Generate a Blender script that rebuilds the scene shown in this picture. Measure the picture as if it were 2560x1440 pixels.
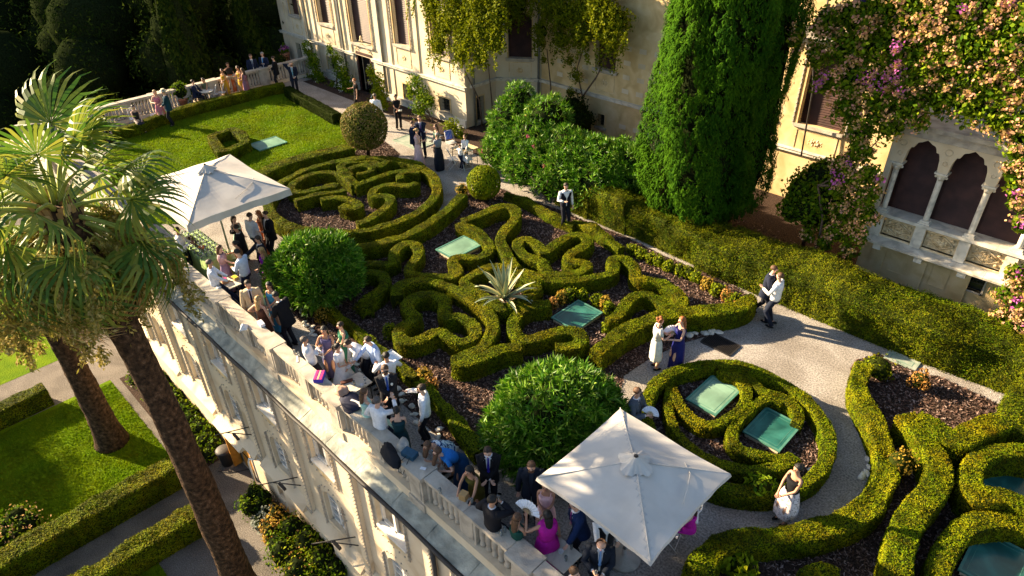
import bpy, math, random
import numpy as np
from mathutils import Matrix, Vector
for o in list(bpy.data.objects): bpy.data.objects.remove(o)
SC = bpy.context.scene
COL = SC.collection
# ---------------------------------------------------------------- camera, world, sun, exposure
cam_d = bpy.data.cameras.new('camera'); cam = bpy.data.objects.new('camera', cam_d); COL.objects.link(cam)
cam_d.sensor_width = 36.0; cam_d.lens = 36.0 * 1706.0 / 2560.0
cam_d.clip_start = 0.5; cam_d.clip_end = 1500.0
cam.matrix_world = Matrix(((0.7123, -0.38267, 0.58838, 0), (0.70168, 0.40782, -0.58423, 0), (-0.01638, 0.829, 0.559, 12.0), (0, 0, 0, 1)))
SC.camera = cam
SUN_EL = math.radians(22.0)
SUN = Vector((-math.cos(math.radians(21.5)) * math.cos(SUN_EL), -math.sin(math.radians(21.5)) * math.cos(SUN_EL), math.sin(SUN_EL))).normalized()   # towards the sun
world = bpy.data.worlds.new('World'); SC.world = world; world.use_nodes = True
wn = world.node_tree.nodes; wl = world.node_tree.links
sky = wn.new('ShaderNodeTexSky'); sky.sky_type = 'NISHITA'; sky.sun_disc = False
sky.sun_elevation = SUN_EL; sky.sun_rotation = math.atan2(SUN.x, SUN.y)
wl.new(sky.outputs[0], wn['Background'].inputs['Color']); wn['Background'].inputs['Strength'].default_value = 0.055
sd = bpy.data.lights.new('sun', 'SUN'); sd.energy = 5.0; sd.angle = math.radians(0.6); sd.color = (1.0, 0.78, 0.50)
so = bpy.data.objects.new('sun', sd); COL.objects.link(so)
so.rotation_euler = SUN.to_track_quat('Z', 'Y').to_euler(); so.location = (-40, -20, 40)
SC.view_settings.view_transform = 'Standard'; SC.view_settings.look = 'None'
SC.view_settings.exposure = 2.15; SC.view_settings.gamma = 1.0; SC.view_settings.use_curve_mapping = False
SC.cycles.max_bounces = 6; SC.cycles.diffuse_bounces = 3; SC.cycles.glossy_bounces = 2
SC.cycles.transmission_bounces = 4; SC.cycles.transparent_max_bounces = 6
RNG = np.random.default_rng(7); random.seed(7)
ZL = -6.8          # level of the lower garden

# ---------------------------------------------------------------- materials
def mat(name, col, rough=0.8, spec=0.3, noise=None, scale=8.0, bump=0.0, bscale=40.0, metal=0.0, stops=None, trans=0.0, sheen=0.0, detail=4.0, col2=None, isl=None, alpha=None, dist=0.0):
    m = bpy.data.materials.new(name); m.use_nodes = True
    nt = m.node_tree; N = nt.nodes; L = nt.links; b = N['Principled BSDF']
    b.inputs['Roughness'].default_value = rough; b.inputs['Specular IOR Level'].default_value = spec; b.inputs['Metallic'].default_value = metal
    if sheen: b.inputs['Sheen Weight'].default_value = sheen
    c4 = lambda c: (c[0], c[1], c[2], 1)
    out = None
    tc = N.new('ShaderNodeNewGeometry')
    if isl:                                        # per-leaf / per-piece colour variation
        r = N.new('ShaderNodeValToRGB'); r.color_ramp.interpolation = 'LINEAR'
        while len(r.color_ramp.elements) < len(isl): r.color_ramp.elements.new(0.5)
        for i, c in enumerate(isl):
            r.color_ramp.elements[i].position = i / (len(isl) - 1); r.color_ramp.elements[i].color = c4(c)
        L.new(tc.outputs['Random Per Island'], r.inputs[0]); out = r.outputs[0]
    if stops or noise:
        n = N.new('ShaderNodeTexNoise'); n.inputs['Scale'].default_value = scale; n.inputs['Detail'].default_value = detail; n.inputs['Distortion'].default_value = dist
        L.new(tc.outputs['Position'], n.inputs['Vector'])
        r2 = N.new('ShaderNodeValToRGB')
        st = stops or [(0.32, tuple(x * (1 - noise) for x in col)), (0.68, tuple(min(1, x * (1 + noise)) for x in col))]
        while len(r2.color_ramp.elements) < len(st): r2.color_ramp.elements.new(0.5)
        for i, (p, c) in enumerate(st):
            r2.color_ramp.elements[i].position = p; r2.color_ramp.elements[i].color = c4(c)
        L.new(n.outputs['Fac'], r2.inputs[0])
        if out is not None:
            mx = N.new('ShaderNodeMix'); mx.data_type = 'RGBA'; mx.blend_type = 'MIX'; mx.inputs[0].default_value = 0.5
            L.new(out, mx.inputs[6]); L.new(r2.outputs[0], mx.inputs[7]); out = mx.outputs[2]
        else: out = r2.outputs[0]
    if out is not None: L.new(out, b.inputs['Base Color'])
    else: b.inputs['Base Color'].default_value = c4(col)
    if bump:
        nb = N.new('ShaderNodeTexNoise'); nb.inputs['Scale'].default_value = bscale; nb.inputs['Detail'].default_value = 5
        L.new(tc.outputs['Position'], nb.inputs['Vector'])
        bp = N.new('ShaderNodeBump'); bp.inputs['Strength'].default_value = bump; bp.inputs['Distance'].default_value = 0.05
        L.new(nb.outputs['Fac'], bp.inputs['Height']); L.new(bp.outputs[0], b.inputs['Normal'])
    if trans:
        t = N.new('ShaderNodeBsdfTranslucent'); ms = N.new('ShaderNodeMixShader'); ms.inputs[0].default_value = trans
        if out is not None: L.new(out, t.inputs[0])
        else: t.inputs[0].default_value = c4(col)
        L.new(b.outputs[0], ms.inputs[1]); L.new(t.outputs[0], ms.inputs[2]); L.new(ms.outputs[0], N['Material Output'].inputs[0])
    if alpha is not None: b.inputs['Transmission Weight'].default_value = alpha; b.inputs['IOR'].default_value = 1.4
    return m

_plain = {}
def plain(c, rough=0.75, spec=0.25, sheen=0.0):
    k = (c, rough, spec, sheen)
    if k not in _plain: _plain[k] = mat('plain_colour', c, rough, spec, noise=0.12, scale=14, sheen=sheen)
    return _plain[k]

M = {}
M['gravel'] = mat('gravel', (0, 0, 0), 0.95, 0.1, stops=[(0.34, (0.20, 0.185, 0.17)), (0.5, (0.36, 0.33, 0.30)), (0.66, (0.50, 0.465, 0.42))], scale=24, bump=0.9, bscale=55, detail=6)
M['gravel_low_shade_tone'] = mat('gravel_low_shade_tone', (0, 0, 0), 0.95, 0.1, stops=[(0.30, (0.10, 0.09, 0.08)), (0.5, (0.18, 0.16, 0.14)), (0.72, (0.29, 0.26, 0.23))], scale=30, bump=0.8, bscale=45, detail=6)  # shade on the lower path is put into this darker gravel colour
M['earth'] = mat('earth', (0, 0, 0), 0.95, 0.1, stops=[(0.3, (0.02, 0.012, 0.009)), (0.5, (0.05, 0.032, 0.023)), (0.7, (0.10, 0.065, 0.05))], scale=22, bump=1.0, bscale=30, detail=7)
M['mulch'] = mat('mulch', (0, 0, 0), 0.9, 0.2, isl=[(0.015, 0.010, 0.008), (0.05, 0.028, 0.020), (0.10, 0.055, 0.04), (0.17, 0.105, 0.08), (0.34, 0.25, 0.21)])
M['grass_base'] = mat('grass_base', (0, 0, 0), 0.95, 0.05, stops=[(0.3, (0.07, 0.14, 0.002)), (0.7, (0.14, 0.21, 0.003))], scale=1.5, bump=1.0, bscale=18, detail=8)
M['grass'] = mat('grass', (0, 0, 0), 0.7, 0.15, isl=[(0.07, 0.15, 0.002), (0.13, 0.23, 0.003), (0.20, 0.28, 0.005)], stops=[(0.35, (0.09, 0.19, 0.002)), (0.6, (0.20, 0.27, 0.004))], scale=0.8, trans=0.35)
def leafm(name, cols, patch=None, scale=1.2, trans=0.25, rough=0.7, spec=0.08):
    return mat(name, (0, 0, 0), rough, spec, isl=cols, stops=patch, scale=scale, trans=trans)
M['box'] = leafm('boxwood', [(0.04, 0.085, 0.001), (0.10, 0.155, 0.002), (0.18, 0.21, 0.003), (0.25, 0.21, 0.006)], [(0.35, (0.05, 0.11, 0.001)), (0.52, (0.14, 0.175, 0.002)), (0.70, (0.27, 0.21, 0.004))], 1.3, trans=0.10, spec=0.05)
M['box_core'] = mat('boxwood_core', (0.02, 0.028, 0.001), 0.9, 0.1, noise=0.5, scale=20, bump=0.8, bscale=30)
M['treecore'] = mat('foliage_core_shade', (0.012, 0.017, 0.006), 1.0, 0.0, noise=0.5, scale=12, bump=0.8, bscale=10)  # near-black core colour painted as the shade inside crowns and climbers
M['yellow'] = leafm('yellow_shrub', [(0.22, 0.15, 0.015), (0.38, 0.24, 0.03), (0.45, 0.30, 0.05)])
M['orange'] = leafm('orange_shrub', [(0.30, 0.14, 0.03), (0.45, 0.22, 0.05), (0.5, 0.30, 0.10)])
M['lime'] = leafm('lime_shrub', [(0.08, 0.13, 0.002), (0.16, 0.21, 0.003), (0.24, 0.25, 0.005)])
M['tophedge'] = leafm('tall_hedge_leaf', [(0.03, 0.065, 0.001), (0.07, 0.115, 0.002), (0.13, 0.155, 0.003), (0.24, 0.18, 0.008)], [(0.35, (0.035, 0.075, 0.001)), (0.65, (0.15, 0.155, 0.003))], 0.9, trans=0.10, spec=0.05)
M['sphere'] = leafm('sphere_leaf', [(0.05, 0.07, 0.01), (0.10, 0.12, 0.012), (0.17, 0.15, 0.03), (0.25, 0.16, 0.07)])
M['oleander'] = leafm('oleander_leaf', [(0.03, 0.10, 0.003), (0.06, 0.19, 0.004), (0.11, 0.26, 0.006), (0.26, 0.38, 0.05)], trans=0.25, rough=0.5, spec=0.25)
M['cypress'] = leafm('cypress_leaf', [(0.008, 0.035, 0.003), (0.022, 0.075, 0.003), (0.06, 0.13, 0.004)], [(0.35, (0.010, 0.04, 0.003)), (0.65, (0.05, 0.12, 0.004))], 0.8, trans=0.0, spec=0.03, rough=.9)
M['forest'] = leafm('forest_leaf_shade_tone', [(0.006, 0.014, 0.003), (0.016, 0.028, 0.004), (0.034, 0.048, 0.006)], trans=0.0, spec=0.0, rough=1.0)  # leaf colour darkened so the woods look shaded by a hill
M['creeper'] = leafm('creeper_leaf', [(0.06, 0.09, 0.002), (0.14, 0.17, 0.003), (0.24, 0.25, 0.006)], trans=0.3)
M['vine'] = leafm('vine_leaf', [(0.03, 0.08, 0.002), (0.09, 0.16, 0.003), (0.20, 0.25, 0.008)], trans=0.3)
M['bract'] = leafm('dry_bract', [(0.36, 0.22, 0.07), (0.52, 0.34, 0.12), (0.62, 0.38, 0.20), (0.62, 0.30, 0.24)], trans=0.3)
M['bract2'] = leafm('purple_bract', [(0.45, 0.10, 0.34), (0.6, 0.16, 0.5)], trans=0.3)
M['wisteria'] = leafm('purple_flower', [(0.10, 0.04, 0.25), (0.18, 0.08, 0.35)], trans=0.2)
M['pink'] = leafm('pink_flower', [(0.6, 0.10, 0.18), (0.7, 0.2, 0.3)], trans=0.2)
M['red'] = leafm('red_flower', [(0.6, 0.04, 0.02), (0.7, 0.08, 0.04)])
M['white_flower'] = leafm('white_flower', [(0.7, 0.68, 0.6), (0.8, 0.78, 0.7)])
M['silver'] = leafm('silver_leaf', [(0.20, 0.23, 0.19), (0.34, 0.37, 0.32)])
M['palm'] = leafm('palm_leaf', [(0.04, 0.11, 0.012), (0.12, 0.19, 0.02), (0.30, 0.29, 0.04)], trans=0.38, rough=0.5, spec=0.3)
M['palm_stem'] = mat('palm_stem', (0.26, 0.30, 0.05), 0.5, 0.4, noise=0.3, scale=5)
M['palm_dry'] = leafm('palm_dry', [(0.22, 0.12, 0.04), (0.42, 0.27, 0.11), (0.55, 0.40, 0.20)], trans=0.25)
M['palm_flower'] = leafm('palm_flower', [(0.16, 0.15, 0.02), (0.30, 0.24, 0.05), (0.46, 0.36, 0.13)], trans=0.25)
M['bark'] = mat('bark', (0, 0, 0), 0.9, 0.15, stops=[(0.35, (0.02, 0.012, 0.007)), (0.58, (0.075, 0.042, 0.022)), (0.76, (0.15, 0.095, 0.06))], scale=9, bump=1.0, bscale=26, detail=10)
M['twig'] = mat('twig', (0.12, 0.085, 0.06), 0.9, 0.1, noise=0.4, scale=30)
M['plaster'] = mat('plaster', (0, 0, 0), 0.88, 0.15, stops=[(0.30, (0.52, 0.42, 0.28)), (0.55, (0.64, 0.545, 0.39)), (0.75, (0.70, 0.61, 0.46))], scale=0.9, bump=0.12, bscale=30, detail=8, dist=0.6)
M['plaster2'] = mat('plaster_yellow', (0, 0, 0), 0.88, 0.15, stops=[(0.32, (0.50, 0.35, 0.16)), (0.55, (0.64, 0.48, 0.25)), (0.72, (0.70, 0.55, 0.32))], scale=1.6, bump=0.12, bscale=30, detail=8, dist=0.8)
M['wall_cream'] = mat('wall_cream', (0, 0, 0), 0.88, 0.15, stops=[(0.30, (0.48, 0.37, 0.24)), (0.46, (0.64, 0.53, 0.38)), (0.75, (0.70, 0.60, 0.45))], scale=0.9, bump=0.15, bscale=22, detail=9, dist=1.0)
M['carved'] = mat('carved_stone', (0, 0, 0), 0.85, 0.15, stops=[(0.35, (0.55, 0.40, 0.21)), (0.65, (0.74, 0.60, 0.38))], scale=6, bump=0.6, bscale=14)
M['stone'] = mat('stone', (0, 0, 0), 0.8, 0.2, stops=[(0.30, (0.28, 0.25, 0.21)), (0.52, (0.44, 0.39, 0.32)), (0.75, (0.56, 0.50, 0.41))], scale=3.0, bump=0.3, bscale=35, detail=9, dist=0.5)
M['marble'] = mat('marble', (0, 0, 0), 0.55, 0.35, stops=[(0.32, (0.40, 0.37, 0.31)), (0.5, (0.62, 0.57, 0.47)), (0.7, (0.72, 0.67, 0.57))], scale=2.0, bump=0.1, bscale=30, detail=9, dist=2.0)
M['ledge'] = mat('lead_ledge', (0, 0, 0), 0.75, 0.25, stops=[(0.30, (0.20, 0.22, 0.20)), (0.52, (0.35, 0.36, 0.31)), (0.72, (0.47, 0.46, 0.38))], scale=1.4, bump=0.6, bscale=7, detail=8, dist=1.5)
M['shutter'] = mat('blind', (0.050, 0.020, 0.015), 0.6, 0.3, noise=0.35, scale=3)
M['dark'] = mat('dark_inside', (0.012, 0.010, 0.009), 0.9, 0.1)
M['glass'] = mat('dark_glass', (0.015, 0.02, 0.022), 0.12, 0.6)
M['iron'] = mat('iron', (0.03, 0.026, 0.025), 0.6, 0.4, noise=0.3, scale=20)
M['pipe'] = mat('grey_pipe', (0.16, 0.17, 0.16), 0.6, 0.35, noise=0.2, scale=6)
M['canvas'] = mat('canvas', (0, 0, 0), 0.85, 0.12, stops=[(0.3, (0.50, 0.47, 0.43)), (0.7, (0.57, 0.54, 0.49))], scale=1.2, bump=0.10, bscale=3.0)
M['canvas'].node_tree.nodes['Principled BSDF'].inputs['Roughness'].default_value = 0.9
M['skylight'] = mat('green_glass', (0, 0, 0), 0.28, 0.35, stops=[(0.35, (0.015, 0.095, 0.08)), (0.65, (0.035, 0.15, 0.12))], scale=1.4, detail=8)
M['skylight_pale'] = mat('pale_green_glass', (0, 0, 0), 0.35, 0.3, stops=[(0.35, (0.16, 0.29, 0.20)), (0.65, (0.22, 0.36, 0.26))], scale=1.0, detail=8)
M['window_glass'] = mat('window_glass', (0, 0, 0), 0.35, 0.4, stops=[(0.4, (0.13, 0.10, 0.07)), (0.6, (0.36, 0.28, 0.18))], scale=3.5)
M['path_glass'] = mat('dusty_glass', (0, 0, 0), 0.5, 0.3, stops=[(0.4, (0.24, 0.30, 0.24)), (0.6, (0.34, 0.37, 0.31))], scale=3)
M['skyframe'] = mat('green_frame', (0.07, 0.20, 0.15), 0.5, 0.4, noise=0.15, scale=6)
M['orange_door'] = mat('orange_wood', (0, 0, 0), 0.5, 0.3, stops=[(0.35, (0.42, 0.17, 0.02)), (0.65, (0.60, 0.27, 0.04))], scale=5)
M['terracotta'] = mat('terracotta', (0.38, 0.15, 0.08), 0.85, 0.15, noise=0.25, scale=8)
M['white_paint'] = mat('white_paint', (0.72, 0.70, 0.66), 0.5, 0.3, noise=0.08, scale=10)
M['agave'] = mat('agave', (0, 0, 0), 0.5, 0.35, stops=[(0.3, (0.14, 0.21, 0.13)), (0.7, (0.22, 0.28, 0.18))], scale=4)
M['agave_edge'] = mat('agave_edge', (0.50, 0.45, 0.22), 0.5, 0.35, noise=0.1, scale=6)
M['agave_dry'] = mat('agave_dry', (0.55, 0.45, 0.30), 0.7, 0.2, noise=0.2, scale=6)
M['green_cloth'] = mat('green_cloth', (0, 0, 0), 0.8, 0.15, stops=[(0.35, (0.26, 0.40, 0.14)), (0.65, (0.36, 0.50, 0.20))], scale=3)
M['clear'] = mat('drinking_glass', (0.85, 0.9, 0.88), 0.05, 0.5, alpha=0.85)
M['rubber'] = mat('rubber', (0.02, 0.02, 0.022), 0.7, 0.3)

def patchy(m, scale, lo, hi, tint=(1, 1, 1), detail=5.0):
    """broad uneven lighter and darker patches over an existing colour"""
    nt = m.node_tree; N = nt.nodes; L = nt.links
    for b in [n for n in N if n.type in ('BSDF_PRINCIPLED', 'BSDF_TRANSLUCENT')]:
        s = b.inputs[0]
        if not s.links: continue
        src = s.links[0].from_socket; g = N.new('ShaderNodeNewGeometry'); n = N.new('ShaderNodeTexNoise'); n.inputs['Scale'].default_value = scale; n.inputs['Detail'].default_value = detail; n.inputs['Distortion'].default_value = .6
        L.new(g.outputs['Position'], n.inputs['Vector']); r = N.new('ShaderNodeValToRGB'); r.color_ramp.elements[0].position = .36; r.color_ramp.elements[1].position = .62
        r.color_ramp.elements[0].color = (lo * tint[0], lo * tint[1], lo * tint[2], 1); r.color_ramp.elements[1].color = (hi, hi, hi, 1); L.new(n.outputs['Fac'], r.inputs[0])
        mx = N.new('ShaderNodeMix'); mx.data_type = 'RGBA'; mx.blend_type = 'MULTIPLY'; mx.inputs[0].default_value = 1; L.new(src, mx.inputs[6]); L.new(r.outputs[0], mx.inputs[7]); L.new(mx.outputs[2], s)
patchy(M['gravel'], .9, .74, 1.08, (1, .97, .93)); patchy(M['gravel_low_shade_tone'], .7, .7, 1.1); patchy(M['box'], 2.6, .55, 1.12, (1.25, .95, 1.0)); patchy(M['tophedge'], 2.2, .45, 1.15)
patchy(M['oleander'], 2.4, .5, 1.15); patchy(M['skylight'], 2.0, .6, 1.25); patchy(M['skylight_pale'], 1.6, .72, 1.1); patchy(M['canvas'], 1.6, .90, 1.03); patchy(M['grass'], .7, .72, 1.1, (1.15, 1, 1)); patchy(M['ledge'], 2.2, .7, 1.15)
# ---------------------------------------------------------------- mesh helpers
def link(o, parent=None):
    COL.objects.link(o)
    if parent is not None: o.parent = parent
    return o
def tag(o, label=None, cat=None, group=None, kind=None):
    if label: o['label'] = label
    if cat: o['category'] = cat
    if group: o['group'] = group
    if kind: o['kind'] = kind
    return o
def empty(name, loc, rz=0.0, label=None, cat=None, group=None):
    o = bpy.data.objects.new(name, None); o.empty_display_size = 0.2
    o.location = loc; o.rotation_euler = (0, 0, rz); COL.objects.link(o)
    return tag(o, label, cat, group)
def rawmesh(name, V, F, mats, mi=None, smooth=False):
    """V (n,3) array, F list/array of faces (arrays of equal arity or a list of arrays)"""
    me = bpy.data.meshes.new(name)
    V = np.asarray(V, dtype=np.float32)
    groups = F if isinstance(F, list) and len(F) and isinstance(F[0], np.ndarray) and F[0].ndim == 2 else [np.asarray(F)]
    groups = [g for g in groups if len(g)]
    me.vertices.add(len(V)); me.vertices.foreach_set('co', V.ravel())
    tot = sum(g.size for g in groups); nf = sum(len(g) for g in groups)
    me.loops.add(tot); me.loops.foreach_set('vertex_index', np.concatenate([g.ravel() for g in groups]).astype(np.int32))
    st = []; k = 0
    for g in groups:
        st.append(k + np.arange(len(g)) * g.shape[1]); k += g.size
    me.polygons.add(nf); me.polygons.foreach_set('loop_start', np.concatenate(st).astype(np.int32))
    try: me.polygons.foreach_set('loop_total', np.concatenate([np.full(len(g), g.shape[1]) for g in groups]).astype(np.int32))
    except Exception: pass
    for m in (mats if isinstance(mats, (list, tuple)) else [mats]): me.materials.append(m)
    if mi is not None: me.polygons.foreach_set('material_index', np.asarray(mi, dtype=np.int32))
    if smooth is True: me.polygons.foreach_set('use_smooth', np.ones(nf, dtype=bool))
    elif smooth is not False: me.polygons.foreach_set('use_smooth', np.asarray(smooth, dtype=bool))
    me.update(calc_edges=True)
    return me
class MB:
    """collects pieces; build() links them as ONE object"""
    def __init__(s): s.V = []; s.G = {}; s.n = 0
    def add(s, V, F, m=0, smooth=False):
        V = np.asarray(V, dtype=float).reshape(-1, 3)
        if isinstance(F, np.ndarray): fl = [F]
        else:
            d = {}
            for f in F: d.setdefault(len(f), []).append(f)
            fl = [np.array(x) for x in d.values()]
        for f in fl:
            if len(f): s.G.setdefault(f.shape[1], []).append((f + s.n, m, smooth))
        s.V.append(V); s.n += len(V); return s
    def box(s, x0, x1, y0, y1, z0, z1, m=0):
        V = [(x, y, z) for x in (x0, x1) for y in (y0, y1) for z in (z0, z1)]
        return s.add(V, [(0, 1, 3, 2), (4, 6, 7, 5), (0, 4, 5, 1), (2, 3, 7, 6), (0, 2, 6, 4), (1, 5, 7, 3)], m)
    def obox(s, c, ax, ay, az, m=0):
        c = np.array(c, float); ax, ay, az = (np.array(a, float) for a in (ax, ay, az))
        V = [c + i * ax + j * ay + k * az for i in (-1, 1) for j in (-1, 1) for k in (-1, 1)]
        return s.add(V, [(0, 1, 3, 2), (4, 6, 7, 5), (0, 4, 5, 1), (2, 3, 7, 6), (0, 2, 6, 4), (1, 5, 7, 3)], m)
    def rings(s, R, m=0, smooth=True, cap=True, close=True):
        """R: (k, n, 3) rings joined to a tube"""
        R = np.asarray(R, float); k, n, _ = R.shape
        i = np.arange(k - 1)[:, None] * n; j = np.arange(n if close else n - 1)[None, :]
        a = i + j; b = i + (j + 1) % n
        F = np.stack([a, b, b + n, a + n], -1).reshape(-1, 4)
        s.add(R.reshape(-1, 3), F, m, smooth)
        if cap and close:
            base = s.n - k * n
            s.G.setdefault(n, []).append((np.array([list(range(n))[::-1]]) + base, m, False))
            s.G.setdefault(n, []).append((np.array([list(range(n))]) + base + (k - 1) * n, m, False))
        return s
    def tube(s, pts, rad, n=6, m=0, cap=True, smooth=True):
        pts = np.asarray(pts, float); k = len(pts); rad = np.broadcast_to(np.asarray(rad, float), (k,))
        T = np.gradient(pts, axis=0); T /= np.linalg.norm(T, axis=1)[:, None] + 1e-9
        up = np.array([0, 0, 1.0]) if abs(T[0][2]) < 0.9 else np.array([1.0, 0, 0])
        a = np.linspace(0, 2 * np.pi, n, endpoint=False); R = []
        X = np.cross(T[0], up); X /= np.linalg.norm(X)
        for i in range(k):
            X = X - T[i] * X.dot(T[i]); X /= np.linalg.norm(X) + 1e-9; Y = np.cross(T[i], X)
            R.append(pts[i] + rad[i] * (np.cos(a)[:, None] * X + np.sin(a)[:, None] * Y))
        return s.rings(np.array(R), m, smooth, cap)
    def lathe(s, c, prof, n=12, m=0, smooth=True, sq=False):
        c = np.array(c, float); a = np.linspace(0, 2 * np.pi, n, endpoint=False) + (np.pi / 4 if n == 4 else 0)
        R = [[(c[0] + r * math.cos(t), c[1] + r * math.sin(t), c[2] + z) for t in a] for r, z in prof]
        return s.rings(np.array(R), m, smooth)
    def ball(s, c, r, m=0, n=10, k=7, M3=None):
        c = np.array(c, float); r = np.broadcast_to(np.asarray(r, float), (3,))
        ph = np.linspace(0.02, np.pi - 0.02, k); a = np.linspace(0, 2 * np.pi, n, endpoint=False)
        R = np.array([[(math.sin(p) * math.cos(t) * r[0], math.sin(p) * math.sin(t) * r[1], -math.cos(p) * r[2]) for t in a] for p in ph])
        if M3 is not None: R = R @ np.array(M3).T
        return s.rings(R + c, m, True)
    def mesh(s, name, mats):
        V = np.concatenate(s.V); gs = []; mi = []; sm = []
        for ar, lst in s.G.items():
            gs.append(np.concatenate([f for f, _, _ in lst])); 
            mi += [np.full(len(f), m) for f, m, _ in lst]; sm += [np.full(len(f), bool(x)) for f, _, x in lst]
        return rawmesh(name, V, gs, mats, np.concatenate(mi), np.concatenate(sm))
    def build(s, name, mats, parent=None, loc=None):
        o = bpy.data.objects.new(name, s.mesh(name, mats)); link(o, parent)
        if loc is not None: o.location = loc
        return o
def inst(src, name, parent, loc=(0, 0, 0), rz=0.0, sc=None):
    o = bpy.data.objects.new(name, src.data if hasattr(src, 'data') else src); o.location = loc; o.rotation_euler = (0, 0, rz)
    if sc: o.scale = sc
    return link(o, parent)
def copy_tree(o, parent=None):
    c = o.copy(); COL.objects.link(c); c.parent = parent
    for ch in list(o.children): copy_tree(ch, c)
    return c
def noise3(P, f, seed=0):
    """cheap smooth pseudo-noise in -1..1"""
    r = np.random.default_rng(seed); out = np.zeros(len(P))
    for i in range(5):
        w = r.normal(size=3); w *= f * (0.7 + 0.9 * r.random()) / np.linalg.norm(w)
        out += np.sin(P @ w + r.random() * 6.28)
    return out / 2.6
def leafquads(P, Nn, size, aspect=1.6, lift=0.0, rnd=0.9, tri=False, align=None, fold=0.0):
    """one small pointed quad per point; returns V, F"""
    n = len(P); Nn = Nn + rnd * RNG.normal(size=(n, 3)); Nn /= np.linalg.norm(Nn, axis=1)[:, None] + 1e-9
    A = RNG.normal(size=(n, 3)) if align is None else align + 0.35 * RNG.normal(size=(n, 3))
    T = A - Nn * (A * Nn).sum(1)[:, None]; T /= np.linalg.norm(T, axis=1)[:, None] + 1e-9
    B = np.cross(Nn, T); s = (size * (0.6 + 0.8 * RNG.random(n)))[:, None] if np.ndim(size) == 0 else (size * (0.6 + 0.8 * RNG.random(n)))[:, None]
    C0 = P + lift * Nn
    if tri:
        V = np.stack([C0 - T * s * aspect * .5, C0 + B * s * .5, C0 + T * s * aspect * .5], 1); k = 3
    else:
        V = np.stack([C0 - T * s * aspect * .5, C0 + B * s * .45 + Nn * s * fold, C0 + T * s * aspect * .5, C0 - B * s * .45 + Nn * s * fold], 1); k = 4
    return V.reshape(-1, 3), np.arange(n * k).reshape(n, k)
def clump_dirs(n):
    v = RNG.normal(size=(n, 3)); return v / np.linalg.norm(v, axis=1)[:, None]

# ---------------------------------------------------------------- ground sheets
from mathutils.geometry import tessellate_polygon
def sheet(name, poly, z, m, kind='structure', parent=None, label=None):
    V = [(p[0], p[1], z) for p in poly]
    F = [tuple(f) for f in tessellate_polygon([[Vector(v) for v in V]])]
    out = []
    for f in F:
        a, b, c = (np.array(V[i]) for i in f)
        out.append(f if np.cross(b - a, c - a)[2] > 0 else f[::-1])
    o = MB().add(V, out).build(name, m, parent)
    return tag(o, label=label, kind=kind)
def rect(a, b, c, d): return [(a, c), (b, c), (b, d), (a, d)]
sheet('ground', rect(-500, 500, -500, 500), ZL - 0.01, M['earth'])
sheet('path', rect(-60, 12, -14, 5.0), ZL, M['gravel_low_shade_tone'])
# terrace body: one slab whose top is the gravel
MB().box(-37.6, 40, 5.35, 60, ZL, 0.0).build('terrace', M['gravel'])['kind'] = 'structure'
beds = {
 'parterre_bed': [(-18.82, 16.21), (-18.25, 14.76), (-17.91, 12.93), (-17.50, 11.19), (-17.43, 9.83), (-17.67, 8.45), (-18.01, 7.50), (-17.04, 7.15), (-16.07, 6.99), (-14.76, 6.91), (-12.84, 6.94), (-11.36, 6.95), (-10.21, 6.87), (-9.24, 6.81), (-8.48, 7.01), (-7.82, 7.15), (-7.25, 7.46), (-6.59, 7.93), (-6.54, 9.30), (-7.12, 10.79), (-7.58, 11.61), (-7.50, 12.58), (-7.26, 13.76), (-6.72, 14.97), (-6.36, 16.14), (-6.81, 17.11), (-7.72, 17.40), (-8.75, 17.45), (-10.26, 17.40), (-12.05, 17.58), (-13.43, 17.50), (-15.01, 17.54), (-16.89, 17.31), (-18.03, 17.34)],
 'right_bed': [(-3.44, 15.97), (-3.46, 16.40), (-3.10, 17.10), (-2.04, 16.97), (-1.67, 17.21), (0.29, 17.08), (1.96, 16.59), (2.77, 11.44), (-0.78, 7.44), (-2.38, 6.84), (-3.11, 7.87), (-3.23, 8.43), (-2.91, 9.25), (-2.10, 10.22), (-1.66, 10.92), (-1.28, 11.83), (-1.42, 12.73), (-1.88, 13.74), (-2.41, 14.50), (-3.03, 15.08)],
 'topiary_mound': [(-25.91, 15.63), (-26.45, 16.56), (-25.60, 17.20), (-23.80, 16.75), (-23.32, 16.16), (-24.78, 15.07)],
 'wall_bed': [(-37.56, 19.99), (-33.79, 18.93), (-31.77, 19.39), (-29.59, 19.65), (-26.56, 19.12), (-24.51, 19.69), (-21.85, 19.32), (-12.58, 18.29), (-10.16, 18.96), (-7.93, 19.58), (-5.20, 21.03), (-1.37, 20.85), (-1.89, 26.65), (-21.16, 29.75), (-26.02, 26.77), (-25.28, 21.93), (-33.61, 21.46), (-39.25, 21.23)],
}
sheet('parterre_bed', beds['parterre_bed'], 0.004, M['earth'])
sheet('right_bed', beds['right_bed'], 0.004, M['earth'])
sheet('topiary_bed', beds['topiary_mound'], 0.008, M['earth'])
sheet('wall_bed', rect(-24, 20, 19.0, 24.2), 0.004, M['earth'])
sheet('rose_bed', rect(-36.5, -24.0, 19.5, 20.9), 0.004, M['earth'])
def disc(c, r, n=48): return [(c[0] + r * math.cos(i * 2 * math.pi / n), c[1] + r * math.sin(i * 2 * math.pi / n)) for i in range(n)]
C1 = (-21.21, 12.60); C2 = (-4.48, 11.69)
sheet('circle_bed', disc(C1, 3.30), 0.006, M['earth'])
sheet('circle_bed', disc(C2, 2.20), 0.008, M['earth'])
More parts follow.
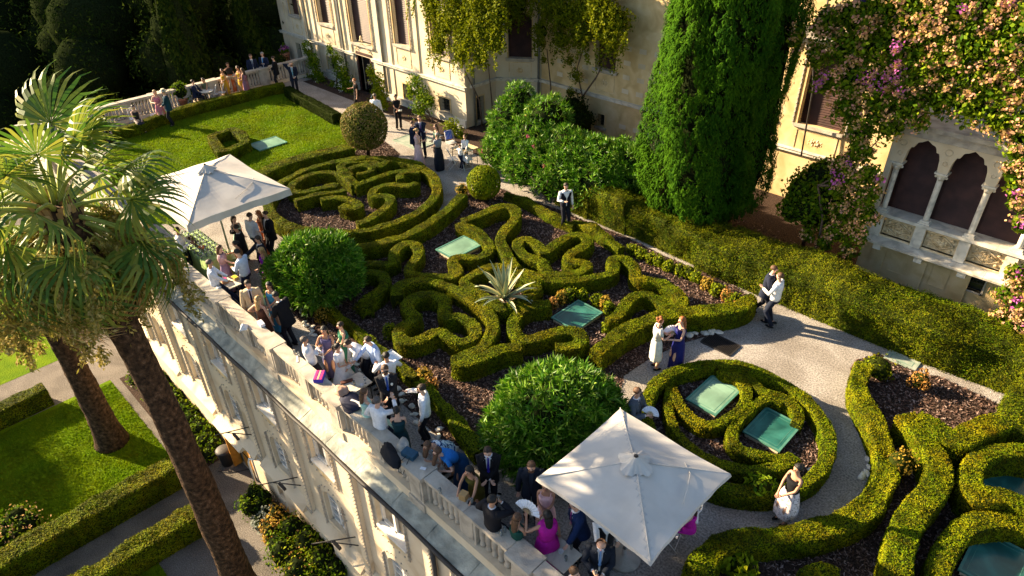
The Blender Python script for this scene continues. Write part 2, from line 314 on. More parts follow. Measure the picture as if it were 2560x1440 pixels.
LAWN = [(-33.17, 7.29), (-35.06, 8.75), (-35.75, 11.73), (-36.31, 17.91), (-35.32, 18.22), (-28.96, 17.85), (-26.11, 16.21), (-25.02, 15.03), (-24.93, 12.56), (-24.70, 10.95), (-24.06, 7.64), (-25.73, 6.10)]
sheet('lawn', LAWN, 0.010, M['grass_base'])
LOWLAWN = rect(-27.2, -20.2, -9.0, 3.3)
sheet('lower_lawn', rect(-60, -30.2, -16, 3.4), ZL + 0.006, M['grass_base'])
sheet('lower_lawn', LOWLAWN, ZL + 0.006, M['grass_base'])
sheet('lower_lawn', rect(-17.9, -13.0, -9.0, 1.2), ZL + 0.006, M['grass_base'])
IVYBED = rect(-27.0, -19.7, 3.6, 4.9)
sheet('wall_foot_bed', rect(-27.0, -19.7, 3.6, 4.9), ZL + 0.008, M['earth'])
sheet('wall_foot_bed', [(-17.6, 4.45), (-15.2, 4.1), (-8.0, 3.6), (-8.0, 4.9), (-17.6, 4.9)], ZL + 0.008, M['earth'])

# ---------------------------------------------------------------- wall helpers
def wall(name, p0, p1, z0, z1, ops, m, parent, depth=0.28, thick=0.30, kind=None):
    """wall in the vertical plane p0-p1, outer face on its right-hand side; ops = (u0, u1, z0, z1) openings with reveals"""
    p0 = np.array(p0, float); p1 = np.array(p1, float); d = p1 - p0; Ln = np.linalg.norm(d); d /= Ln
    n = np.array([d[1], -d[0]])                       # outward
    X = lambda u, z, k=0.0: (p0[0] + d[0] * u - n[0] * k, p0[1] + d[1] * u - n[1] * k, z)
    us = sorted({0.0, Ln, *[min(max(o[0], 0), Ln) for o in ops], *[min(max(o[1], 0), Ln) for o in ops]})
    zs = sorted({z0, z1, *[min(max(o[2], z0), z1) for o in ops], *[min(max(o[3], z0), z1) for o in ops]})
    b = MB()
    for i in range(len(us) - 1):
        for j in range(len(zs) - 1):
            uc = (us[i] + us[i + 1]) / 2; zc = (zs[j] + zs[j + 1]) / 2
            if any(o[0] < uc < o[1] and o[2] < zc < o[3] for o in ops): continue
            b.add([X(us[i], zs[j]), X(us[i + 1], zs[j]), X(us[i + 1], zs[j + 1]), X(us[i], zs[j + 1])], [(0, 1, 2, 3)])
    for o in ops:
        u0, u1, a, c = o[:4]
        for q in ([(u0, a), (u0, c)], [(u1, c), (u1, a)], [(u0, c), (u1, c)], [(u1, a), (u0, a)]):
            b.add([X(*q[0]), X(*q[0], depth), X(*q[1], depth), X(*q[1])], [(0, 1, 2, 3)])
    # back and caps so the wall has a thickness
    b.add([X(0, z0, thick), X(Ln, z0, thick), X(Ln, z1, thick), X(0, z1, thick)], [(3, 2, 1, 0)])
    b.add([X(0, z1), X(Ln, z1), X(Ln, z1, thick), X(0, z1, thick)], [(0, 1, 2, 3)])
    b.add([X(0, z0), X(0, z1), X(0, z1, thick), X(0, z0, thick)], [(0, 1, 2, 3)])
    b.add([X(Ln, z0), X(Ln, z1), X(Ln, z1, thick), X(Ln, z0, thick)], [(3, 2, 1, 0)])
    ob = b.build(name, m, parent)
    return ob, X, Ln
def xbox(b, X, u0, u1, z0, z1, k0, k1, m=0):
    """box on a wall plane; k = depth behind the face (negative stands proud)"""
    V = [X(u, z, k) for u in (u0, u1) for z in (z0, z1) for k in (k0, k1)]
    b.add(V, [(0, 1, 3, 2), (4, 6, 7, 5), (0, 4, 5, 1), (2, 3, 7, 6), (0, 2, 6, 4), (1, 5, 7, 3)], m); return b
def blind(X, u0, u1, z0, z1, k, parent, name='blind', step=0.085):
    """roller blind of narrow slats, each slat with its own lip"""
    n = max(4, int((z1 - z0) / step)); b = MB(); dz = (z1 - z0) / n
    for i in range(n):
        za = z0 + i * dz
        b.add([X(u0, za, k - 0.040), X(u1, za, k - 0.040), X(u1, za + dz * 0.86, k), X(u0, za + dz * 0.86, k)], [(0, 1, 2, 3)])
        b.add([X(u0, za, k - 0.040), X(u0, za, k + 0.006), X(u1, za, k + 0.006), X(u1, za, k - 0.040)], [(0, 1, 2, 3)])
    b.add([X(u0, z0, k + 0.01), X(u1, z0, k + 0.01), X(u1, z1, k + 0.01), X(u0, z1, k + 0.01)], [(0, 1, 2, 3)])
    return b.build(name, M['shutter'], parent)
def scallop(X, u, z0, z1, parent, w=0.07, step=0.13, name='carved_border', m=None, k=-0.055):
    b = MB(); n = int((z1 - z0) / step)
    for i in range(n):
        z = z0 + (i + 0.5) * (z1 - z0) / n; h = (z1 - z0) / n * 0.5
        b.add([X(u - w, z, 0), X(u, z - h, 0), X(u + w, z, 0), X(u, z + h, 0), X(u, z, k * 1.6)], [(0, 1, 4), (1, 2, 4), (2, 3, 4), (3, 0, 4)])
    xbox(b, X, u - w * .35, u + w * .35, z0, z1, k, 0.0)
    return b.build(name, m or M['stone'], parent)
def carved(X, u0, u1, z0, z1, parent, k=0.05):
    """carved stone panel: sunk field, diamond moulding, rosette and corner leaves"""
    b = MB(); uc = (u0 + u1) / 2; zc = (z0 + z1) / 2; hu = (u1 - u0) / 2 * .82; hz = (z1 - z0) / 2 * .82
    b.add([X(u0, z0, k), X(u1, z0, k), X(u1, z1, k), X(u0, z1, k)], [(0, 1, 2, 3)])
    P4 = [(uc - hu, zc), (uc, zc - hz), (uc + hu, zc), (uc, zc + hz)]
    for i in range(4):
        a = P4[i]; c = P4[(i + 1) % 4]
        b.tube([X(*a, k - .02), X(*c, k - .02)], 0.028, 4)
        b.tube([X(uc + (a[0] - uc) * .72, zc + (a[1] - zc) * .72, k - .02), X(uc + (c[0] - uc) * .72, zc + (c[1] - zc) * .72, k - .02)], 0.018, 4)
    for r, h in ((.42, .02), (.22, .045)):
        for i in range(8):
            t = i * math.pi / 4 + r; p = X(uc + math.cos(t) * hu * r, zc + math.sin(t) * hz * r, k - h)
            b.ball(p, (0.05, 0.05, 0.05), n=6, k=4)
    for su in (-1, 1):
        for sz in (-1, 1): b.ball(X(uc + su * hu * .8, zc + sz * hz * .75, k - .01), (0.06, .05, .06), n=6, k=4)
    for q in ((u0, u1, z0 - .03, z0), (u0, u1, z1, z1 + .03), (u0 - .03, u0, z0, z1), (u1, u1 + .03, z0, z1)): xbox(b, X, *q, -.02, k)
    return b.build('carved_panel', M['carved'], parent)
def archfill(b, X, u0, u1, zs, z1, k0, k1, ogee=False, n=10, m=0):
    """fills the corners above an arch that springs at zs, inside the rectangle u0..u1, zs..z1"""
    uc = (u0 + u1) / 2; r = (u1 - u0) / 2; top = z1 - 0.02
    def zz(t):
        x = abs(t)
        if ogee:
            # trefoil outline
            return zs + (top - zs) * ((1 - x ** 3.0) ** 0.5 * 0.90 + 0.10 * max(0, 1 - x * 3.5) - 0.13 * math.exp(-((x - .66) / .08) ** 2))
        return zs + (top - zs) * math.sqrt(max(0, 1 - t * t))
    ts = np.linspace(-1, 1, 2 * n + 1)
    for i in range(2 * n):
        a, c = ts[i], ts[i + 1]
        za, zc = zz(a), zz(c); ua, ub = uc + a * r, uc + c * r
        b.add([X(ua, za, k0), X(ub, zc, k0), X(ub, z1, k0), X(ua, z1, k0)], [(0, 1, 2, 3)], m)
        b.add([X(ua, za, k0), X(ua, za, k1), X(ub, zc, k1), X(ub, zc, k0)], [(0, 1, 2, 3)], m)
    return b

# ---------------------------------------------------------------- service building under the terrace
sb = empty('service_building', (0, 0, 0), 0, 'long cream plastered building below the terrace edge with arched windows and pilasters', 'building')
TW = 5.0
PIL = [-13.5 + 2.92 * k for k in range(-9, 5)]
ops = []
for p in PIL:
    c = p + 1.40
    ops.append((c - .54 + 40, c + .54 + 40, -1.72, -0.42, 'sq', c)); 
    ops.append((c - .45 + 40, c + .45 + 40, -4.18, -2.72, 'arch', c))
DOOR = (-19.02 + 40, -17.86 + 40, ZL, -4.92)
NICHE = [(p + .32 + 40, p + .72 + 40, -6.1, -4.95) for p in PIL if p > -17]
sw, SX, _ = wall('wall', (-40, TW), (1.5, TW), ZL, -0.28, [o[:4] for o in ops] + [DOOR] + NICHE, M['wall_cream'], sb)
for o in ops:
    if o[4] == 'arch': archfill(MB_ := MB(), SX, o[0], o[1], o[3] - 0.42, o[3], -0.004, 0.28).build('arch_head', M['wall_cream'], sb)
_stud = MB().ball((0, 0, 0), .027, n=6, k=4).mesh('stud', M['stone'])
for o in NICHE:
    MB().add([SX(o[0], o[2], .27), SX(o[1], o[2], .27), SX(o[1], o[3], .27), SX(o[0], o[3], .27)], [(0, 1, 2, 3)]).build('niche_back', M['plaster2'], sb)
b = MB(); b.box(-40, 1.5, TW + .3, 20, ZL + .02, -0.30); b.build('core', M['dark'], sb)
for p in PIL:
    u = p + 40
    b = MB(); xbox(b, SX, u - .17, u + .17, -4.46, -0.30, -.10, .0); xbox(b, SX, u - .12, u + .12, -4.40, -0.30, -.13, -.10); b.build('pilaster', M['wall_cream'], sb)
    scallop(SX, u + .14, -4.4, -0.4, sb, w=.035, k=-.125)
    b = MB(); xbox(b, SX, u - .17, u + .17, -4.60, -4.46, -.14, .0); b.build('pilaster_foot', M['stone'], sb)
# string ledge with a sloping top, one stone per bay
for p in PIL:
    u0 = p + 40 + .18; u1 = p + 40 + 2.92 - .18
    b = MB(); V = [SX(u, z, k) for u in (u0, u1) for z, k in ((-4.66, 0), (-4.66, -.26), (-4.58, -.28), (-4.34, 0))]
    b.add(V, [(0, 1, 2, 3), (7, 6, 5, 4), (0, 4, 5, 1), (1, 5, 6, 2), (2, 6, 7, 3)]); b.build('ledge_stone', M['wall_cream'], sb)
for i, o in enumerate(ops):
    u0, u1, z0, z1, kd, c = o
    if c < -24 or c > -6: 
        MB().add([SX(u0, z0, .27), SX(u1, z0, .27), SX(u1, z1, .27), SX(u0, z1, .27)], [(0, 1, 2, 3)]).build('pane', M['glass'], sb); continue
    fr = MB(); uc = (u0 + u1) / 2; w = .042
    for q in ((u0, u0 + w * 1.6, z0, z1), (u1 - w * 1.6, u1, z0, z1), (u0, u1, z0, z0 + w * 1.6), (u0, u1, z1 - w * 1.6, z1), (uc - w, uc + w, z0, z1)): xbox(fr, SX, *q, .12, .20)
    nb = 1 if kd == 'sq' else 4
    for k in range(nb):
        zz_ = z0 + (z1 - z0) * (k + 1) / (nb + 1) + (.12 if kd == 'sq' else 0); xbox(fr, SX, u0, u1, zz_ - w * .6, zz_ + w * .6, .13, .20)
    f = fr.build('window', M['white_paint'], sb)
    for uu in ((u0 + .05, uc - .03), (uc + .03, u1 - .05)):
        MB().add([SX(uu[0], z0, .19), SX(uu[1], z0, .19), SX(uu[1], z1, .19), SX(uu[0], z1, .19)], [(0, 1, 2, 3)]).build('pane', M['window_glass'], f)
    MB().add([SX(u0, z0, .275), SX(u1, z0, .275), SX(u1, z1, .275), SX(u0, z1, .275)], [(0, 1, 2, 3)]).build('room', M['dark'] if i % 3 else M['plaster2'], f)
    scallop(SX, u0 - .12, z0 - .25, z1 + (.1 if kd == 'sq' else -.1), sb, w=.04); scallop(SX, u1 + .12, z0 - .25, z1 + (.1 if kd == 'sq' else -.1), sb, w=.04)
    if kd == 'sq':
        b = MB(); xbox(b, SX, u0 - .02, u1 + .02, z0 - .06, z0 + .006, -.05, .115); b.build('sill', M['white_paint'], sb)
        b = MB(); V = [SX(u0 - .05, z0 - .07, 0), SX(u1 + .05, z0 - .07, 0), SX(uc + .15, z0 - .36, 0), SX(uc - .15, z0 - .36, 0), SX(u0, z0 - .07, -.05), SX(u1, z0 - .07, -.05), SX(uc + .1, z0 - .33, -.03), SX(uc - .1, z0 - .33, -.03)]
        b.add(V, [(4, 5, 6, 7), (0, 4, 7, 3), (1, 2, 6, 5), (3, 7, 6, 2), (0, 1, 5, 4)]); b.build('apron', M['carved'], sb)
        for k in range(7):
            t = k / 6; inst(_stud, 'stud', sb, SX(u0 - .1 + t * (u1 - u0 + .2), z0 - .30 - .1 * math.sin(t * math.pi), -.01))
    else:
        for k in range(11):
            t = k / 10 * math.pi; inst(_stud, 'stud', sb, SX(uc - math.cos(t) * .66, z1 - .48 + math.sin(t) * .68, -.01))
        if c > -20:
            b = MB(); b.tube([SX(uc + .95, -3.62, 0), SX(uc - .15, -4.20, -.78)], .018, 5); b.tube([SX(uc + 1.02, -3.92, 0), SX(uc + .25, -4.0, -.5)], .018, 5)
            b.build('awning_bracket', M['iron'], sb)
            b = MB(); xbox(b, SX, uc + .15, uc + .5, -4.32, -4.24, -.34, -.26); b.build('hinge_bar', M['iron'], sb)
# door
f = MB()
for q in ((DOOR[0] - .07, DOOR[0], ZL, DOOR[3] + .07), (DOOR[1], DOOR[1] + .07, ZL, DOOR[3] + .07), (DOOR[0] - .07, DOOR[1] + .07, DOOR[3], DOOR[3] + .07)): xbox(f, SX, *q, -.03, .05)
df = f.build('door_frame', M['stone'], sb)
b = MB(); nb_ = 4
for k in range(nb_):
    ua = DOOR[0] + .25 + (DOOR[1] - DOOR[0] - .27) * k / nb_; ub = DOOR[0] + .25 + (DOOR[1] - DOOR[0] - .27) * (k + 1) / nb_ - .012
    for zz0, zz1 in ((ZL + .03, -6.1), (-6.02, -5.25), (-5.18, DOOR[3] - .03)): xbox(b, SX, ua, ub, zz0, zz1, .02, .06)
dr = b.build('door', M['orange_door'], sb)
b = MB(); xbox(b, SX, DOOR[0] + .35, DOOR[1] - .3, -6.08, -6.02, -.0, .03); b.build('hinge_strap', M['iron'], dr)
b = MB(); V = [SX(DOOR[0], z, k) for z in (ZL + .02, DOOR[3]) for k in (0.0, -.30)] ; V = V + [(x + .05, y, z) for x, y, z in V]
b.add(V, [(0, 1, 3, 2), (4, 6, 7, 5), (0, 4, 5, 1), (2, 3, 7, 6), (1, 5, 7, 3), (0, 2, 6, 4)]); b.build('open_leaf', M['orange_door'], sb)
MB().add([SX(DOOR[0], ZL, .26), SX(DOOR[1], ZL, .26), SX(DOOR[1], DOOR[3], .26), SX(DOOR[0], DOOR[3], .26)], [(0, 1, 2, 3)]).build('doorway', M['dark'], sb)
b = MB()
V = [SX(u, z, k) for u in (DOOR[0] - .35, DOOR[1] + .45) for z, k in ((DOOR[3] + .1, 0), (DOOR[3] + .1, -.42), (DOOR[3] + .16, -.44), (DOOR[3] + .42, 0))]
b.add(V, [(0, 1, 2, 3), (7, 6, 5, 4), (0, 4, 5, 1), (1, 5, 6, 2), (2, 6, 7, 3)]); b.build('door_hood', M['wall_cream'], sb)
b = MB(); b.tube([SX(32.55, -.35, -.10), SX(32.55, ZL + .1, -.10)], .055, 8); b.build('downpipe', M['iron'], sb)
b = MB(); b.tube([SX(22.62, -6.5, -.25), SX(22.62, -5.35, -.25), SX(22.7, -5.15, -.22), SX(23.1, -5.05, -.02)], .035, 8); b.build('vent_pipe', M['white_paint'], sb)
# sloping lead-covered ledge, laid in separate sheets
k = 0; s = -37.6
while s < 1.5:
    w = 1.15 + .25 * ((k * 37) % 5) / 5; e = s + w
    za = RNG.uniform(-.008, .008); nx = 5; b = MB(); V = []
    for i in range(nx):
        tt = i / (nx - 1)
        for j, (t_, z_) in enumerate(((4.90, -.235), (5.05, -.185), (5.2, -.135), (5.34, -.085))):
            V.append((s + tt * (w - .012), t_, z_ + za * (j / 3) + .010 * math.sin(7 * tt + k + j * 2) * (0.4 + j % 2)))
    F = [(i * 4 + j, (i + 1) * 4 + j, (i + 1) * 4 + j + 1, i * 4 + j + 1) for i in range(nx - 1) for j in range(3)]
    b.add(V, F, 0, True); b.box(s, e - .012, 4.90, 5.34, -.30, -.262)
    b.box(e - .03, e + .012, 4.90, 5.33, -.262, -.222)
    b.build('lead_sheet', M['ledge'], sb); s = e; k += 1
b = MB(); n = 60
b.tube([(-37.6 + i * 39.1 / n, 4.86 + .012 * math.sin(i * 1.3), -.27 + .008 * math.sin(i * 2.1)) for i in range(n + 1)], .052, 8); b.build('gutter', M['iron'], sb)
b = MB(); b.box(-37.6, 1.5, 4.95, 5.36, -.34, -.30); b.build('eaves', M['stone'], sb)

# ---------------------------------------------------------------- balustrades
_bal = MB()
_bal.lathe((0, 0, 0), [(.080, 0), (.080, .06), (.058, .08), (.078, .18), (.080, .32), (.066, .48), (.052, .56), (.070, .62), (.074, .68)], 8)
BAL = _bal.mesh('baluster', M['stone'])
def bal_run(root, s0, s1, ax, rev=False):
    """local frame: x along the run, y across (outside = -y)"""
    def bx(n, a, b_, c, d, e, f, m='stone'):
        return MB().box(a, b_, c, d, e, f).build(n, M[m], root)
    L_ = s1 - s0; n = int(round(L_ / 3.03)); st = L_ / n
    for i in range(n + 1):
        x = s0 + i * st
        pb = MB(); pb.box(x - .26, x + .26, -.24, .18, -.10, .14); pb.box(x - .22, x + .22, -.20, .13, .14, .90)
        pb.box(x - .15, x + .15, -.215, -.20, .22, .82); pb.box(x + .20 + .02, x + .235, -.14, .08, .22, .82)
        pb.build('pedestal', M['stone'], root)
        cb = MB(); cb.box(x - .29, x + .29, -.26, .16, .90, .96); cb.box(x - .31, x + .31, -.29, .19, .96, 1.055); cb.build('pedestal_cap', M['stone'], root)
        if i == n: break
        a = x + .32; e = x + st - .32; mid = (a + e) / 2
        for q in ((a, mid), (mid, e)):
            c_ = MB(); c_.box(q[0] + .004, q[1] - .004, -.20, .13, .955, 1.045); c_.box(q[0] + .004, q[1] - .004, -.17, .10, .91, .955); c_.build('coping_stone', M['stone'], root)
        p_ = MB(); p_.box(a - .1, e + .1, -.20, .13, -.10, .17); p_.build('plinth', M['wall_cream'], root)
        p_ = MB(); p_.box(mid - .24, mid + .24, -.12, .12, .17, .91); p_.box(mid - .17, mid + .17, -.135, -.12, .26, .82); p_.build('panel', M['stone'], root)
        for sg, base in ((1, a - .1), (-1, e + .1)):
            h_ = MB(); h_.box(base, base + sg * .10, -.10, .10, .17, .91) if sg > 0 else h_.box(base - .10, base, -.10, .10, .17, .91); h_.build('half_pier', M['stone'], root)
        for base in (a + .09, mid + .33):
            w = (mid - .24) - (a + 0.0); k5 = 5
            for k in range(k5):
                inst(BAL, 'baluster', root, (base + k * (w - .10) / k5 * 1.0, 0, .19), 0, (1, 1, 1.07))
bt = empty('balustrade', (0, 5.47, 0), 0, 'long stone balustrade along the terrace edge above the lead ledge, guests leaning on it', 'balustrade')
bal_run(bt, -35.65, 6.9, 0)
bf = empty('balustrade', (-37.3, 0, 0), -math.pi / 2, 'stone balustrade at the far end of the lawn in front of the dark trees', 'balustrade')
bal_run(bf, -20.6, -5.6, 0)

# ---------------------------------------------------------------- villa
vl = empty('villa', (0, 0, 0), 0, 'ornate cream villa with carved window panels, dark roller blinds and a columned loggia under climbers', 'villa')
def winset(X, u0, u1, z0, z1, parent=vl, panel=None, kind='blind', border=True, sill=True, k=.24, lift=0.0):
    fr = MB()
    for q in ((u0 - .06, u0, z0, z1), (u1, u1 + .06, z0, z1), (u0 - .06, u1 + .06, z1, z1 + .06)): xbox(fr, X, *q, -.035, .03)
    f = fr.build('window', M['plaster2'], parent)
    if kind == 'blind': blind(X, u0, u1, z0 + lift, z1, k, f)
    if lift or kind != 'blind':
        MB().add([X(u0, z0, k + .02), X(u1, z0, k + .02), X(u1, z1, k + .02), X(u0, z1, k + .02)], [(0, 1, 2, 3)]).build('pane', M['glass'], f)
    if kind == 'grille':
        g = MB()
        for i in range(1, 5): g.tube([X(u0 + (u1 - u0) * i / 5, z0, k - .08), X(u0 + (u1 - u0) * i / 5, z1, k - .08)], .012, 4)
        for i in range(1, 4): g.tube([X(u0, z0 + (z1 - z0) * i / 4, k - .08), X(u1, z0 + (z1 - z0) * i / 4, k - .08)], .012, 4)
        g.build('grille', M['iron'], f)
    if sill:
        s_ = MB(); xbox(s_, X, u0 - .12, u1 + .12, z0 - .10, z0 + .005, -.12, -.001); xbox(s_, X, u0 - .08, u1 + .08, z0 - .15, z0 - .10, -.07, .02); s_.build('sill', M['stone'], f)
    if border:
        scallop(X, u0 - .17, z0 - .05, z1 + .1, f, w=.06, step=.16); scallop(X, u1 + .17, z0 - .05, z1 + .1, f, w=.06, step=.16)
    if panel: carved(X, u0 + .05, u1 - .05, z0 - panel, z0 - .22, parent)
    return f
def string(X, u0, u1, z, parent=vl, n=1, h=.14, pr=.14, m='marble'):
    for i in range(n):
        a = u0 + (u1 - u0) * i / n; c = u0 + (u1 - u0) * (i + 1) / n - .006
        b = MB(); xbox(b, X, a, c, z - h / 2, z + h / 2 - .03, -pr, .0); xbox(b, X, a, c, z + h / 2 - .03, z + h / 2, -pr - .04, .0); b.build('string_course', M[m], parent)
# left wing, long face
LW0 = (-40.5, 20.9); LW1 = (-23.9, 20.9)
wq = [(1.44, 3.16), (2.46, 3.31), (4.53, 3.08), (5.88, 3.28), (7.66, 2.98), (9.44, 3.21), (11.48, 2.90), (12.68, 3.04), (1.33, 1.74), (1.87, 0.59), (4.71, 1.56), (5.69, 1.07), (7.98, 2.00), (9.00, 0.72)]
w5 = [(14.38, 2.88), (15.60, 2.88), (11.77, 1.43), (12.48, 0.92), (14.66, 1.23), (15.45, 0.89)]
up = []
for a, c in ((0, 1), (2, 3), (4, 5), (6, 7)): up.append((wq[a][0], wq[c][0], (wq[a][1] + wq[c][1]) / 2, 6.6))
up.append((w5[0][0], w5[1][0], 3.0, 6.6))
zsill = sum(o[2] for o in (up[0], up[1], up[3])) / 3
up = [(a, c, zsill if i != 2 else zsill - .55, d) for i, (a, c, z_, d) in enumerate(up)]
lo = [(wq[8][0], wq[9][0], 0.0, 1.5), (wq[10][0], wq[11][0], .55, 1.3), (wq[12][0], wq[13][0] + .1, 0.0, 2.0), (w5[2][0], w5[3][0], .35, 1.2), (w5[4][0], w5[5][0], .45, 1.15)]
_, LX, LL = wall('wall', LW0, LW1, 0, 9.5, up + lo, M['plaster'], vl)
for i, o in enumerate(up): winset(LX, *o, panel=1.0 if i != 2 else None, lift=.12 if i == 2 else 0)
for i in (1, 3, 4): winset(LX, *lo[i], kind='grille', border=False)
b = MB(); xbox(b, LX, lo[2][0] - .14, lo[2][0], 0, 2.14, -.06, .2); xbox(b, LX, lo[2][1], lo[2][1] + .14, 0, 2.14, -.06, .2); xbox(b, LX, lo[2][0], lo[2][1], 2.0, 2.14, -.06, .2); b.build('door_frame', M['shutter'], vl)
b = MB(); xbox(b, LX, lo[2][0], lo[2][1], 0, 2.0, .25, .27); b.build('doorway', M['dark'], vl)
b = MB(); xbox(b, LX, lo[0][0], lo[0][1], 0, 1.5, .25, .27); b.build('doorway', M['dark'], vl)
b = MB(); uc = (lo[2][0] + lo[2][1]) / 2
for i in range(14):
    t = i / 13 * 2 - 1; b.ball(LX(uc + t * .6, 2.28 + .34 * (1 - abs(t)) ** .6, -.06), .05, n=6, k=4)
b.ball(LX(uc, 2.9, -.06), (.09, .06, .16), n=8, k=5); b.ball(LX(uc - .1, 2.78, -.06), .06, n=6, k=4); b.ball(LX(uc + .1, 2.78, -.06), .06, n=6, k=4)
b.build('door_crest', M['carved'], vl)
string(LX, -.1, lo[2][0] - .25, 1.95, n=7); string(LX, lo[2][1] + .25, LL + .14, 1.95, n=5)
string(LX, 0, LL, zsill - 1.15, n=6, h=.05, pr=.03, m='plaster')
for px_ in [(3.27, 3.13), (6.80, 3.64), (10.37, 3.24)]:
    b = MB(); b.tube([LX(px_[0], 0.3, -.09), LX(px_[0], 9.4, -.09)], .055, 8); b.build('drainpipe', M['pipe'], vl)
for px_ in [(0.67, 2.76), (2.82, 3.06), (3.93, 3.23), (6.30, 3.57), (7.42, 3.72), (10.22, 3.83), (11.03, 3.95), (13.28, 3.41)]:
    b = MB(); xbox(b, LX, px_[0] - .09, px_[0] + .09, 2.03, 9.4, -.06, .0); b.build('pilaster', M['plaster'], vl)
    b = MB(); xbox(b, LX, px_[0] - .09, px_[0] + .09, 0.4, 1.88, -.04, .0); b.build('pilaster', M['plaster'], vl)
b = MB(); xbox(b, LX, 0, lo[0][0] - .1, 0, .38, -.10, .0); xbox(b, LX, lo[0][1] + .1, lo[2][0] - .2, 0, .38, -.10, .0); xbox(b, LX, lo[2][1] + .2, LL, 0, .38, -.10, .0); b.build('plinth', M['marble'], vl)
# end wall of the wing, chamfered bay, recessed wall
_, EX, EL = wall('wall', (-23.9, 21.2), (-23.9, 22.9), 0, 9.5, [(.35, .85, 0.1, 1.35)], M['plaster'], vl)
winset(EX, .35, .85, .1, 1.35, kind='grille', border=False)
string(EX, .0, EL, 1.95, n=1); b = MB(); b.tube([EX(.18, 0, -.1), EX(.18, 9.4, -.1)], .05, 8); b.build('drainpipe', M['pipe'], vl)
_w = [(0.64, 2.95), (1.77, 2.98), (0.68, 5.02), (0.63, 2.79), (1.75, 2.07)]
_, CX, CL = wall('wall', (-23.9, 22.9), (-22.1, 24.2), 0, 9.5, [(_w[0][0], _w[1][0], _w[0][1], _w[2][1])], M['plaster'], vl)
b = MB(); archfill(b, CX, _w[0][0], _w[1][0], _w[2][1] - .35, _w[2][1], -.003, .22); b.build('arch_head', M['plaster'], vl)
winset(CX, _w[0][0], _w[1][0], _w[0][1], _w[2][1], border=False, panel=.95)
string(CX, 0, CL, 1.95, n=2)
for u_ in (CL - .12,):
    b = MB(); b.tube([CX(u_, 0, -.1), CX(u_, 9.4, -.1)], .055, 8); b.build('drainpipe', M['pipe'], vl)
rw = [(3.24, 3.10), (4.35, 3.23), (3.49, 5.06), (3.54, 1.58), (3.92, 1.20)]
r2 = [(10.92, 2.88), (11.57, 2.88), (12.61, 2.68), (13.87, 2.71)]
opsR = [(rw[0][0], rw[1][0], (rw[0][1] + rw[1][1]) / 2, 5.6), (rw[3][0], rw[4][0], .55, 1.15), (r2[0][0] - .3, r2[1][0], 2.95, 5.3), (r2[2][0], r2[3][0] + .3, 2.95, 5.5)]
_, RX, RL = wall('wall', (-22.1, 24.2), (-5.3, 24.2), 0, 9.5, opsR, M['plaster2'], vl)
for i in (0, 2, 3): winset(RX, *opsR[i], panel=.95, border=i == 3)
winset(RX, *opsR[1], kind='grille', border=False)
b = MB(); archfill(b, RX, opsR[3][0], opsR[3][1], 4.9, 5.5, -.003, .24); b.build('arch_head', M['plaster2'], vl)
string(RX, 0, RL, 1.95, n=10); string(RX, 10.4, RL, 6.15, n=5, h=.34, pr=.40, m='stone'); string(RX, 10.4, RL, 5.85, n=5, h=.12, pr=.22, m='stone')
b = MB()
for i in range(46): xbox(b, RX, 10.5 + i * .14, 10.56 + i * .14, 5.62, 5.76, -.12, 0)
b.build('dentil_row', M['stone'], vl)['kind'] = 'stuff'
for i in range(10):
    for zz_ in (.75, 2.35, 2.95, 3.55, 4.15):
        if any(o[0] - .4 < 1.2 + i * .75 < o[1] + .25 for o in opsR): continue
        b = MB(); xbox(b, RX, 1.0 + i * .75, 1.35 + i * .75, zz_, zz_ + .2, -.012, .0); b.build('block_relief', M['plaster'], vl)
b = MB(); b.tube([RX(RL - 3.6, 2.0, -.5), RX(RL - 3.75, 4.4, -.45), RX(RL - 3.9, 5.2, -.5), RX(RL - 3.9, 7.4, -.5)], .03, 6); b.build('drainpipe', M['iron'], vl)
# loggia bay
_, BX, BL = wall('wall', (-5.35, 20.95), (6.0, 20.95), 0, 1.45, [(2.95, 3.45, .62, 1.28)], M['plaster2'], vl)
wall('wall', (-5.35, 24.2), (-5.35, 21.25), 0, 1.45, [], M['plaster2'], vl)
wf = MB()
for q in ((2.9, 2.95, .57, 1.33), (3.45, 3.5, .57, 1.33), (2.9, 3.5, .57, .62), (2.9, 3.5, 1.28, 1.33)): xbox(wf, BX, *q, -.03, .1)
wf = wf.build('window', M['stone'], vl)
MB().add([BX(2.95, .62, .12), BX(3.45, .62, .12), BX(3.45, 1.28, .12), BX(2.95, 1.28, .12)], [(0, 1, 2, 3)]).build('pane', M['glass'], wf)
g = MB()
for i in range(2):
    for j in range(3):
        a = np.linspace(0, 2 * np.pi, 11); cu = 3.08 + i * .24 + (j % 2) * -.0; cz = 1.19 - j * .13
        g.tube([BX(cu + .08 * math.cos(t), cz + .06 * math.sin(t), .06) for t in a], .008, 4, cap=False)
for q in ((2.95, 3.45, .86, .88),): xbox(g, BX, *q, .05, .07)
g.build('grille', M['iron'], wf)
for i in range(9):                      # flat pilasters and sunk panels of the base wall
    u_ = .55 + i * 1.17
    b = MB(); xbox(b, BX, u_ - .2, u_ + .2, .05, 1.42, -.05, 0); b.build('pilaster', M['plaster2'], vl)
    if i != 2:
        b = MB()
        for q in ((u_ + .34, u_ + .84, .34, .36), (u_ + .34, u_ + .84, 1.2, 1.22), (u_ + .34, u_ + .36, .36, 1.2), (u_ + .82, u_ + .84, .36, 1.2)): xbox(b, BX, *q, -.02, 0)
        b.build('panel_moulding', M['plaster2'], vl)
    b = MB(); xbox(b, BX, u_ - .11, u_ + .11, 1.17, 1.38, -.52, -.05); b.build('bracket', M['marble'], vl)
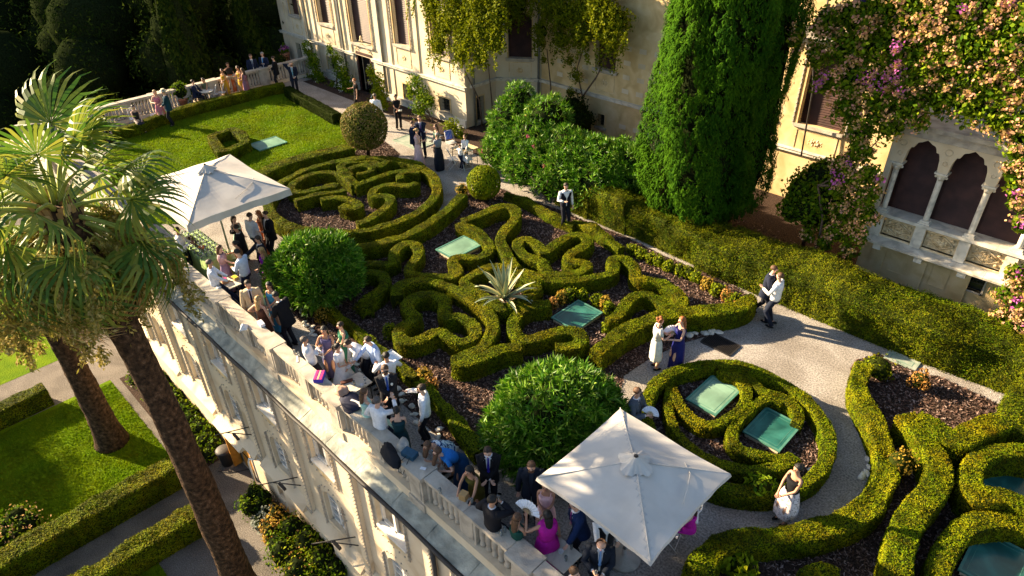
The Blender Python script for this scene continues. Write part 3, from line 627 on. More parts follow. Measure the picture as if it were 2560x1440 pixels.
for i in range(9):
    b = MB(); a = i * 1.17 - .1
    V = [BX(u, z, k) for u in (a, a + 1.165) for z, k in ((1.38, .3), (1.38, -.62), (1.45, -.64), (1.52, -.30), (1.52, .3))]
    b.add(V, [(0, 1, 2, 3, 4), (9, 8, 7, 6, 5), (0, 5, 6, 1), (1, 6, 7, 2), (2, 7, 8, 3), (3, 8, 9, 4)]); b.build('shelf_stone', M['marble'], vl)
# parapet of the loggia
_, PX_, PL = wall('parapet', (-5.35, 20.65), (6.0, 20.65), 1.50, 2.22, [(.32 + i * 1.17 + .16, .32 + i * 1.17 + 1.01, 1.60, 2.12) for i in range(8)], M['plaster'], vl, depth=.10)
for i in range(8):
    carved(PX_, .32 + i * 1.17 + .16, .32 + i * 1.17 + 1.01, 1.60, 2.12, vl, k=.09)
    b = MB(); xbox(b, PX_, .32 + i * 1.17 - .14, .32 + i * 1.17 + .14, 1.52, 2.2, -.06, 0); b.build('pier', M['marble'], vl)
for i in range(8):
    b = MB(); a = i * 1.17 - .2 + .1; xbox(b, PX_, a, a + 1.165, 2.22, 2.31, -.12, .62); b.build('parapet_coping', M['marble'], vl)
CS = [-3.84 + 1.17 * i for i in range(-1, 7)]
for s_ in CS:
    c = (s_, 20.72, 0)
    co = MB(); co.lathe((s_, 20.72, 2.42), [(.085, 0), (.08, .06), (.08, 1.22), (.072, 1.26)], 8); col = co.build('column', M['marble'], vl)
    b = MB(); b.box(s_ - .15, s_ + .15, 20.57, 20.87, 2.31, 2.36); b.box(s_ - .12, s_ + .12, 20.60, 20.84, 2.36, 2.42); b.build('base', M['marble'], col)
    b = MB(); b.lathe((s_, 20.72, 3.66), [(.085, 0), (.10, .05), (.15, .17), (.17, .2)], 8)
    for i in range(8):
        t = i * math.pi / 4; b.ball((s_ + .13 * math.cos(t), 20.72 + .13 * math.sin(t), 3.75 + .08 * (i % 2)), .045, n=6, k=4)
    b.box(s_ - .17, s_ + .17, 20.55, 20.89, 3.86, 3.90); b.build('capital', M['marble'], col)
b = MB()
AXf = lambda u, z, k=0.0: (u, 20.60 + k, z)
for i in range(len(CS) - 1):
    archfill(b, AXf, CS[i] + .13, CS[i + 1] - .13, 3.92, 4.72, 0, .22, ogee=True, n=14)
    b.box(CS[i] - .13, CS[i] + .13, 20.60, 20.82, 3.90, 4.72)
    for zc, rr in ((4.18, .055), (4.5, .09)):
        a = np.linspace(0, 2 * np.pi, 13); b.tube([(CS[i] + rr * math.cos(t), 20.595, zc + rr * math.sin(t)) for t in a], .014, 4, cap=False)
b.box(CS[-1] - .13, CS[-1] + .13, 20.6, 20.82, 3.9, 4.72); b.box(-5.3, CS[0] - .13, 20.6, 20.82, 2.31, 4.72)
b.build('arcade', M['plaster'], vl)
b = MB(); b.box(-5.35, 6, 20.55, 24.2, 4.74, 5.0); b.build('loggia_roof', M['stone'], vl)
b = MB(); b.box(-5.5, 6, 20.4, 24.2, 5.0, 5.12); b.build('cornice', M['stone'], vl)
BB = lambda u, z, k=0.0: (u, 21.05 + k, z)
for i in range(len(CS) - 1): blind(BB, CS[i] - .1, CS[i + 1] + .1, 2.31, 4.74, .10, vl)
blind(BB, -5.3, CS[0] + .1, 2.31, 4.74, .10, vl)
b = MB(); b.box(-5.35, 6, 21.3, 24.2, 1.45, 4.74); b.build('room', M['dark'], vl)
# upper storey behind the loggia roof
uo = [(0.83, 7.30), (2.13, 6.98)]
_, UX, _ = wall('wall', (-5.3, 23.2), (6, 23.2), 5.12, 10.5, [(uo[0][0] + 0, uo[0][0] + 1.6, 5.9, 9.0)], M['plaster'], vl)
winset(UX, uo[0][0], uo[0][0] + 1.6, 5.9, 9.0)

# ---------------------------------------------------------------- clipped hedges
def resample(p, step, closed=False, smooth=2):
    p = np.array(p, float)
    if closed and np.linalg.norm(p[0] - p[-1]) > .02: p = np.vstack([p, p[:1]])
    for _ in range(smooth):                                  # corner cutting
        q = [p[0]] if not closed else []
        for a, b in zip(p[:-1], p[1:]): q += [a * .75 + b * .25, a * .25 + b * .75]
        q += [p[-1]] if not closed else [q[0]]
        p = np.array(q)
    d = np.r_[0, np.cumsum(np.linalg.norm(np.diff(p, axis=0), axis=1))]; n = max(3, int(d[-1] / step))
    t = np.linspace(0, d[-1], n + 1); return np.c_[np.interp(t, d, p[:, 0]), np.interp(t, d, p[:, 1])]
_hs = 0
def hedge(label, path, w=.42, h=.55, z=0.0, closed=False, m='box', dens=2100, leaf=.036, amp=.022, group=None, name='hedge', cat='hedge', taper=None, smooth=2, shag=0.0):
    global _hs; _hs += 1
    if z == 0 and h < .7: h *= .87
    c = resample(path, .11 if w < 1 else .2, closed, smooth); n = len(c)
    T = np.gradient(c, axis=0)
    if closed: T[0] = T[-1] = c[1] - c[-2]
    T /= np.linalg.norm(T, axis=1)[:, None] + 1e-9; Nn = np.c_[-T[:, 1], T[:, 0]]
    ww = np.full(n, w * (.81 if w < .7 else .87) / 2.0)
    if taper is not None: ww = np.interp(np.linspace(0, 1, n), np.linspace(0, 1, len(taper)), taper) * w * .84 / 2
    r = .30
    prof = [(-.96, 0.0), (-1.0, .35), (-1.01, .78), (-.99, .95), (-.90, 1.0), (-.3, 1.0), (.3, 1.0), (.90, 1.0), (.99, .95), (1.01, .78), (1.0, .35), (.96, 0.0)]
    R = np.zeros((n, len(prof), 3))
    for j, (a, b) in enumerate(prof):
        R[:, j, 0] = c[:, 0] + Nn[:, 0] * ww * a; R[:, j, 1] = c[:, 1] + Nn[:, 1] * ww * a; R[:, j, 2] = z + h * b
    P = R.reshape(-1, 3); d = noise3(P, 3.2, _hs) * amp + noise3(P, 9, _hs + 50) * amp * .5 + noise3(P, 1.1, _hs + 9) * amp * .6
    out = P - np.c_[np.repeat(c, len(prof), 0), np.full(len(P), z + h * .5)]; out /= np.linalg.norm(out, axis=1)[:, None] + 1e-9
    P = P + out * d[:, None] * (P[:, 2:3] > z + .02); R = P.reshape(n, len(prof), 3)
    b = MB(); b.rings(R, 0, True, cap=False, close=False)
    if not closed:
        for e in (0, n - 1):
            cc = R[e].mean(0); k = len(prof); V = np.vstack([R[e], cc]); 
            b.add(V, [(i, i + 1, k) if e else (i + 1, i, k) for i in range(k - 1)], 0, True)
    # leaves over the whole surface
    A = R[:-1, :-1].reshape(-1, 3); B_ = R[1:, :-1].reshape(-1, 3); C_ = R[1:, 1:].reshape(-1, 3); D_ = R[:-1, 1:].reshape(-1, 3)
    if not closed:
        for e, nb in ((0, 1), (n - 1, -1)):
            cc = np.array([c[e][0], c[e][1], z + h * .5]); q = R[e]
            A = np.vstack([A, q[:-1]]); B_ = np.vstack([B_, q[1:]]); C_ = np.vstack([C_, np.repeat(cc[None], len(q) - 1, 0)]); D_ = np.vstack([D_, np.repeat(cc[None], len(q) - 1, 0)])
    nn = np.cross(C_ - A, D_ - B_); ar = np.linalg.norm(nn, axis=1) * .5; nn /= 2 * ar[:, None] + 1e-9
    mid = (A + B_ + C_ + D_) / 4; ctr = np.c_[mid[:, :2], mid[:, 2]]; axis_c = np.repeat(.5 * (c[:-1] + c[1:]), len(prof) - 1, 0)
    if len(axis_c) < len(mid): axis_c = np.vstack([axis_c, mid[len(axis_c):, :2] * 0 + np.array(c.mean(0))])
    s_ = ((mid - np.c_[axis_c, np.full(len(mid), z + h * .45)]) * nn).sum(1); nn[s_ < 0] *= -1
    N_ = int(ar.sum() * dens); idx = RNG.choice(len(ar), N_, p=ar / ar.sum()); u = RNG.random((N_, 1)); v = RNG.random((N_, 1))
    Pp = (A[idx] * (1 - u) + B_[idx] * u) * (1 - v) + (D_[idx] * (1 - u) + C_[idx] * u) * v
    cl = np.clip(noise3(Pp, 14, _hs + 3), -1, 1)
    lift = (.004 + .014 * (cl > .2) + shag * RNG.random(N_) ** 2)[:, None]
    V, F = leafquads(Pp + nn[idx] * lift, nn[idx], leaf, 1.5, 0, .42, tri=True)
    b.add(V, F, 1)
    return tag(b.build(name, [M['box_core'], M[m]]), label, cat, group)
PG = 'clipped box hedges of the knot garden'
Z5 = '.55'
hedge('long curving box hedge between the round knot bed and the big knot bed', [(-17.92, 15.28), (-17.80, 14.89), (-17.51, 14.29), (-17.27, 13.60), (-17.08, 12.91), (-17.03, 12.29), (-17.03, 11.67), (-17.13, 11.15), (-17.32, 10.69), (-17.51, 10.31), (-17.77, 9.91)], .46, .58, group=PG)
hedge('hook-shaped box hedge running to the corner by the pale skylight', [(-15.93, 10.53), (-16.40, 10.81), (-16.60, 11.22), (-16.59, 11.54), (-16.33, 11.70), (-15.90, 11.53), (-15.61, 11.16), (-15.53, 10.84), (-15.21, 10.50), (-14.87, 10.45), (-14.58, 10.72), (-14.22, 11.00), (-13.94, 11.23), (-13.96, 11.53), (-14.23, 11.69), (-14.56, 11.77), (-14.74, 12.05), (-14.54, 12.30), (-14.21, 12.51), (-14.11, 12.83), (-14.26, 13.18), (-14.62, 13.48), (-15.04, 13.65), (-15.46, 13.77), (-15.87, 13.75), (-16.24, 13.68), (-16.42, 13.70)], .42, .55, group=PG)
hedge('box hedge making the tall rounded peak between the pale skylight and the right trefoil', [(-16.34, 13.87), (-16.26, 14.34), (-16.22, 14.80), (-16.21, 15.29), (-16.01, 15.69), (-15.60, 15.75), (-15.15, 15.34), (-14.90, 14.79), (-14.72, 14.26), (-14.46, 13.83), (-14.02, 13.53), (-13.60, 13.30), (-13.20, 13.07), (-12.80, 12.86)], .46, .60, group=PG)
hedge('short straight box hedge leaving the left oleander towards the hook', [(-16.80, 9.59), (-16.55, 9.91), (-16.27, 10.16), (-15.99, 10.35), (-16.07, 10.63)], .40, .52, group=PG)
hedge('small S-shaped box hedge beside the left oleander ending in a loose tuft', [(-16.30, 9.35), (-16.16, 9.58), (-15.90, 9.78), (-15.54, 9.82), (-15.19, 9.61), (-14.97, 9.23), (-14.91, 8.87), (-14.82, 8.58), (-14.56, 8.44)], .42, .52, group=PG)
hedge('square box hedge round the agave', [(-13.55, 11.29), (-13.01, 11.23), (-12.45, 11.18), (-11.93, 11.09), (-11.52, 11.09), (-11.49, 11.42), (-11.49, 11.83), (-11.53, 12.31), (-11.64, 12.68), (-12.10, 12.73), (-12.52, 12.72), (-13.08, 12.71), (-13.47, 12.53), (-13.52, 12.19), (-13.57, 11.75)], .42, .55, closed=True, smooth=1, group=PG)
hedge('large arc of box hedge round the left trefoil', [(-14.31, 9.38), (-14.69, 9.65), (-14.73, 10.02), (-14.46, 10.41), (-14.03, 10.69), (-13.52, 10.82), (-12.97, 10.85), (-12.42, 10.81), (-12.03, 10.78), (-11.57, 10.64), (-11.20, 10.38), (-10.92, 10.02), (-10.72, 9.57), (-10.74, 9.17), (-10.85, 8.86), (-10.84, 8.65)], .44, .58, group=PG)
hedge('deep box hedge at the near edge of the knot, left of the bright oleander', [(-10.81, 8.61), (-10.58, 8.62), (-10.43, 8.86), (-10.34, 9.18), (-10.27, 9.58), (-10.15, 9.89), (-9.95, 10.18)], .46, .62, group=PG)
hedge('left trefoil of clipped box with three shaded hollows', [(-12.45, 9.64), (-12.78, 9.90), (-13.06, 10.21), (-13.47, 10.22), (-13.81, 10.01), (-13.93, 9.62), (-13.77, 9.27), (-13.36, 9.11), (-13.03, 9.19), (-13.07, 8.87), (-13.06, 8.51), (-12.79, 8.24), (-12.41, 8.20), (-12.16, 8.50), (-12.17, 8.91), (-12.17, 9.18), (-11.81, 9.17), (-11.35, 9.19), (-11.21, 9.48), (-11.29, 9.82), (-11.57, 10.03), (-11.94, 10.05), (-12.33, 9.95)], .44, .56, closed=True, group=PG)
hedge('U-shaped box hedge on the left of the teal skylight', [(-10.75, 12.24), (-10.95, 11.96), (-11.14, 11.66), (-11.12, 11.22), (-10.87, 10.78), (-10.51, 10.49), (-10.20, 10.44), (-9.95, 10.68), (-9.85, 11.03), (-9.71, 11.41), (-9.52, 11.67), (-9.18, 11.75), (-8.94, 11.54), (-8.95, 11.18), (-9.31, 10.84)], .46, .56, group=PG)
hedge('right trefoil of clipped box below the waiter by the oleanders', [(-12.77, 14.25), (-13.41, 14.49), (-13.83, 14.52), (-13.99, 14.25), (-13.69, 13.86), (-13.23, 13.67), (-12.79, 13.72), (-12.43, 13.82), (-12.05, 13.47), (-11.74, 13.51), (-11.45, 13.79), (-11.21, 14.12), (-11.22, 14.57), (-11.50, 14.69), (-11.71, 14.37), (-12.07, 14.51), (-12.16, 14.91), (-12.08, 15.39), (-12.23, 15.87), (-12.65, 16.01), (-12.91, 15.79), (-12.94, 15.24), (-12.86, 14.64)], .44, .56, closed=True, group=PG)
hedge('long snaking box hedge from the agave past the right trefoil and round in a wave', [(-13.11, 13.06), (-12.68, 12.94), (-12.24, 12.94), (-11.75, 13.06), (-11.31, 13.36), (-10.98, 13.78), (-10.67, 14.29), (-10.45, 14.74), (-10.61, 15.17), (-10.94, 15.35), (-10.88, 15.65), (-10.52, 15.72), (-10.10, 15.53), (-9.88, 15.14), (-9.59, 15.11), (-9.23, 15.34), (-8.80, 15.39), (-8.30, 15.26), (-7.96, 14.96), (-7.94, 14.48), (-8.27, 14.46), (-8.63, 14.62), (-9.01, 14.59), (-9.21, 14.28), (-9.17, 13.81), (-9.03, 13.36), (-8.90, 12.92), (-9.14, 12.94)], .44, .56, group=PG)
hedge('wide box hedge with a rounded end behind the iron grate', [(-8.29, 11.27), (-8.33, 12.05), (-8.31, 12.72), (-8.17, 13.26), (-8.01, 13.85), (-7.65, 14.39), (-7.24, 14.85), (-6.98, 15.19), (-6.73, 15.54), (-6.57, 15.97), (-6.62, 16.33), (-6.79, 16.37)], .55, .66, taper=[.8, 1, 1, 1.1, 1.2, 1.0], group=PG)
hedge('thin box border along the villa-side gravel path, left of the waiter', [(-17.13, 16.76), (-16.37, 16.79), (-15.45, 16.70), (-14.64, 16.55), (-13.82, 16.50), (-13.48, 16.54)], .32, .42, group=PG, amp=.05)
hedge('thin box border along the villa-side gravel path, right of the waiter', [(-13.71, 16.73), (-13.29, 16.75), (-12.59, 16.71), (-11.94, 16.55), (-11.25, 16.34)], .34, .45, group=PG, amp=.06)
hedge('low box border beside the left path below the left oleander', [(-15.80, 7.67), (-14.87, 7.71), (-13.99, 7.75), (-13.33, 7.69), (-12.61, 7.66), (-11.80, 7.58), (-11.21, 7.55)], .36, .42, group=PG, amp=.05)
hedge('low box border with yellowing tips beside the path, left of the bright oleander', [(-11.06, 7.54), (-10.27, 7.47), (-9.51, 7.33), (-8.78, 7.12), (-8.14, 6.97)], .40, .42, m='lime', group=PG, amp=.05)
# round knot bed behind the first umbrella
PC = 'clipped box hedges of the round knot bed'
hedge('outer ring of clipped box round the far knot bed', disc(C1, 3.2, 60), .46, .58, closed=True, smooth=0, group=PC)
hedge('leaf-shaped box hedge on the left of the round knot', [(-23.11, 13.20), (-23.70, 12.90), (-23.93, 12.42), (-23.80, 11.78), (-23.42, 11.07), (-22.97, 11.03), (-22.61, 11.44), (-22.49, 11.90), (-22.36, 12.32), (-22.14, 12.48)], .40, .55, group=PC)
hedge('box hedge line under the leaf shape in the round knot', [(-21.70, 12.49), (-21.72, 12.17), (-22.01, 11.76), (-22.19, 11.18), (-22.29, 10.67)], .40, .55, group=PC)
hedge('bar of box hedge running down to the heart in the round knot', [(-23.24, 13.20), (-22.74, 13.19), (-22.29, 13.17), (-21.72, 13.01)], .46, .58, group=PC)
hedge('heart-shaped loop of box hedge in the round knot', [(-21.67, 12.91), (-21.69, 13.39), (-21.61, 13.92), (-21.66, 14.49), (-21.54, 15.02), (-21.14, 15.39), (-21.00, 15.78), (-21.31, 15.98), (-21.99, 15.87), (-22.56, 15.54), (-22.65, 15.17), (-22.38, 14.75), (-22.68, 14.82), (-23.06, 14.85), (-23.41, 14.60), (-23.63, 14.27), (-23.78, 13.89), (-23.62, 13.54), (-23.14, 13.46), (-22.60, 13.38)], .40, .56, group=PC)
hedge('small curled box hedge inside the heart of the round knot', [(-23.15, 13.73), (-23.16, 14.16), (-22.94, 14.46), (-22.54, 14.44), (-22.30, 14.18), (-22.35, 13.86), (-22.53, 13.63)], .36, .56, group=PC)
hedge('curled box hedge at the near side of the round knot, beside the left oleander', [(-21.64, 11.37), (-21.50, 11.70), (-21.19, 11.99), (-20.70, 12.14), (-20.24, 12.16), (-20.01, 12.00), (-20.16, 11.72), (-20.64, 11.62)], .40, .55, group=PC)
hedge('scrolling box hedge on the right of the round knot ending in a sweep', [(-20.03, 14.71), (-19.96, 14.44), (-20.36, 14.16), (-20.76, 13.88), (-20.92, 13.53), (-20.73, 13.12), (-20.51, 12.90), (-20.33, 12.93), (-20.04, 13.22), (-19.77, 13.27), (-19.39, 12.94), (-19.16, 12.49), (-19.01, 11.99), (-18.91, 11.48), (-19.01, 11.21)], .42, .56, group=PC)
hedge('short box hedge with a knob above the scroll in the round knot', [(-20.71, 14.46), (-21.07, 14.68), (-21.12, 14.94), (-20.97, 15.19), (-20.70, 15.41)], .36, .60, group=PC)
# round bed by the second umbrella
PD = 'clipped box hedges of the near round bed'
hedge('outer ring of clipped box round the near round bed with two skylights', disc(C2, 2.06, 50), .36, .52, closed=True, smooth=0, group=PD)
hedge('comma-shaped box hedge cradling the upper skylight of the near round bed', [(-6.23, 11.74), (-5.94, 11.50), (-5.64, 11.27), (-5.28, 11.16), (-4.91, 11.15), (-4.68, 11.56), (-4.60, 12.11), (-4.66, 12.63), (-4.86, 13.02), (-5.22, 13.20), (-5.47, 13.10), (-5.69, 13.10), (-5.57, 13.38), (-5.18, 13.45), (-4.76, 13.28), (-4.53, 13.13), (-4.18, 13.30), (-3.72, 13.23), (-3.46, 12.93), (-3.44, 12.71)], .29, .42, group=PD)
hedge('crescent box hedge at the left of the near round bed', [(-6.26, 11.72), (-6.03, 11.26), (-5.71, 10.86), (-5.28, 10.53), (-4.85, 10.35), (-4.38, 10.33), (-3.88, 10.43), (-3.47, 10.66), (-3.16, 11.07), (-3.01, 11.45), (-2.99, 11.71)], .29, .42, group=PD)
hedge('comma-shaped box hedge round the lower skylight of the near round bed', [(-3.99, 13.12), (-4.28, 13.11), (-4.44, 12.75), (-4.47, 12.16), (-4.45, 11.63), (-4.31, 11.25), (-4.05, 11.05), (-3.75, 11.10), (-3.44, 11.27), (-3.16, 11.48), (-3.03, 11.71)], .29, .42, group=PD)
# right bed
PR = 'box hedges of the right-hand bed'
hedge('long box hedge following the curved path on the right down to the frame foot', [(-3.10, 15.68), (-2.99, 15.07), (-2.73, 14.49), (-2.42, 14.15), (-2.10, 13.78), (-1.82, 13.40), (-1.57, 13.02), (-1.38, 12.62), (-1.33, 12.19), (-1.31, 11.81), (-1.29, 11.41), (-1.39, 10.95), (-1.62, 10.43), (-1.92, 9.89), (-2.30, 9.42), (-2.70, 8.99), (-2.96, 8.60), (-3.04, 8.18), (-3.01, 7.84), (-2.88, 7.51), (-2.68, 7.09)], .56, .62, taper=[.9, .85, .9, 1.2, 1.2, 1.0, 1, 1], group=PR, amp=.05)
hedge('thick wavy box hedge running down to the frame foot in the right bed', [(-1.67, 14.34), (-1.30, 14.07), (-0.93, 13.68), (-0.66, 13.36), (-0.48, 12.86), (-0.48, 12.33), (-0.58, 11.62), (-0.58, 11.13), (-0.47, 10.56), (-0.28, 9.88), (-0.16, 9.40)], .62, .72, group=PR)
hedge('broad box hedge branch joining the tall hedge on the right', [(-1.46, 14.38), (-1.02, 14.34), (-0.60, 14.12), (-0.43, 14.59), (-0.22, 15.23), (0.09, 15.79), (0.40, 15.96)], .66, .74, group=PR)
hedge('C-shaped box hedge round the darkest skylight at the right edge', [(0.69, 15.00), (0.39, 14.83), (0.17, 14.57), (-0.08, 14.20), (-0.11, 13.71), (-0.02, 13.25), (0.15, 12.88), (0.33, 13.00), (0.50, 13.25), (0.75, 13.33), (1.06, 13.30)], .52, .70, group=PR)
hedge('U-shaped box hedge round the skylight in the bottom right corner', [(1.19, 12.94), (0.91, 12.88), (0.65, 12.68), (0.35, 12.32), (0.20, 11.93), (0.16, 11.43), (0.16, 10.99), (0.22, 10.42), (0.32, 9.91)], .48, .66, group=PR)
hedge('rounded box hump at the foot of the right bed', [(-1.45, 8.99), (-1.37, 9.19), (-1.24, 9.35), (-1.07, 9.39)], .60, .5, group=PR)
# lawn hedges
hedge('far lawn hedge in front of the far balustrade', [(-35.07, 7.76), (-35.22, 8.77), (-35.10, 9.59), (-35.64, 11.09), (-35.81, 12.53), (-35.77, 13.95), (-35.74, 15.44), (-35.71, 16.99), (-35.48, 17.77)], .55, .6, group='hedges round the far lawn')
hedge('lawn hedge beside the path under the villa', [(-34.84, 17.59), (-33.47, 17.35), (-31.96, 17.24), (-30.50, 17.11), (-29.01, 16.93)], .55, .62, group='hedges round the far lawn', m='forest')
hedge('near lawn hedge between the lawn and the round knot', [(-25.42, 10.86), (-25.74, 11.83), (-25.65, 13.05), (-25.43, 14.24), (-25.04, 15.16)], .80, .58, group='hedges round the far lawn')
hedge('square box hedge frame on the lawn with a hollow centre', [(-31.14, 11.54), (-31.25, 12.59), (-30.22, 12.60), (-29.16, 12.25), (-28.85, 11.26), (-28.98, 10.95)], .50, .55, closed=True, smooth=0, cat='hedge')
# tall villa hedge: separate humps that have grown together
TH = 'tall hedge along the path on the villa side'
hh = [(-14.6, 1.15, 1.3), (-12.9, 1.2, 1.35), (-11.3, 1.1, 1.3), (-9.8, 1.05, 1.5)]
th = ['tall hedge hump nearest the big oleander', 'tall hedge hump left of the cypress trunks', 'tall hedge hump in front of the cypress trunks', 'tall hedge hump right of the cypress trunks']
for (s_, h_, w_), lb in zip(hh, th):
    hedge(lb, [(s_ - .85, 18.3), (s_, 18.25), (s_ + .85, 18.2)], w_, h_, m='tophedge', group=TH, amp=.14, shag=.09)
hedge('long tall hedge from the tux guests to the right edge below the loggia', [(-9.1, 18.25), (-6, 18.2), (-3.5, 18.2), (-1.6, 18.3), (.6, 18.5), (3.5, 18.6), (7, 18.7)], 1.9, 1.05, m='tophedge', group=TH, amp=.17, shag=.09, dens=1500)
hedge('wide low hedge mass at the right edge below the tall hedge', [(-.15, 16.2), (.9, 16.3), (2.4, 16.3), (5, 16.5)], 1.9, .80, m='tophedge', group=TH, amp=.08, shag=.05, dens=1500)
hedge('bright green ivy strip at the foot of the loggia wall', [(-6.0, 20.1), (-3, 20.1), (0, 20.1), (4, 20.1)], .8, .35, m='vine', amp=.12, shag=.1, name='ivy_strip', cat='ivy')
# lower garden hedges
LH = 'long hedges of the lower garden'
hedge('long dark hedge between the lower lawn and the lower path', [(-19.9, -9), (-19.85, -4), (-19.85, 0.5), (-19.8, 3.35)], .95, .95, z=ZL, group=LH, amp=.06, shag=.04, dens=1500, leaf=.042)
hedge('lower garden hedge in front of the palm base', [(-17.35, -6), (-17.4, -1), (-17.45, 1.2), (-17.35, 2.7)], .85, .85, z=ZL, group=LH, amp=.06, shag=.04, dens=1500, leaf=.042)
hedge('short hedge at the left edge beyond the lower lawn', [(-27.4, -6), (-27.5, -2), (-27.6, 1.2)], .8, .8, z=ZL, group=LH, amp=.05, dens=900, leaf=.042)

# ---------------------------------------------------------------- small shrubs
def blob(b, c, r, m, n, leaf, core=None, squash=1.0, rnd=.7, aspect=1.6, amp=.18, seed=0, align=None, tri=False, shell=.25, fold=0.0):
    """leaf cloud on a lumpy ball"""
    r = np.broadcast_to(np.asarray(r, float), (3,)); d = clump_dirs(n); k = 1 + amp * noise3(d, 4.0, seed + 1) + amp * .5 * noise3(d, 11, seed + 2)
    P = d * r * (k * (1 - shell * RNG.random(n) ** 1.5))[:, None]
    V, F = leafquads(P + np.array(c), d, leaf, aspect, 0, rnd, tri=tri, align=align, fold=fold); b.add(V, F, m)
    if core is not None:
        b.ball(c, r * .78, core, 10, 7)
def shrub(label, p, r, h, m, n=260, leaf=.05, name='shrub', group=None, z=0.0, cat='shrub', extra=None):
    b = MB(); blob(b, (p[0], p[1], z + h * .5), (r, r, h * .52), 1, n, leaf, 0, amp=.25, seed=int(abs(p[0] * 97 + p[1] * 31)) % 900)
    if extra: blob(b, (p[0], p[1], z + h * .55), (r * 1.05, r * 1.05, h * .5), 2, extra[1], extra[2], None, seed=5)
    return tag(b.build(name, [M['box_core'], M[m]] + ([M[extra[0]]] if extra else [])), label, cat, group)
SR = 'small box plants in a row along the villa-side path'
row = [(-11.10, 16.73), (-10.75, 16.72), (-10.30, 16.69), (-9.99, 16.73), (-9.62, 16.67), (-9.23, 16.73), (-8.91, 16.81), (-8.62, 16.71), (-8.15, 16.62), (-7.77, 16.52), (-7.39, 16.46), (-7.12, 16.40), (-6.85, 16.16)]
rowm = ['lime', 'lime', 'lime', 'lime', 'lime', 'lime', 'lime', 'lime', 'yellow', 'lime', 'orange', 'lime', 'orange']
rown = ['first', 'second', 'third', 'fourth', 'fifth', 'sixth', 'seventh', 'eighth', 'ninth', 'tenth', 'eleventh', 'twelfth', 'thirteenth']
for p, m_, o_ in zip(row, rowm, rown):
    shrub(f'{"golden" if m_ == "yellow" else "browned orange" if m_ == "orange" else "green"} small box plant, {o_} from the border hedge in the row by the path', p, .21, .42, m_, 330, .045, 'box_plant', SR)
for (p, m_, lb, r_, h_) in zip([(-10.95, 12.60), (-10.93, 12.93), (-10.84, 13.22), (-10.51, 13.47), (-10.08, 13.62), (-9.84, 13.65), (-9.52, 13.45), (-9.09, 12.80)] + [(-15.43, 7.49), (-18.57, 15.79), (-11.15, 7.79), (-10.78, 7.72), (-1.90, 16.37), (-1.28, 13.01), (-2.87, 16.08), (-13.38, 8.37), (-14.90, 8.49)],
      ['orange', 'yellow', 'lime', 'lime', 'lime', 'yellow', 'lime', 'lime', 'yellow', 'yellow', 'yellow', 'orange', 'orange', 'yellow', 'box', 'lime', 'box'],
      ['browned box plant at the end of the U-shaped hedge', 'golden box plant above the teal skylight, beside the browned one', 'larger green box plant above the teal skylight', 'narrow green box plant above the teal skylight', 'green box plant right of the teal skylight',
       'golden box plant right of the teal skylight', 'green plant at the end of the wave hedge', 'light green leafy tuft below the wave hedge', 'golden tuft on the left path border', 'golden tuft between the long hedge and the small ball bush',
       'golden tuft of the low border behind the smoking man', 'browned tuft of the low border behind the smoking man', 'browned shrub at the top of the right bed', 'golden patch on the curved path hedge', 'loose dark green plant at the top end of the curved path hedge',
       'yellow-green tuft where the path border nears the guests', 'loose tuft at the end of the small S hedge'],
      [.16, .2, .26, .16, .2, .2, .2, .15, .25, .28, .22, .2, .26, .32, .45, .2, .24], [.4, .45, .5, .45, .42, .42, .5, .3, .5, .55, .5, .45, .5, .75, .6, .5, .5]):
    shrub(lb, p, r_, h_, m_, 340, .045, 'shrub')
# ---------------------------------------------------------------- ball topiaries
def ball_tree(label, p, z, r, n, leaf, m='sphere'):
    t = empty('ball_topiary', (p[0], p[1], 0), 0, label, 'topiary')
    b = MB(); b.tube([(0, 0, 0), (.05, 0, z * .5), (0, .03, z)], [.09, .07, .06], 7); b.build('trunk', M['bark'], t)
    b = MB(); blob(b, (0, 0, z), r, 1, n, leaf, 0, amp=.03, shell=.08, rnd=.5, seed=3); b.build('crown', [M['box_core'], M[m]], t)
_p = [(-24.58, 15.61), (-17.71, 16.18)]
ball_tree('large clipped ball tree on a mound beside the lawn', _p[0], 1.42, 1.02, 9000, .055)
ball_tree('smaller clipped ball bush where the path forks, right of the round knot', _p[1], .75, .66, 5200, .05, 'lime')
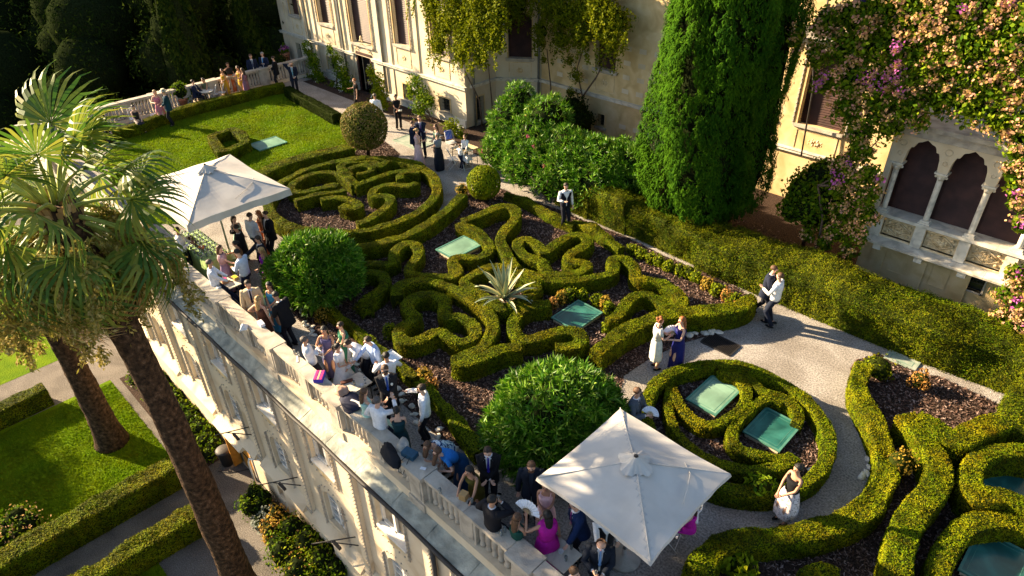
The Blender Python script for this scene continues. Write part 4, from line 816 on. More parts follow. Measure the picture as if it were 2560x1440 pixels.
# ---------------------------------------------------------------- oleanders
def oleander(label, p, blobs, n, name='oleander', m='oleander', leaf=.21, pink=0):
    t = empty(name, (p[0], p[1], 0), 0, label, 'shrub')
    b = MB()
    for i in range(7):
        a = i * .9; b.tube([(0, 0, 0), (.3 * math.cos(a), .3 * math.sin(a), .6), (.8 * math.cos(a), .8 * math.sin(a), 1.2)], [.035, .03, .02], 5)
    b.build('stems', M['twig'], t)
    b = MB(); tot = sum(q[3] ** 2 for q in blobs)
    for qi, (x, y, z, r) in enumerate(blobs):
        b.ball((x, y, z), (r * .80, r * .80, r * .78), 0, 12, 8)
        k = int(n * r * r / tot / 9)
        d = clump_dirs(k); d = d[d[:, 2] > -.55]; k = len(d)
        P = d * r * (1 + .10 * noise3(d, 5, qi + 2) + .05 * RNG.normal(size=k))[:, None] + np.array([x, y, z])
        # whorl of narrow leaves on each shoot tip
        up = d * .75 + np.array([0, 0, .65]); up /= np.linalg.norm(up, axis=1)[:, None]
        for j in range(9):
            w = clump_dirs(k); dirv = up * .55 + w * .75; dirv /= np.linalg.norm(dirv, axis=1)[:, None]
            L_ = leaf * (.7 + .6 * RNG.random(k))[:, None]; side = np.cross(dirv, RNG.normal(size=(k, 3))); side /= np.linalg.norm(side, axis=1)[:, None]
            tipv = P + dirv * L_; midp = P + dirv * L_ * .5
            V = np.stack([P, midp + side * leaf * .09, tipv, midp - side * leaf * .09], 1).reshape(-1, 3)
            b.add(V, np.arange(4 * k).reshape(k, 4), 1)
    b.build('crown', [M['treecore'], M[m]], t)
    if pink:
        b = MB()
        for i in range(pink):
            q = blobs[RNG.integers(len(blobs))]; d = clump_dirs(1)[0]; d[2] = abs(d[2]); d[0] -= .3; d[1] -= .6; d /= np.linalg.norm(d)
            blob(b, np.array(q[:3]) + d * q[3] * 1.03, .08, 0, 14, .07, None)
        b.build('blossoms', M['pink'], t)
_o = [(-16.74, 8.02), (-7.12, 8.06)]
oleander('big round oleander bush between the first umbrella and the knot garden', _o[0], [(.05, 0, 1.0, 1.08), (-.5, .4, .95, .75), (.6, -.2, .9, .8), (.1, .6, 1.15, .82), (-.25, -.5, .8, .75), (.45, .45, 1.1, .85), (.75, .5, .8, .65)], 42000)
oleander('bright round oleander bush left of the lower umbrella', _o[1], [(0, .2, 1.05, 1.18), (-.65, .3, .95, .85), (.65, .25, .95, .85), (0, .85, 1.15, .9), (-.4, -.4, .8, .8), (.4, -.35, .85, .8), (.4, .85, 1.0, .85)], 42000)
_o = [(-19.19, 18.36), (-17.44, 17.88), (-15.90, 17.85), (-14.67, 18.07), (-13.89, 18.79)]
bl = []
for i, (s_, t_) in enumerate(_o):
    for (dx, dy, z_, r_) in ((0, .6, 1.0, 1.0), (-.2, 1.1, 1.9 - .14 * i, .9), (.5, .9, 1.5, .8), (.1, 0.1, .75, .75), (.6, .3, 1.0, .8), (.4, 1.4, 1.9 - .12 * i, .7), (.9, .7, 1.1, .75)): bl.append((s_ + dx - _o[2][0], t_ + dy - _o[2][1], z_, r_))
bl += [(_o[0][0] - _o[2][0] - .2, _o[0][1] - _o[2][1] + 1.5, 2.6, .7), (_o[1][0] - _o[2][0], _o[1][1] - _o[2][1] + 1.6, 2.5, .8)]
oleander('tall pink-flowering oleander thicket between the path and the villa', _o[2], bl, 85000, pink=16)
# ---------------------------------------------------------------- agave
_a = [(-12.03, 11.62)][0]
t = empty('agave', (_a[0], _a[1], 0), 0, 'large variegated agave with cream-edged leaves in the square hedge', 'agave')
def agave_leaf(az, el, L_, droop, w=.085, n=8):
    pts = []; x = z = 0.0; e = el
    for i in range(n + 1):
        pts.append((x, z)); e -= droop * (i / n) ** 1.3; x += math.cos(e) * L_ / n; z += math.sin(e) * L_ / n
    V = []; ca, sa = math.cos(az), math.sin(az)
    for i, (x, z) in enumerate(pts):
        tt = i / n; ww = w * (0.75 + .9 * tt - 1.75 * tt ** 2.6) if tt < 1 else .002; ww = max(ww, .003)
        for k, (o, dz) in enumerate(((-1, .035), (-.62, .012), (0, 0), (.62, .012), (1, .035))):
            V.append((ca * x - sa * ww * o, sa * x + ca * ww * o, z + dz * (ww / w) + .35))
    F = []; mi = []
    for i in range(n):
        for k in range(4): F.append((i * 5 + k, (i + 1) * 5 + k, (i + 1) * 5 + k + 1, i * 5 + k + 1)); mi.append(1 if k in (0, 3) else 0)
    return V, F, mi
ang = 0
for i in range(30):
    ang += 2.4; lv = i / 30
    el = 1.35 - lv * 1.15 + RNG.uniform(-.1, .1); dr = .05 + .55 * max(0, lv - .45) + (.16 if i % 4 == 0 and lv > .5 else 0)
    V, F, mi = agave_leaf(ang, el, RNG.uniform(1.05, 1.35), dr * .9, .075)
    b = MB(); F = np.array(F); mi = np.array(mi)
    b.add(V, F[mi == 0], 0, True); b.V.append(np.zeros((0, 3))); 
    b.G.setdefault(4, []).append((F[mi == 1], 1, True))
    b.build('leaf', [M['agave'], M['agave_edge']], t)
b = MB()
for i in range(9):
    V, F, mi = agave_leaf(RNG.uniform(0, 6.28), .1, .7, .15, .05); b.add(V, F, 0, True)
b.build('dry_leaf', M['agave_dry'], t, (0, 0, -.25))['kind'] = 'stuff'
# ---------------------------------------------------------------- cypresses
def cypress(label, p, R, H, zb, n, dark=False):
    t = empty('cypress', (p[0], p[1], 0), 0, label, 'cypress tree')
    b = MB(); b.tube([(0, 0, 0), (0, 0, zb + 1.5)], [.20, .16], 8); b.build('trunk', M['bark'], t)
    prof = lambda u: R * np.interp(u, [0, .05, .14, .35, .6, .85, 1], [.50, .76, .92, 1.0, .95, .55, .03])
    b = MB(); k = 26; nn = 22; Rg = []
    for i in range(k):
        u = i / (k - 1); a = np.linspace(0, 2 * np.pi, nn, endpoint=False); rr = prof(u) * .70
        q = np.c_[np.cos(a), np.sin(a), np.full(nn, u * 5)]
        rr = rr * (1 + .10 * noise3(q * np.array([2, 2, 1.2]), 2.2, 5))
        Rg.append(np.c_[np.cos(a) * rr, np.sin(a) * rr, np.full(nn, zb + u * (H - zb))])
    b.rings(np.array(Rg), 0, True)
    # upright tufts
    nt = n // 26; u = RNG.random(nt) ** .85; a = RNG.random(nt) * 6.283
    q = np.c_[np.cos(a) * 1.5, np.sin(a) * 1.5, u * 6]
    rr = prof(u) * (.87 + .17 * noise3(q * np.array([2.2, 2.2, .7]), 2.6, 8) + .10 * RNG.random(nt))
    Pc = np.c_[np.cos(a) * rr, np.sin(a) * rr, zb + u * (H - zb)]
    ts = RNG.uniform(.10, .24, nt)
    idx = np.repeat(np.arange(nt), 26); m_ = len(idx)
    loc = RNG.normal(size=(m_, 3)) * np.array([.42, .42, 1.0]) * ts[idx][:, None] * .62
    P = Pc[idx] + loc; N_ = np.c_[np.cos(a[idx]), np.sin(a[idx]), np.full(m_, .45)] + loc * 7
    N_ /= np.linalg.norm(N_, axis=1)[:, None]
    V, F = leafquads(P, N_, .068, 1.9, 0, .25, align=np.tile([0, 0, 1.0], (m_, 1)), tri=True)
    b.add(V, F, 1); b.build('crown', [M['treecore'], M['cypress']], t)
_c = [(-10.47, 19.25), (-9.74, 20.44)]
cypress('huge dense cypress with its bright side to the oleanders', (_c[0][0] - .1, _c[0][1] + .1), 1.85, 13.5, .55, 160000)
cypress('second cypress grown into the huge one, on its right', (_c[1][0] - .15, _c[1][1] + .25), 1.35, 12.0, .7, 85000)
# broadleaf tree left of the bougainvillea
def leafy_tree(label, p, blobs, n, leaf, m, trunk=.08, name='tree', cat='tree', z=0.0, bark='bark', group=None, core=True, aspect=1.5, rnd=.8, parts=None, tri=False):
    t = empty(name, (p[0], p[1], z), 0, label, cat, group)
    b = MB(); top = max(q[2] for q in blobs)
    b.tube([(0, 0, 0), (.04, .03, top * .5), (0, 0, top)], [trunk, trunk * .8, trunk * .4], 7)
    for i, q in enumerate(blobs): b.tube([(0, 0, top * .35), ((q[0]) * .5, q[1] * .5, (top * .35 + q[2]) * .5), tuple(q[:3])], [trunk * .5, trunk * .35, trunk * .15], 5)
    b.build('trunk', M[bark], t)
    b = MB(); tot = sum(q[3] ** 2 for q in blobs)
    for i, q in enumerate(blobs): blob(b, q[:3], q[3], 1, int(n * q[3] ** 2 / tot), leaf, 0 if core else None, amp=.25, seed=i * 7 + len(label), shell=.45, aspect=aspect, rnd=rnd, tri=tri)
    b.build('crown', [M['treecore'], M[m]], t)
    return t
_c = [(-7.04, 20.41)][0]
leafy_tree('dark broadleaf tree with sunlit edge between the cypresses and the pink climber', (_c[0], _c[1] + .3), [(0, 0, 1.7, .75), (-.35, .2, 2.1, .7), (.35, .1, 2.0, .7), (0, .3, 2.6, .7), (-.5, -.1, 1.5, .5), (.5, .2, 1.4, .5)], 7500, .085, 'vine', .07)
_c = [(-19.70, 24.04)][0]
leafy_tree('dark shrub against the recessed villa wall behind the oleanders', (_c[0] + .4, 23.2), [(0, 0, 1.3, .8), (.5, 0, 1.0, .7), (-.5, 0, .9, .6)], 4200, .07, 'forest', .06, cat='shrub')
# ---------------------------------------------------------------- climbers
def climber(label, blobs, n, leaf, cols, stems=(), name='climber', cat='climber', core=None, aspect=1.5, shell=.7, amp=.35, sprigs=0, seed=0):
    """blobs (s, z, r, t)"""
    t = empty(name, (blobs[0][0], blobs[0][3], 0), 0, label, cat); o = np.array([blobs[0][0], blobs[0][3], 0])
    if stems:
        for st in stems:
            b = MB(); pts = np.array(st, float) - o; b.tube(resamp3(pts, 10), np.linspace(.045, .02, 10), 6); b.build('stem', M['twig'], t)
    b = MB(); tot = sum(q[2] ** 2 for q in blobs)
    mats = [M[c[0]] for c in cols]
    for i, (s_, z_, r_, t_) in enumerate(blobs):
        for j, (mn, fr, sz) in enumerate(cols):
            k = int(n * fr * r_ ** 2 / tot)
            if j == 0: blob(b, np.array([s_, t_, z_]) - o, (r_, r_ * .55, r_), 0, k, leaf * sz, None, amp=amp, seed=i + seed, shell=shell, aspect=aspect)
            else:
                # bracts sit in bunches on the outside
                nb_ = k // 22 if k >= 22 else int(RNG.random() < k / 22)
                if not nb_: continue
                d = clump_dirs(nb_); d[:, 1] = -np.abs(d[:, 1]); d[:, 2] += .25; d /= np.linalg.norm(d, axis=1)[:, None]
                cen = np.array([s_, t_, z_]) - o + d * np.array([r_, r_ * .6, r_]) * (.85 + .25 * RNG.random(nb_))[:, None]
                idx = np.repeat(np.arange(nb_), 22); P = cen[idx] + RNG.normal(size=(len(idx), 3)) * .075
                V, F = leafquads(P, d[idx] + RNG.normal(size=(len(idx), 3)) * .6, leaf * sz, 1.2, 0, .6); b.add(V, F, j)
    if sprigs:
        for i in range(sprigs):
            q = blobs[RNG.integers(len(blobs))]; x0 = np.array([q[0] + RNG.normal() * q[2] * .7, q[3] - .1 - .3 * RNG.random(), q[1] - q[2] * .5]) - o
            L_ = RNG.uniform(.4, 1.0); tt = np.linspace(0, 1, 40)[:, None]; dr = RNG.normal(size=3) * np.array([.25, .2, 0])
            P = x0 + tt * np.array([dr[0], -.1, -L_]) + RNG.normal(size=(40, 3)) * .045
            V, F = leafquads(P, clump_dirs(40), leaf, 1.5, 0, .8); b.add(V, F, 0)
    if core:
        mats = mats + [M['treecore']]
        for i, (s_, z_, r_, t_) in enumerate(blobs): b.ball(np.array([s_, t_ + .1, z_]) - o, (r_ * core, r_ * core * .5, r_ * core), len(mats) - 1, 9, 6)  # dark balls added as painted shade inside the climber
    b.build('foliage', mats, t); return t
def resamp3(p, n):
    d = np.r_[0, np.cumsum(np.linalg.norm(np.diff(p, axis=0), axis=1))]; tt = np.linspace(0, d[-1], n)
    return np.c_[[np.interp(tt, d, p[:, k]) for k in range(3)]].T
def onp(pts, rs, t): return [(p[0], p[1], r, t) for p, r in zip(pts, rs)]
cr = onp([(-25.53, 5.34), (-24.63, 4.78), (-25.15, 3.82), (-23.51, 5.28), (-23.20, 4.41), (-23.66, 3.64), (-22.23, 5.62), (-21.90, 4.86), (-22.34, 3.79), (-21.27, 5.59), (-21.43, 4.61), (-25.87, 5.97), (-23.95, 6.20), (-22.17, 6.56)], [.55, .65, .6, .75, .7, .5, .75, .7, .5, .7, .6, .6, .9, .9], 20.5)
climber('yellow-green hanging creeper over the corner of the left wing', cr, 22000, .075, [('creeper', 1.0, 1.0)], [[(-23.6, 21.6, 0), (-23.5, 21.4, 1.4), (-23.9, 21.0, 2.6), (-24.2, 20.6, 3.8)], [(-23.4, 22.2, 0), (-23.3, 22.0, 1.5), (-23.0, 21.6, 3.0)]], sprigs=60, core=.6)
cr = onp([(-22.85, 5.42), (-23.92, 4.40), (-20.91, 5.51), (-21.37, 4.44), (-19.99, 5.31), (-20.19, 4.28), (-18.91, 5.62), (-19.07, 4.63), (-18.08, 5.89), (-17.82, 5.15), (-17.15, 5.56), (-17.37, 4.59), (-22.35, 6.15), (-20.25, 6.39), (-18.14, 6.63), (-23.88, 5.46)], [.8, .6, .7, .5, .85, .55, .85, .75, .85, .7, .65, .5, .9, .9, .9, .9], 23.3)
climber('green creeper hanging over the recessed wall between the blinds', cr, 23000, .075, [('creeper', 1.0, 1.0)], [[(-18.6, 23.9, 0), (-19.2, 23.9, 1.6), (-19.6, 23.8, 3.0), (-19.0, 23.7, 4.6)], [(-19.3, 23.9, 1.8), (-18.4, 23.8, 3.0), (-17.8, 23.7, 4.4)], [(-21.3, 23.9, .2), (-21.2, 23.9, 1.8), (-21.4, 23.8, 3.6)]], sprigs=70, seed=40, core=.6)
cr = onp([(-19.92, 3.39), (-19.54, 2.75), (-19.86, 1.96), (-21.61, 3.80), (-21.48, 3.10)], [.28, .35, .25, .22, .2], 23.7)
climber('thin creeper strands on the wall beside the grey drainpipe', cr, 1500, .055, [('creeper', 1.0, 1.0)], seed=60)
bg = onp([(-8.44, 6.94), (-7.73, 7.37), (-7.04, 7.68), (-6.27, 7.89), (-5.46, 8.10), (-4.70, 8.29), (-3.95, 8.12), (-7.75, 6.51), (-7.04, 6.85), (-6.25, 7.09), (-5.51, 7.31), (-4.80, 7.47), (-4.07, 7.45), (-3.44, 7.37), (-3.07, 7.71), (-7.34, 5.79), (-6.62, 6.06), (-5.83, 6.32), (-5.10, 6.57), (-4.41, 6.81), (-3.56, 6.68), (-2.93, 6.61), (-6.53, 5.28), (-5.80, 5.45), (-5.05, 5.74), (-4.35, 6.00), (-3.61, 6.01), (-2.92, 5.82), (-2.35, 5.66), (-6.04, 4.70), (-5.36, 4.99), (-4.65, 5.39), (-2.53, 6.89), (-1.99, 6.05), (-2.88, 8.09)],
     [.30, .5, .6, .7, .7, .7, .6, .4, .6, .7, .7, .7, .6, .7, .7, .35, .6, .7, .7, .65, .6, .6, .5, .6, .6, .5, .5, .5, .5, .45, .4, .3, .7, .7, .7], 20.0)
climber('huge bougainvillea of faded pink bracts covering the loggia roof', bg, 36000, .085, [('vine', .82, 1.0), ('bract', .175, .85), ('bract2', .004, .7)], [[(-6.5, 20.2, 0), (-6.4, 20.2, 1.5), (-6.8, 20.0, 2.8), (-6.0, 19.9, 3.6), (-5.5, 19.9, 4.6)], [(-6.8, 20.0, 2.8), (-5.9, 19.9, 3.1), (-5.2, 19.9, 3.5)]], name='bougainvillea', core=.62, seed=100)
bg = onp([(-5.86, 4.18), (-6.17, 3.60), (-5.47, 3.56), (-6.18, 2.95), (-5.49, 2.79), (-5.83, 2.27), (-5.15, 2.38), (-5.89, 1.56), (-5.31, 1.65), (-6.14, 1.04), (-5.39, 1.05), (-6.68, 1.12), (-5.24, 3.13), (-5.86, 3.31)], [.4, .4, .35, .3, .4, .4, .3, .3, .35, .25, .25, .2, .25, .35], 19.9)
climber('trailing bougainvillea column hanging left of the loggia arches', bg, 9000, .085, [('vine', .80, 1.0), ('bract', .19, .8), ('bract2', .01, .8)], name='bougainvillea', core=.62, seed=150)
bg = onp([(-2.24, 5.32), (-2.23, 4.91), (-1.83, 4.51), (-1.81, 4.08), (-1.52, 3.62), (-1.82, 4.93)] + [(-1.20, 2.32), (-1.25, 1.68), (-0.86, 1.61), (-1.14, 1.08), (-0.67, 1.06), (-0.67, 0.67), (-0.79, 2.14), (-0.41, 1.33)], [.25, .2, .3, .2, .25, .4, .28, .28, .35, .2, .3, .2, .4, .4], 19.4)
climber('bougainvillea trailing down the right edge in front of the loggia', bg, 7000, .085, [('vine', .68, 1.0), ('bract', .30, .8), ('bract2', .02, .8)], name='bougainvillea', core=.62, seed=180)
bg = onp([(-5.63, 6.41), (-5.56, 6.16), (-5.61, 7.13), (-5.51, 6.74), (-5.38, 6.35), (-5.26, 6.08), (-5.99, 6.39), (-5.92, 6.08), (-7.34, 5.90), (-7.21, 6.09)], [.09, .08, .10, .09, .08, .07, .07, .07, .09, .08], 19.55)
climber('violet-pink bract tassels hanging from the big bougainvillea', bg, 1500, .06, [('bract', .70, 1.0), ('bract2', .30, .9)], name='bract_tassels', cat='blossoms', seed=200)
bg = onp([(-7.11, 7.88), (-6.93, 8.00), (-7.70, 7.64), (-7.91, 7.56), (-7.97, 7.09), (-7.51, 7.75)], [.15, .15, .15, .12, .10, .12], 20.3)
climber('dark purple flower heads at the top left of the bougainvillea', bg, 1300, .06, [('wisteria', 1.0, 1.0)], name='purple_flowers', cat='blossoms', seed=220)
# roses and plants along the wing
RB = 'climbing plants at the foot of the left wing'
for (pts, rs, lb, m_) in (([(-36.64, 1.70), (-36.20, 1.10), (-36.02, 0.33), (-35.61, -0.40), (-36.92, -0.44)], [.35, .45, .45, .5, .5], 'climbing rose beside the dark doorway of the left wing', 'vine'),
    ([(-34.11, 2.04), (-33.65, 1.59), (-33.23, 1.01), (-33.01, 0.40), (-33.62, -0.41), (-34.37, -0.23)], [.25, .35, .45, .5, .5, .45], 'tall climbing plant left of the villa door', 'vine'),
    ([(-29.97, 1.77), (-29.54, 1.35), (-29.49, 0.73), (-29.47, -0.01), (-30.00, -0.02)], [.25, .4, .45, .5, .4], 'yellow-green climber right of the villa door', 'lime'),
    ([(-26.67, 1.93), (-26.91, 1.39), (-26.31, 1.22), (-26.56, 0.56), (-25.73, 1.06)], [.28, .4, .4, .4, .3], 'leafy shrub on the wall between the small windows', 'vine'),
    ([(-37.02, -1.18), (-35.50, -1.20), (-33.97, -0.97), (-32.68, -0.60), (-34.27, -0.57)], [.3, .35, .35, .3, .3], 'low flower bed of mixed plants left of the villa door', 'vine'),
    ([(-28.47, -0.44), (-27.44, -0.29), (-26.48, -0.32), (-25.55, -0.33), (-23.84, 0.35), (-23.29, 0.16), (-24.50, -0.36)], [.25, .25, .28, .28, .4, .3, .25], 'low plants along the white plinth near the wing corner', 'lime')):
    rs = [r * 1.3 for r in rs]; climber(lb, onp(pts, rs, 20.2 if 'low' not in lb else 19.9), int(2300 * sum(r * r for r in rs)), .075, [(m_, .96, 1.0), ('white_flower', .04, .7)], [[(pts[-1][0], 20.3, 0), (pts[1][0], 20.4, max(.3, pts[1][1]))]], name='wall_plant', cat='plant', seed=len(lb))
# ---------------------------------------------------------------- plants below the service building
def bush(label, p, r, h, m, n, leaf, z=ZL, extra=None, name='shrub'):
    b = MB()
    for i in range(5):
        a = i * 1.26; q = (p[0] + r * .5 * math.cos(a), p[1] + r * .5 * math.sin(a), z + h * (.4 + .12 * (i % 3)))
        blob(b, q, (r * .6, r * .6, h * .5), 1, n // 5, leaf, 0, amp=.3, seed=i + int(r * 100), shell=.5)
        if extra: blob(b, q, (r * .66, r * .66, h * .55), 2, extra[1] // 5, extra[2], None, amp=.3, seed=i)
    return tag(b.build(name, [M['treecore'], M[m]] + ([M[extra[0]]] if extra else [])), label, 'shrub')
_q = [(-16.70, 4.37), (-15.84, 4.27), (-15.10, 4.35), (-14.26, 4.35), (-13.40, 4.40), (-12.66, 4.56), (-21.26, -1.57), (-21.85, 4.49), (-20.42, 4.45), (-23.94, 4.94)]
bush('dark green leafy shrub at the start of the bed below the service building', _q[0], .55, .8, 'vine', 1500, .06)
bush('silver-leaved shrub in the bed below the service building', _q[1], .45, .55, 'silver', 1500, .055)
bush('yellow and red tinted shrub below the white vent pipe', _q[2], .55, 1.1, 'yellow', 1200, .06, extra=('orange', 350, .06))
bush('large green shrub in the bed below the service building', _q[3], .8, 1.1, 'vine', 2600, .06)
bush('green and yellow shrub at the foot of the frame below the service building', _q[4], .9, 1.1, 'lime', 2800, .06, extra=('orange', 300, .05))
bush('green shrub cut by the frame foot below the service building', (_q[5][0], _q[5][1] - .2), .8, 1.0, 'vine', 2200, .06)
bush('red rose bush at the left edge of the lower lawn', _q[6], .75, .8, 'vine', 1500, .07, extra=('bract', 420, .06))
for i in range(9):
    bush(f'ivy-like ground plants with white flowers by the wall foot, {rown[i]} patch from the bin', (-20.35 - i * .72, 4.3 + .15 * (i % 2)), .62, .55, 'vine', 900, .07, extra=('white_flower', 14, .06), name='ground_plant')
tag(shrub('grass-like green tuft in the shaded part of the right bed', [(-2.65, 8.56)][0], .35, .45, 'lime', 400, .10), None)
tag(shrub('green weed growing out of the ring hedge above the woman in the patterned skirt', [(-3.13, 10.34)][0], .28, .75, 'vine', 420, .07), None)
# ---------------------------------------------------------------- woods behind the far balustrade
WD = 'dark trees beyond the far balustrade'
wood = [(-44, 23, 9, 3.4), (-49, 19.5, 7, 3.4), (-52, 26, 12, 4.2), (-46, 29, 13, 4), (-55, 20.5, 8, 4), (-58, 15, 5.5, 4), (-49, 13.0, 5.2, 3.2), (-62, 25, 14, 5), (-66, 18, 8, 5), (-43.4, 16.4, 6.3, 2.4),
        (-56, 32, 16, 5), (-66, 32, 17, 6), (-72, 24, 16, 6), (-57, 8.5, 2.2, 4), (-64, 4, 1.5, 4.5), (-70, 11, 4, 5), (-80, 22, 14, 7), (-74, 2, 2.0, 6), (-66, -5, .5, 5)]

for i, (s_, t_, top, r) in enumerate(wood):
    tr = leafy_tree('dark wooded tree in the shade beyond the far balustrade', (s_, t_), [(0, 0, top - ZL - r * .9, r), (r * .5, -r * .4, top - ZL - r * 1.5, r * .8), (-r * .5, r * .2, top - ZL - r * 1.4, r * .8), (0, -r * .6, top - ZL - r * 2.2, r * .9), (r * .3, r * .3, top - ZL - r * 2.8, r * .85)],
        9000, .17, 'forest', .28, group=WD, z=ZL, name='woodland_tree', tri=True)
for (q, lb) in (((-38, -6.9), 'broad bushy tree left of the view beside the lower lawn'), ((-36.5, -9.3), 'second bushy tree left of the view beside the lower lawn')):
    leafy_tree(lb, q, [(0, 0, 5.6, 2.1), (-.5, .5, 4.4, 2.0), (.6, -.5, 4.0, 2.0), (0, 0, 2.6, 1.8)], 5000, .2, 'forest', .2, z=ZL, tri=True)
def slimcyp(label, p, R, H, z):
    t = empty('cypress', (p[0], p[1], z), 0, label, 'cypress tree')
    MB().tube([(0, 0, 0), (0, 0, 2)], .2, 7).build('trunk', M['bark'], t)
    b = MB(); n = 9000; u = RNG.random(n) ** .8; a = RNG.random(n) * 6.283; rr = R * np.interp(u, [0, .2, .6, 1], [.5, 1, .8, .05]) * (.85 + .15 * noise3(np.c_[np.cos(a) * 2, np.sin(a) * 2, u * 9], 2, 3))
    P = np.c_[np.cos(a) * rr, np.sin(a) * rr, 1 + u * (H - 1)]; V, F = leafquads(P, np.c_[np.cos(a), np.sin(a), .3 + 0 * a], .17, 2, 0, .5, align=np.tile([0, 0, 1.0], (n, 1))); b.add(V, F, 1)
    Rg = []
    for i in range(14):
        uu = i / 13; aa = np.linspace(0, 6.283, 12, endpoint=False); r2 = R * .82 * np.interp(uu, [0, .2, .6, 1], [.5, 1, .8, .05]); Rg.append(np.c_[np.cos(aa) * r2, np.sin(aa) * r2, np.full(12, 1 + uu * (H - 1))])
    b.rings(np.array(Rg), 0); b.build('crown', [M['treecore'], M['forest']], t)
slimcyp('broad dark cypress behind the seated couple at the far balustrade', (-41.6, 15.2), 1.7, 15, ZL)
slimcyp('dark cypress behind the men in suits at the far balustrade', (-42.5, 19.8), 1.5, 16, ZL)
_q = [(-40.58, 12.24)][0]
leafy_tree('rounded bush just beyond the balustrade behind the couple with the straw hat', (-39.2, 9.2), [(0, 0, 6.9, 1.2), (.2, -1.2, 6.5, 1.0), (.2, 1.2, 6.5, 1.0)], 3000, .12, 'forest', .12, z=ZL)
# ---------------------------------------------------------------- ground cover as stuff: chips, grass
def in_poly(P, poly):
    poly = np.array(poly); x, y = P[:, 0], P[:, 1]; c = np.zeros(len(P), bool); j = len(poly) - 1
    for i in range(len(poly)):
        xi, yi = poly[i]; xj, yj = poly[j]
        k = ((yi > y) != (yj > y)) & (x < (xj - xi) * (y - yi) / (yj - yi + 1e-12) + xi); c ^= k; j = i
    return c
def scatter(poly, dens):
    poly = np.array(poly); lo_, hi_ = poly.min(0), poly.max(0); n = int((hi_ - lo_).prod() * dens); P = lo_ + RNG.random((n, 2)) * (hi_ - lo_); return P[in_poly(P, poly)]
Pm = np.vstack([scatter(beds['parterre_bed'], 620), scatter(rect(-8, 6, 5.5, 17.5), 480)[lambda a=None: slice(None)] if False else scatter(beds['right_bed'], 480), scatter(disc(C1, 3.2), 420), scatter(disc(C2, 2.2), 900), scatter(beds['topiary_mound'], 500), scatter(rect(-17.5, -5.5, 19.2, 21.5), 60)])
V, F = leafquads(np.c_[Pm, .016 + .018 * RNG.random(len(Pm))], np.tile([0, 0, 1.0], (len(Pm), 1)), .058, 1.6, 0, .45, tri=True)
tag(MB().add(V, F).build('bark_mulch', M['mulch']), 'brown and grey bark chips covering the beds between the hedges', 'mulch', kind='stuff')
def grass(name, poly, z, dens, hgt, label, stripes=True):
    P = scatter(poly, dens); n = len(P); d = RNG.normal(size=(n, 3)) * .55; d[:, 2] = 1; d /= np.linalg.norm(d, axis=1)[:, None]
    B0 = np.c_[P, np.full(n, z)]; w = RNG.normal(size=(n, 3)) * .012; w[:, 2] = 0; hh_ = (hgt * (.5 + RNG.random(n)))[:, None]
    V = np.stack([B0 - w, B0 + w, B0 + d * hh_], 1).reshape(-1, 3)
    tag(MB().add(V, np.arange(3 * n).reshape(n, 3)).build(name, M['grass']), label, 'grass', kind='stuff')
grass('grass', LAWN, .01, 1000, .06, 'short mown grass of the far lawn')
grass('grass', rect(-27, -20.3, -4.5, 3.3), ZL, 1300, .07, 'sunlit short grass of the lower lawn round the palm base')
grass('grass', rect(-17, -13, -4.5, 1.2), ZL, 900, .07, 'shaded short grass at the foot of the frame by the palm trunk')

# ---------------------------------------------------------------- palms
def fan_blade(R_, seg, width, droop):
    """one fan blade, hastula at the origin, pointing along +x, in the xy plane"""
    V = []; F = []
    for i in range(seg):
        a = (i / (seg - 1) - .5) * 4.3; L_ = R_ * (1 - .22 * abs(a / 2.15) ** 2) * RNG.uniform(.88, 1.05); w = width * (1.0 + .3 * RNG.random())
        dx, dy = math.cos(a), math.sin(a); px, py = -dy, dx; k = 6; base = len(V)
        fo = (1 if i % 2 else -1) * .02
        for j in range(k + 1):
            t = j / k; r = L_ * t; ww = w * (t * 1.75 if t < .6 else max(.03, (1 - t) * 2.2)); dz = -droop * max(0, t - .5) ** 1.8 * L_ * 1.9 - .22 * r * abs(math.sin(a * .8)) + fo * t
            rr = r - max(0, t - .5) ** 2 * droop * L_ * .9
            tw = RNG.normal() * .02 * t
            V += [(dx * rr + px * (ww + tw), dy * rr + py * (ww + tw), dz), (dx * rr - px * (ww - tw), dy * rr - py * (ww - tw), dz - fo * .6)]
        for j in range(k): F.append((base + 2 * j, base + 2 * j + 1, base + 2 * j + 3, base + 2 * j + 2))
    return np.array(V), np.array(F)
def make_fan(m, R_, droop, pet, name='fan'):
    b = MB(); V, F = fan_blade(R_, 30, R_ * .030, droop); b.add(V + np.array([pet, 0, 0]), F, 0)
    pts = [(t * pet, 0, .10 * pet * math.sin(t * 3.0)) for t in np.linspace(0, 1, 7)]; b.tube(pts, np.linspace(.065, .026, 7), 5, 1)
    return b.mesh(name, [M[m], M['palm_stem'] if m == 'palm' else M['palm_dry']])
FANS = [make_fan('palm', 1.40, d, 1.50) for d in (.55, .8, 1.1, 1.4)]; DEADF = [make_fan('palm_dry', 1.1, 1.6, 1.2), make_fan('palm_dry', .9, 2.2, 1.4)]
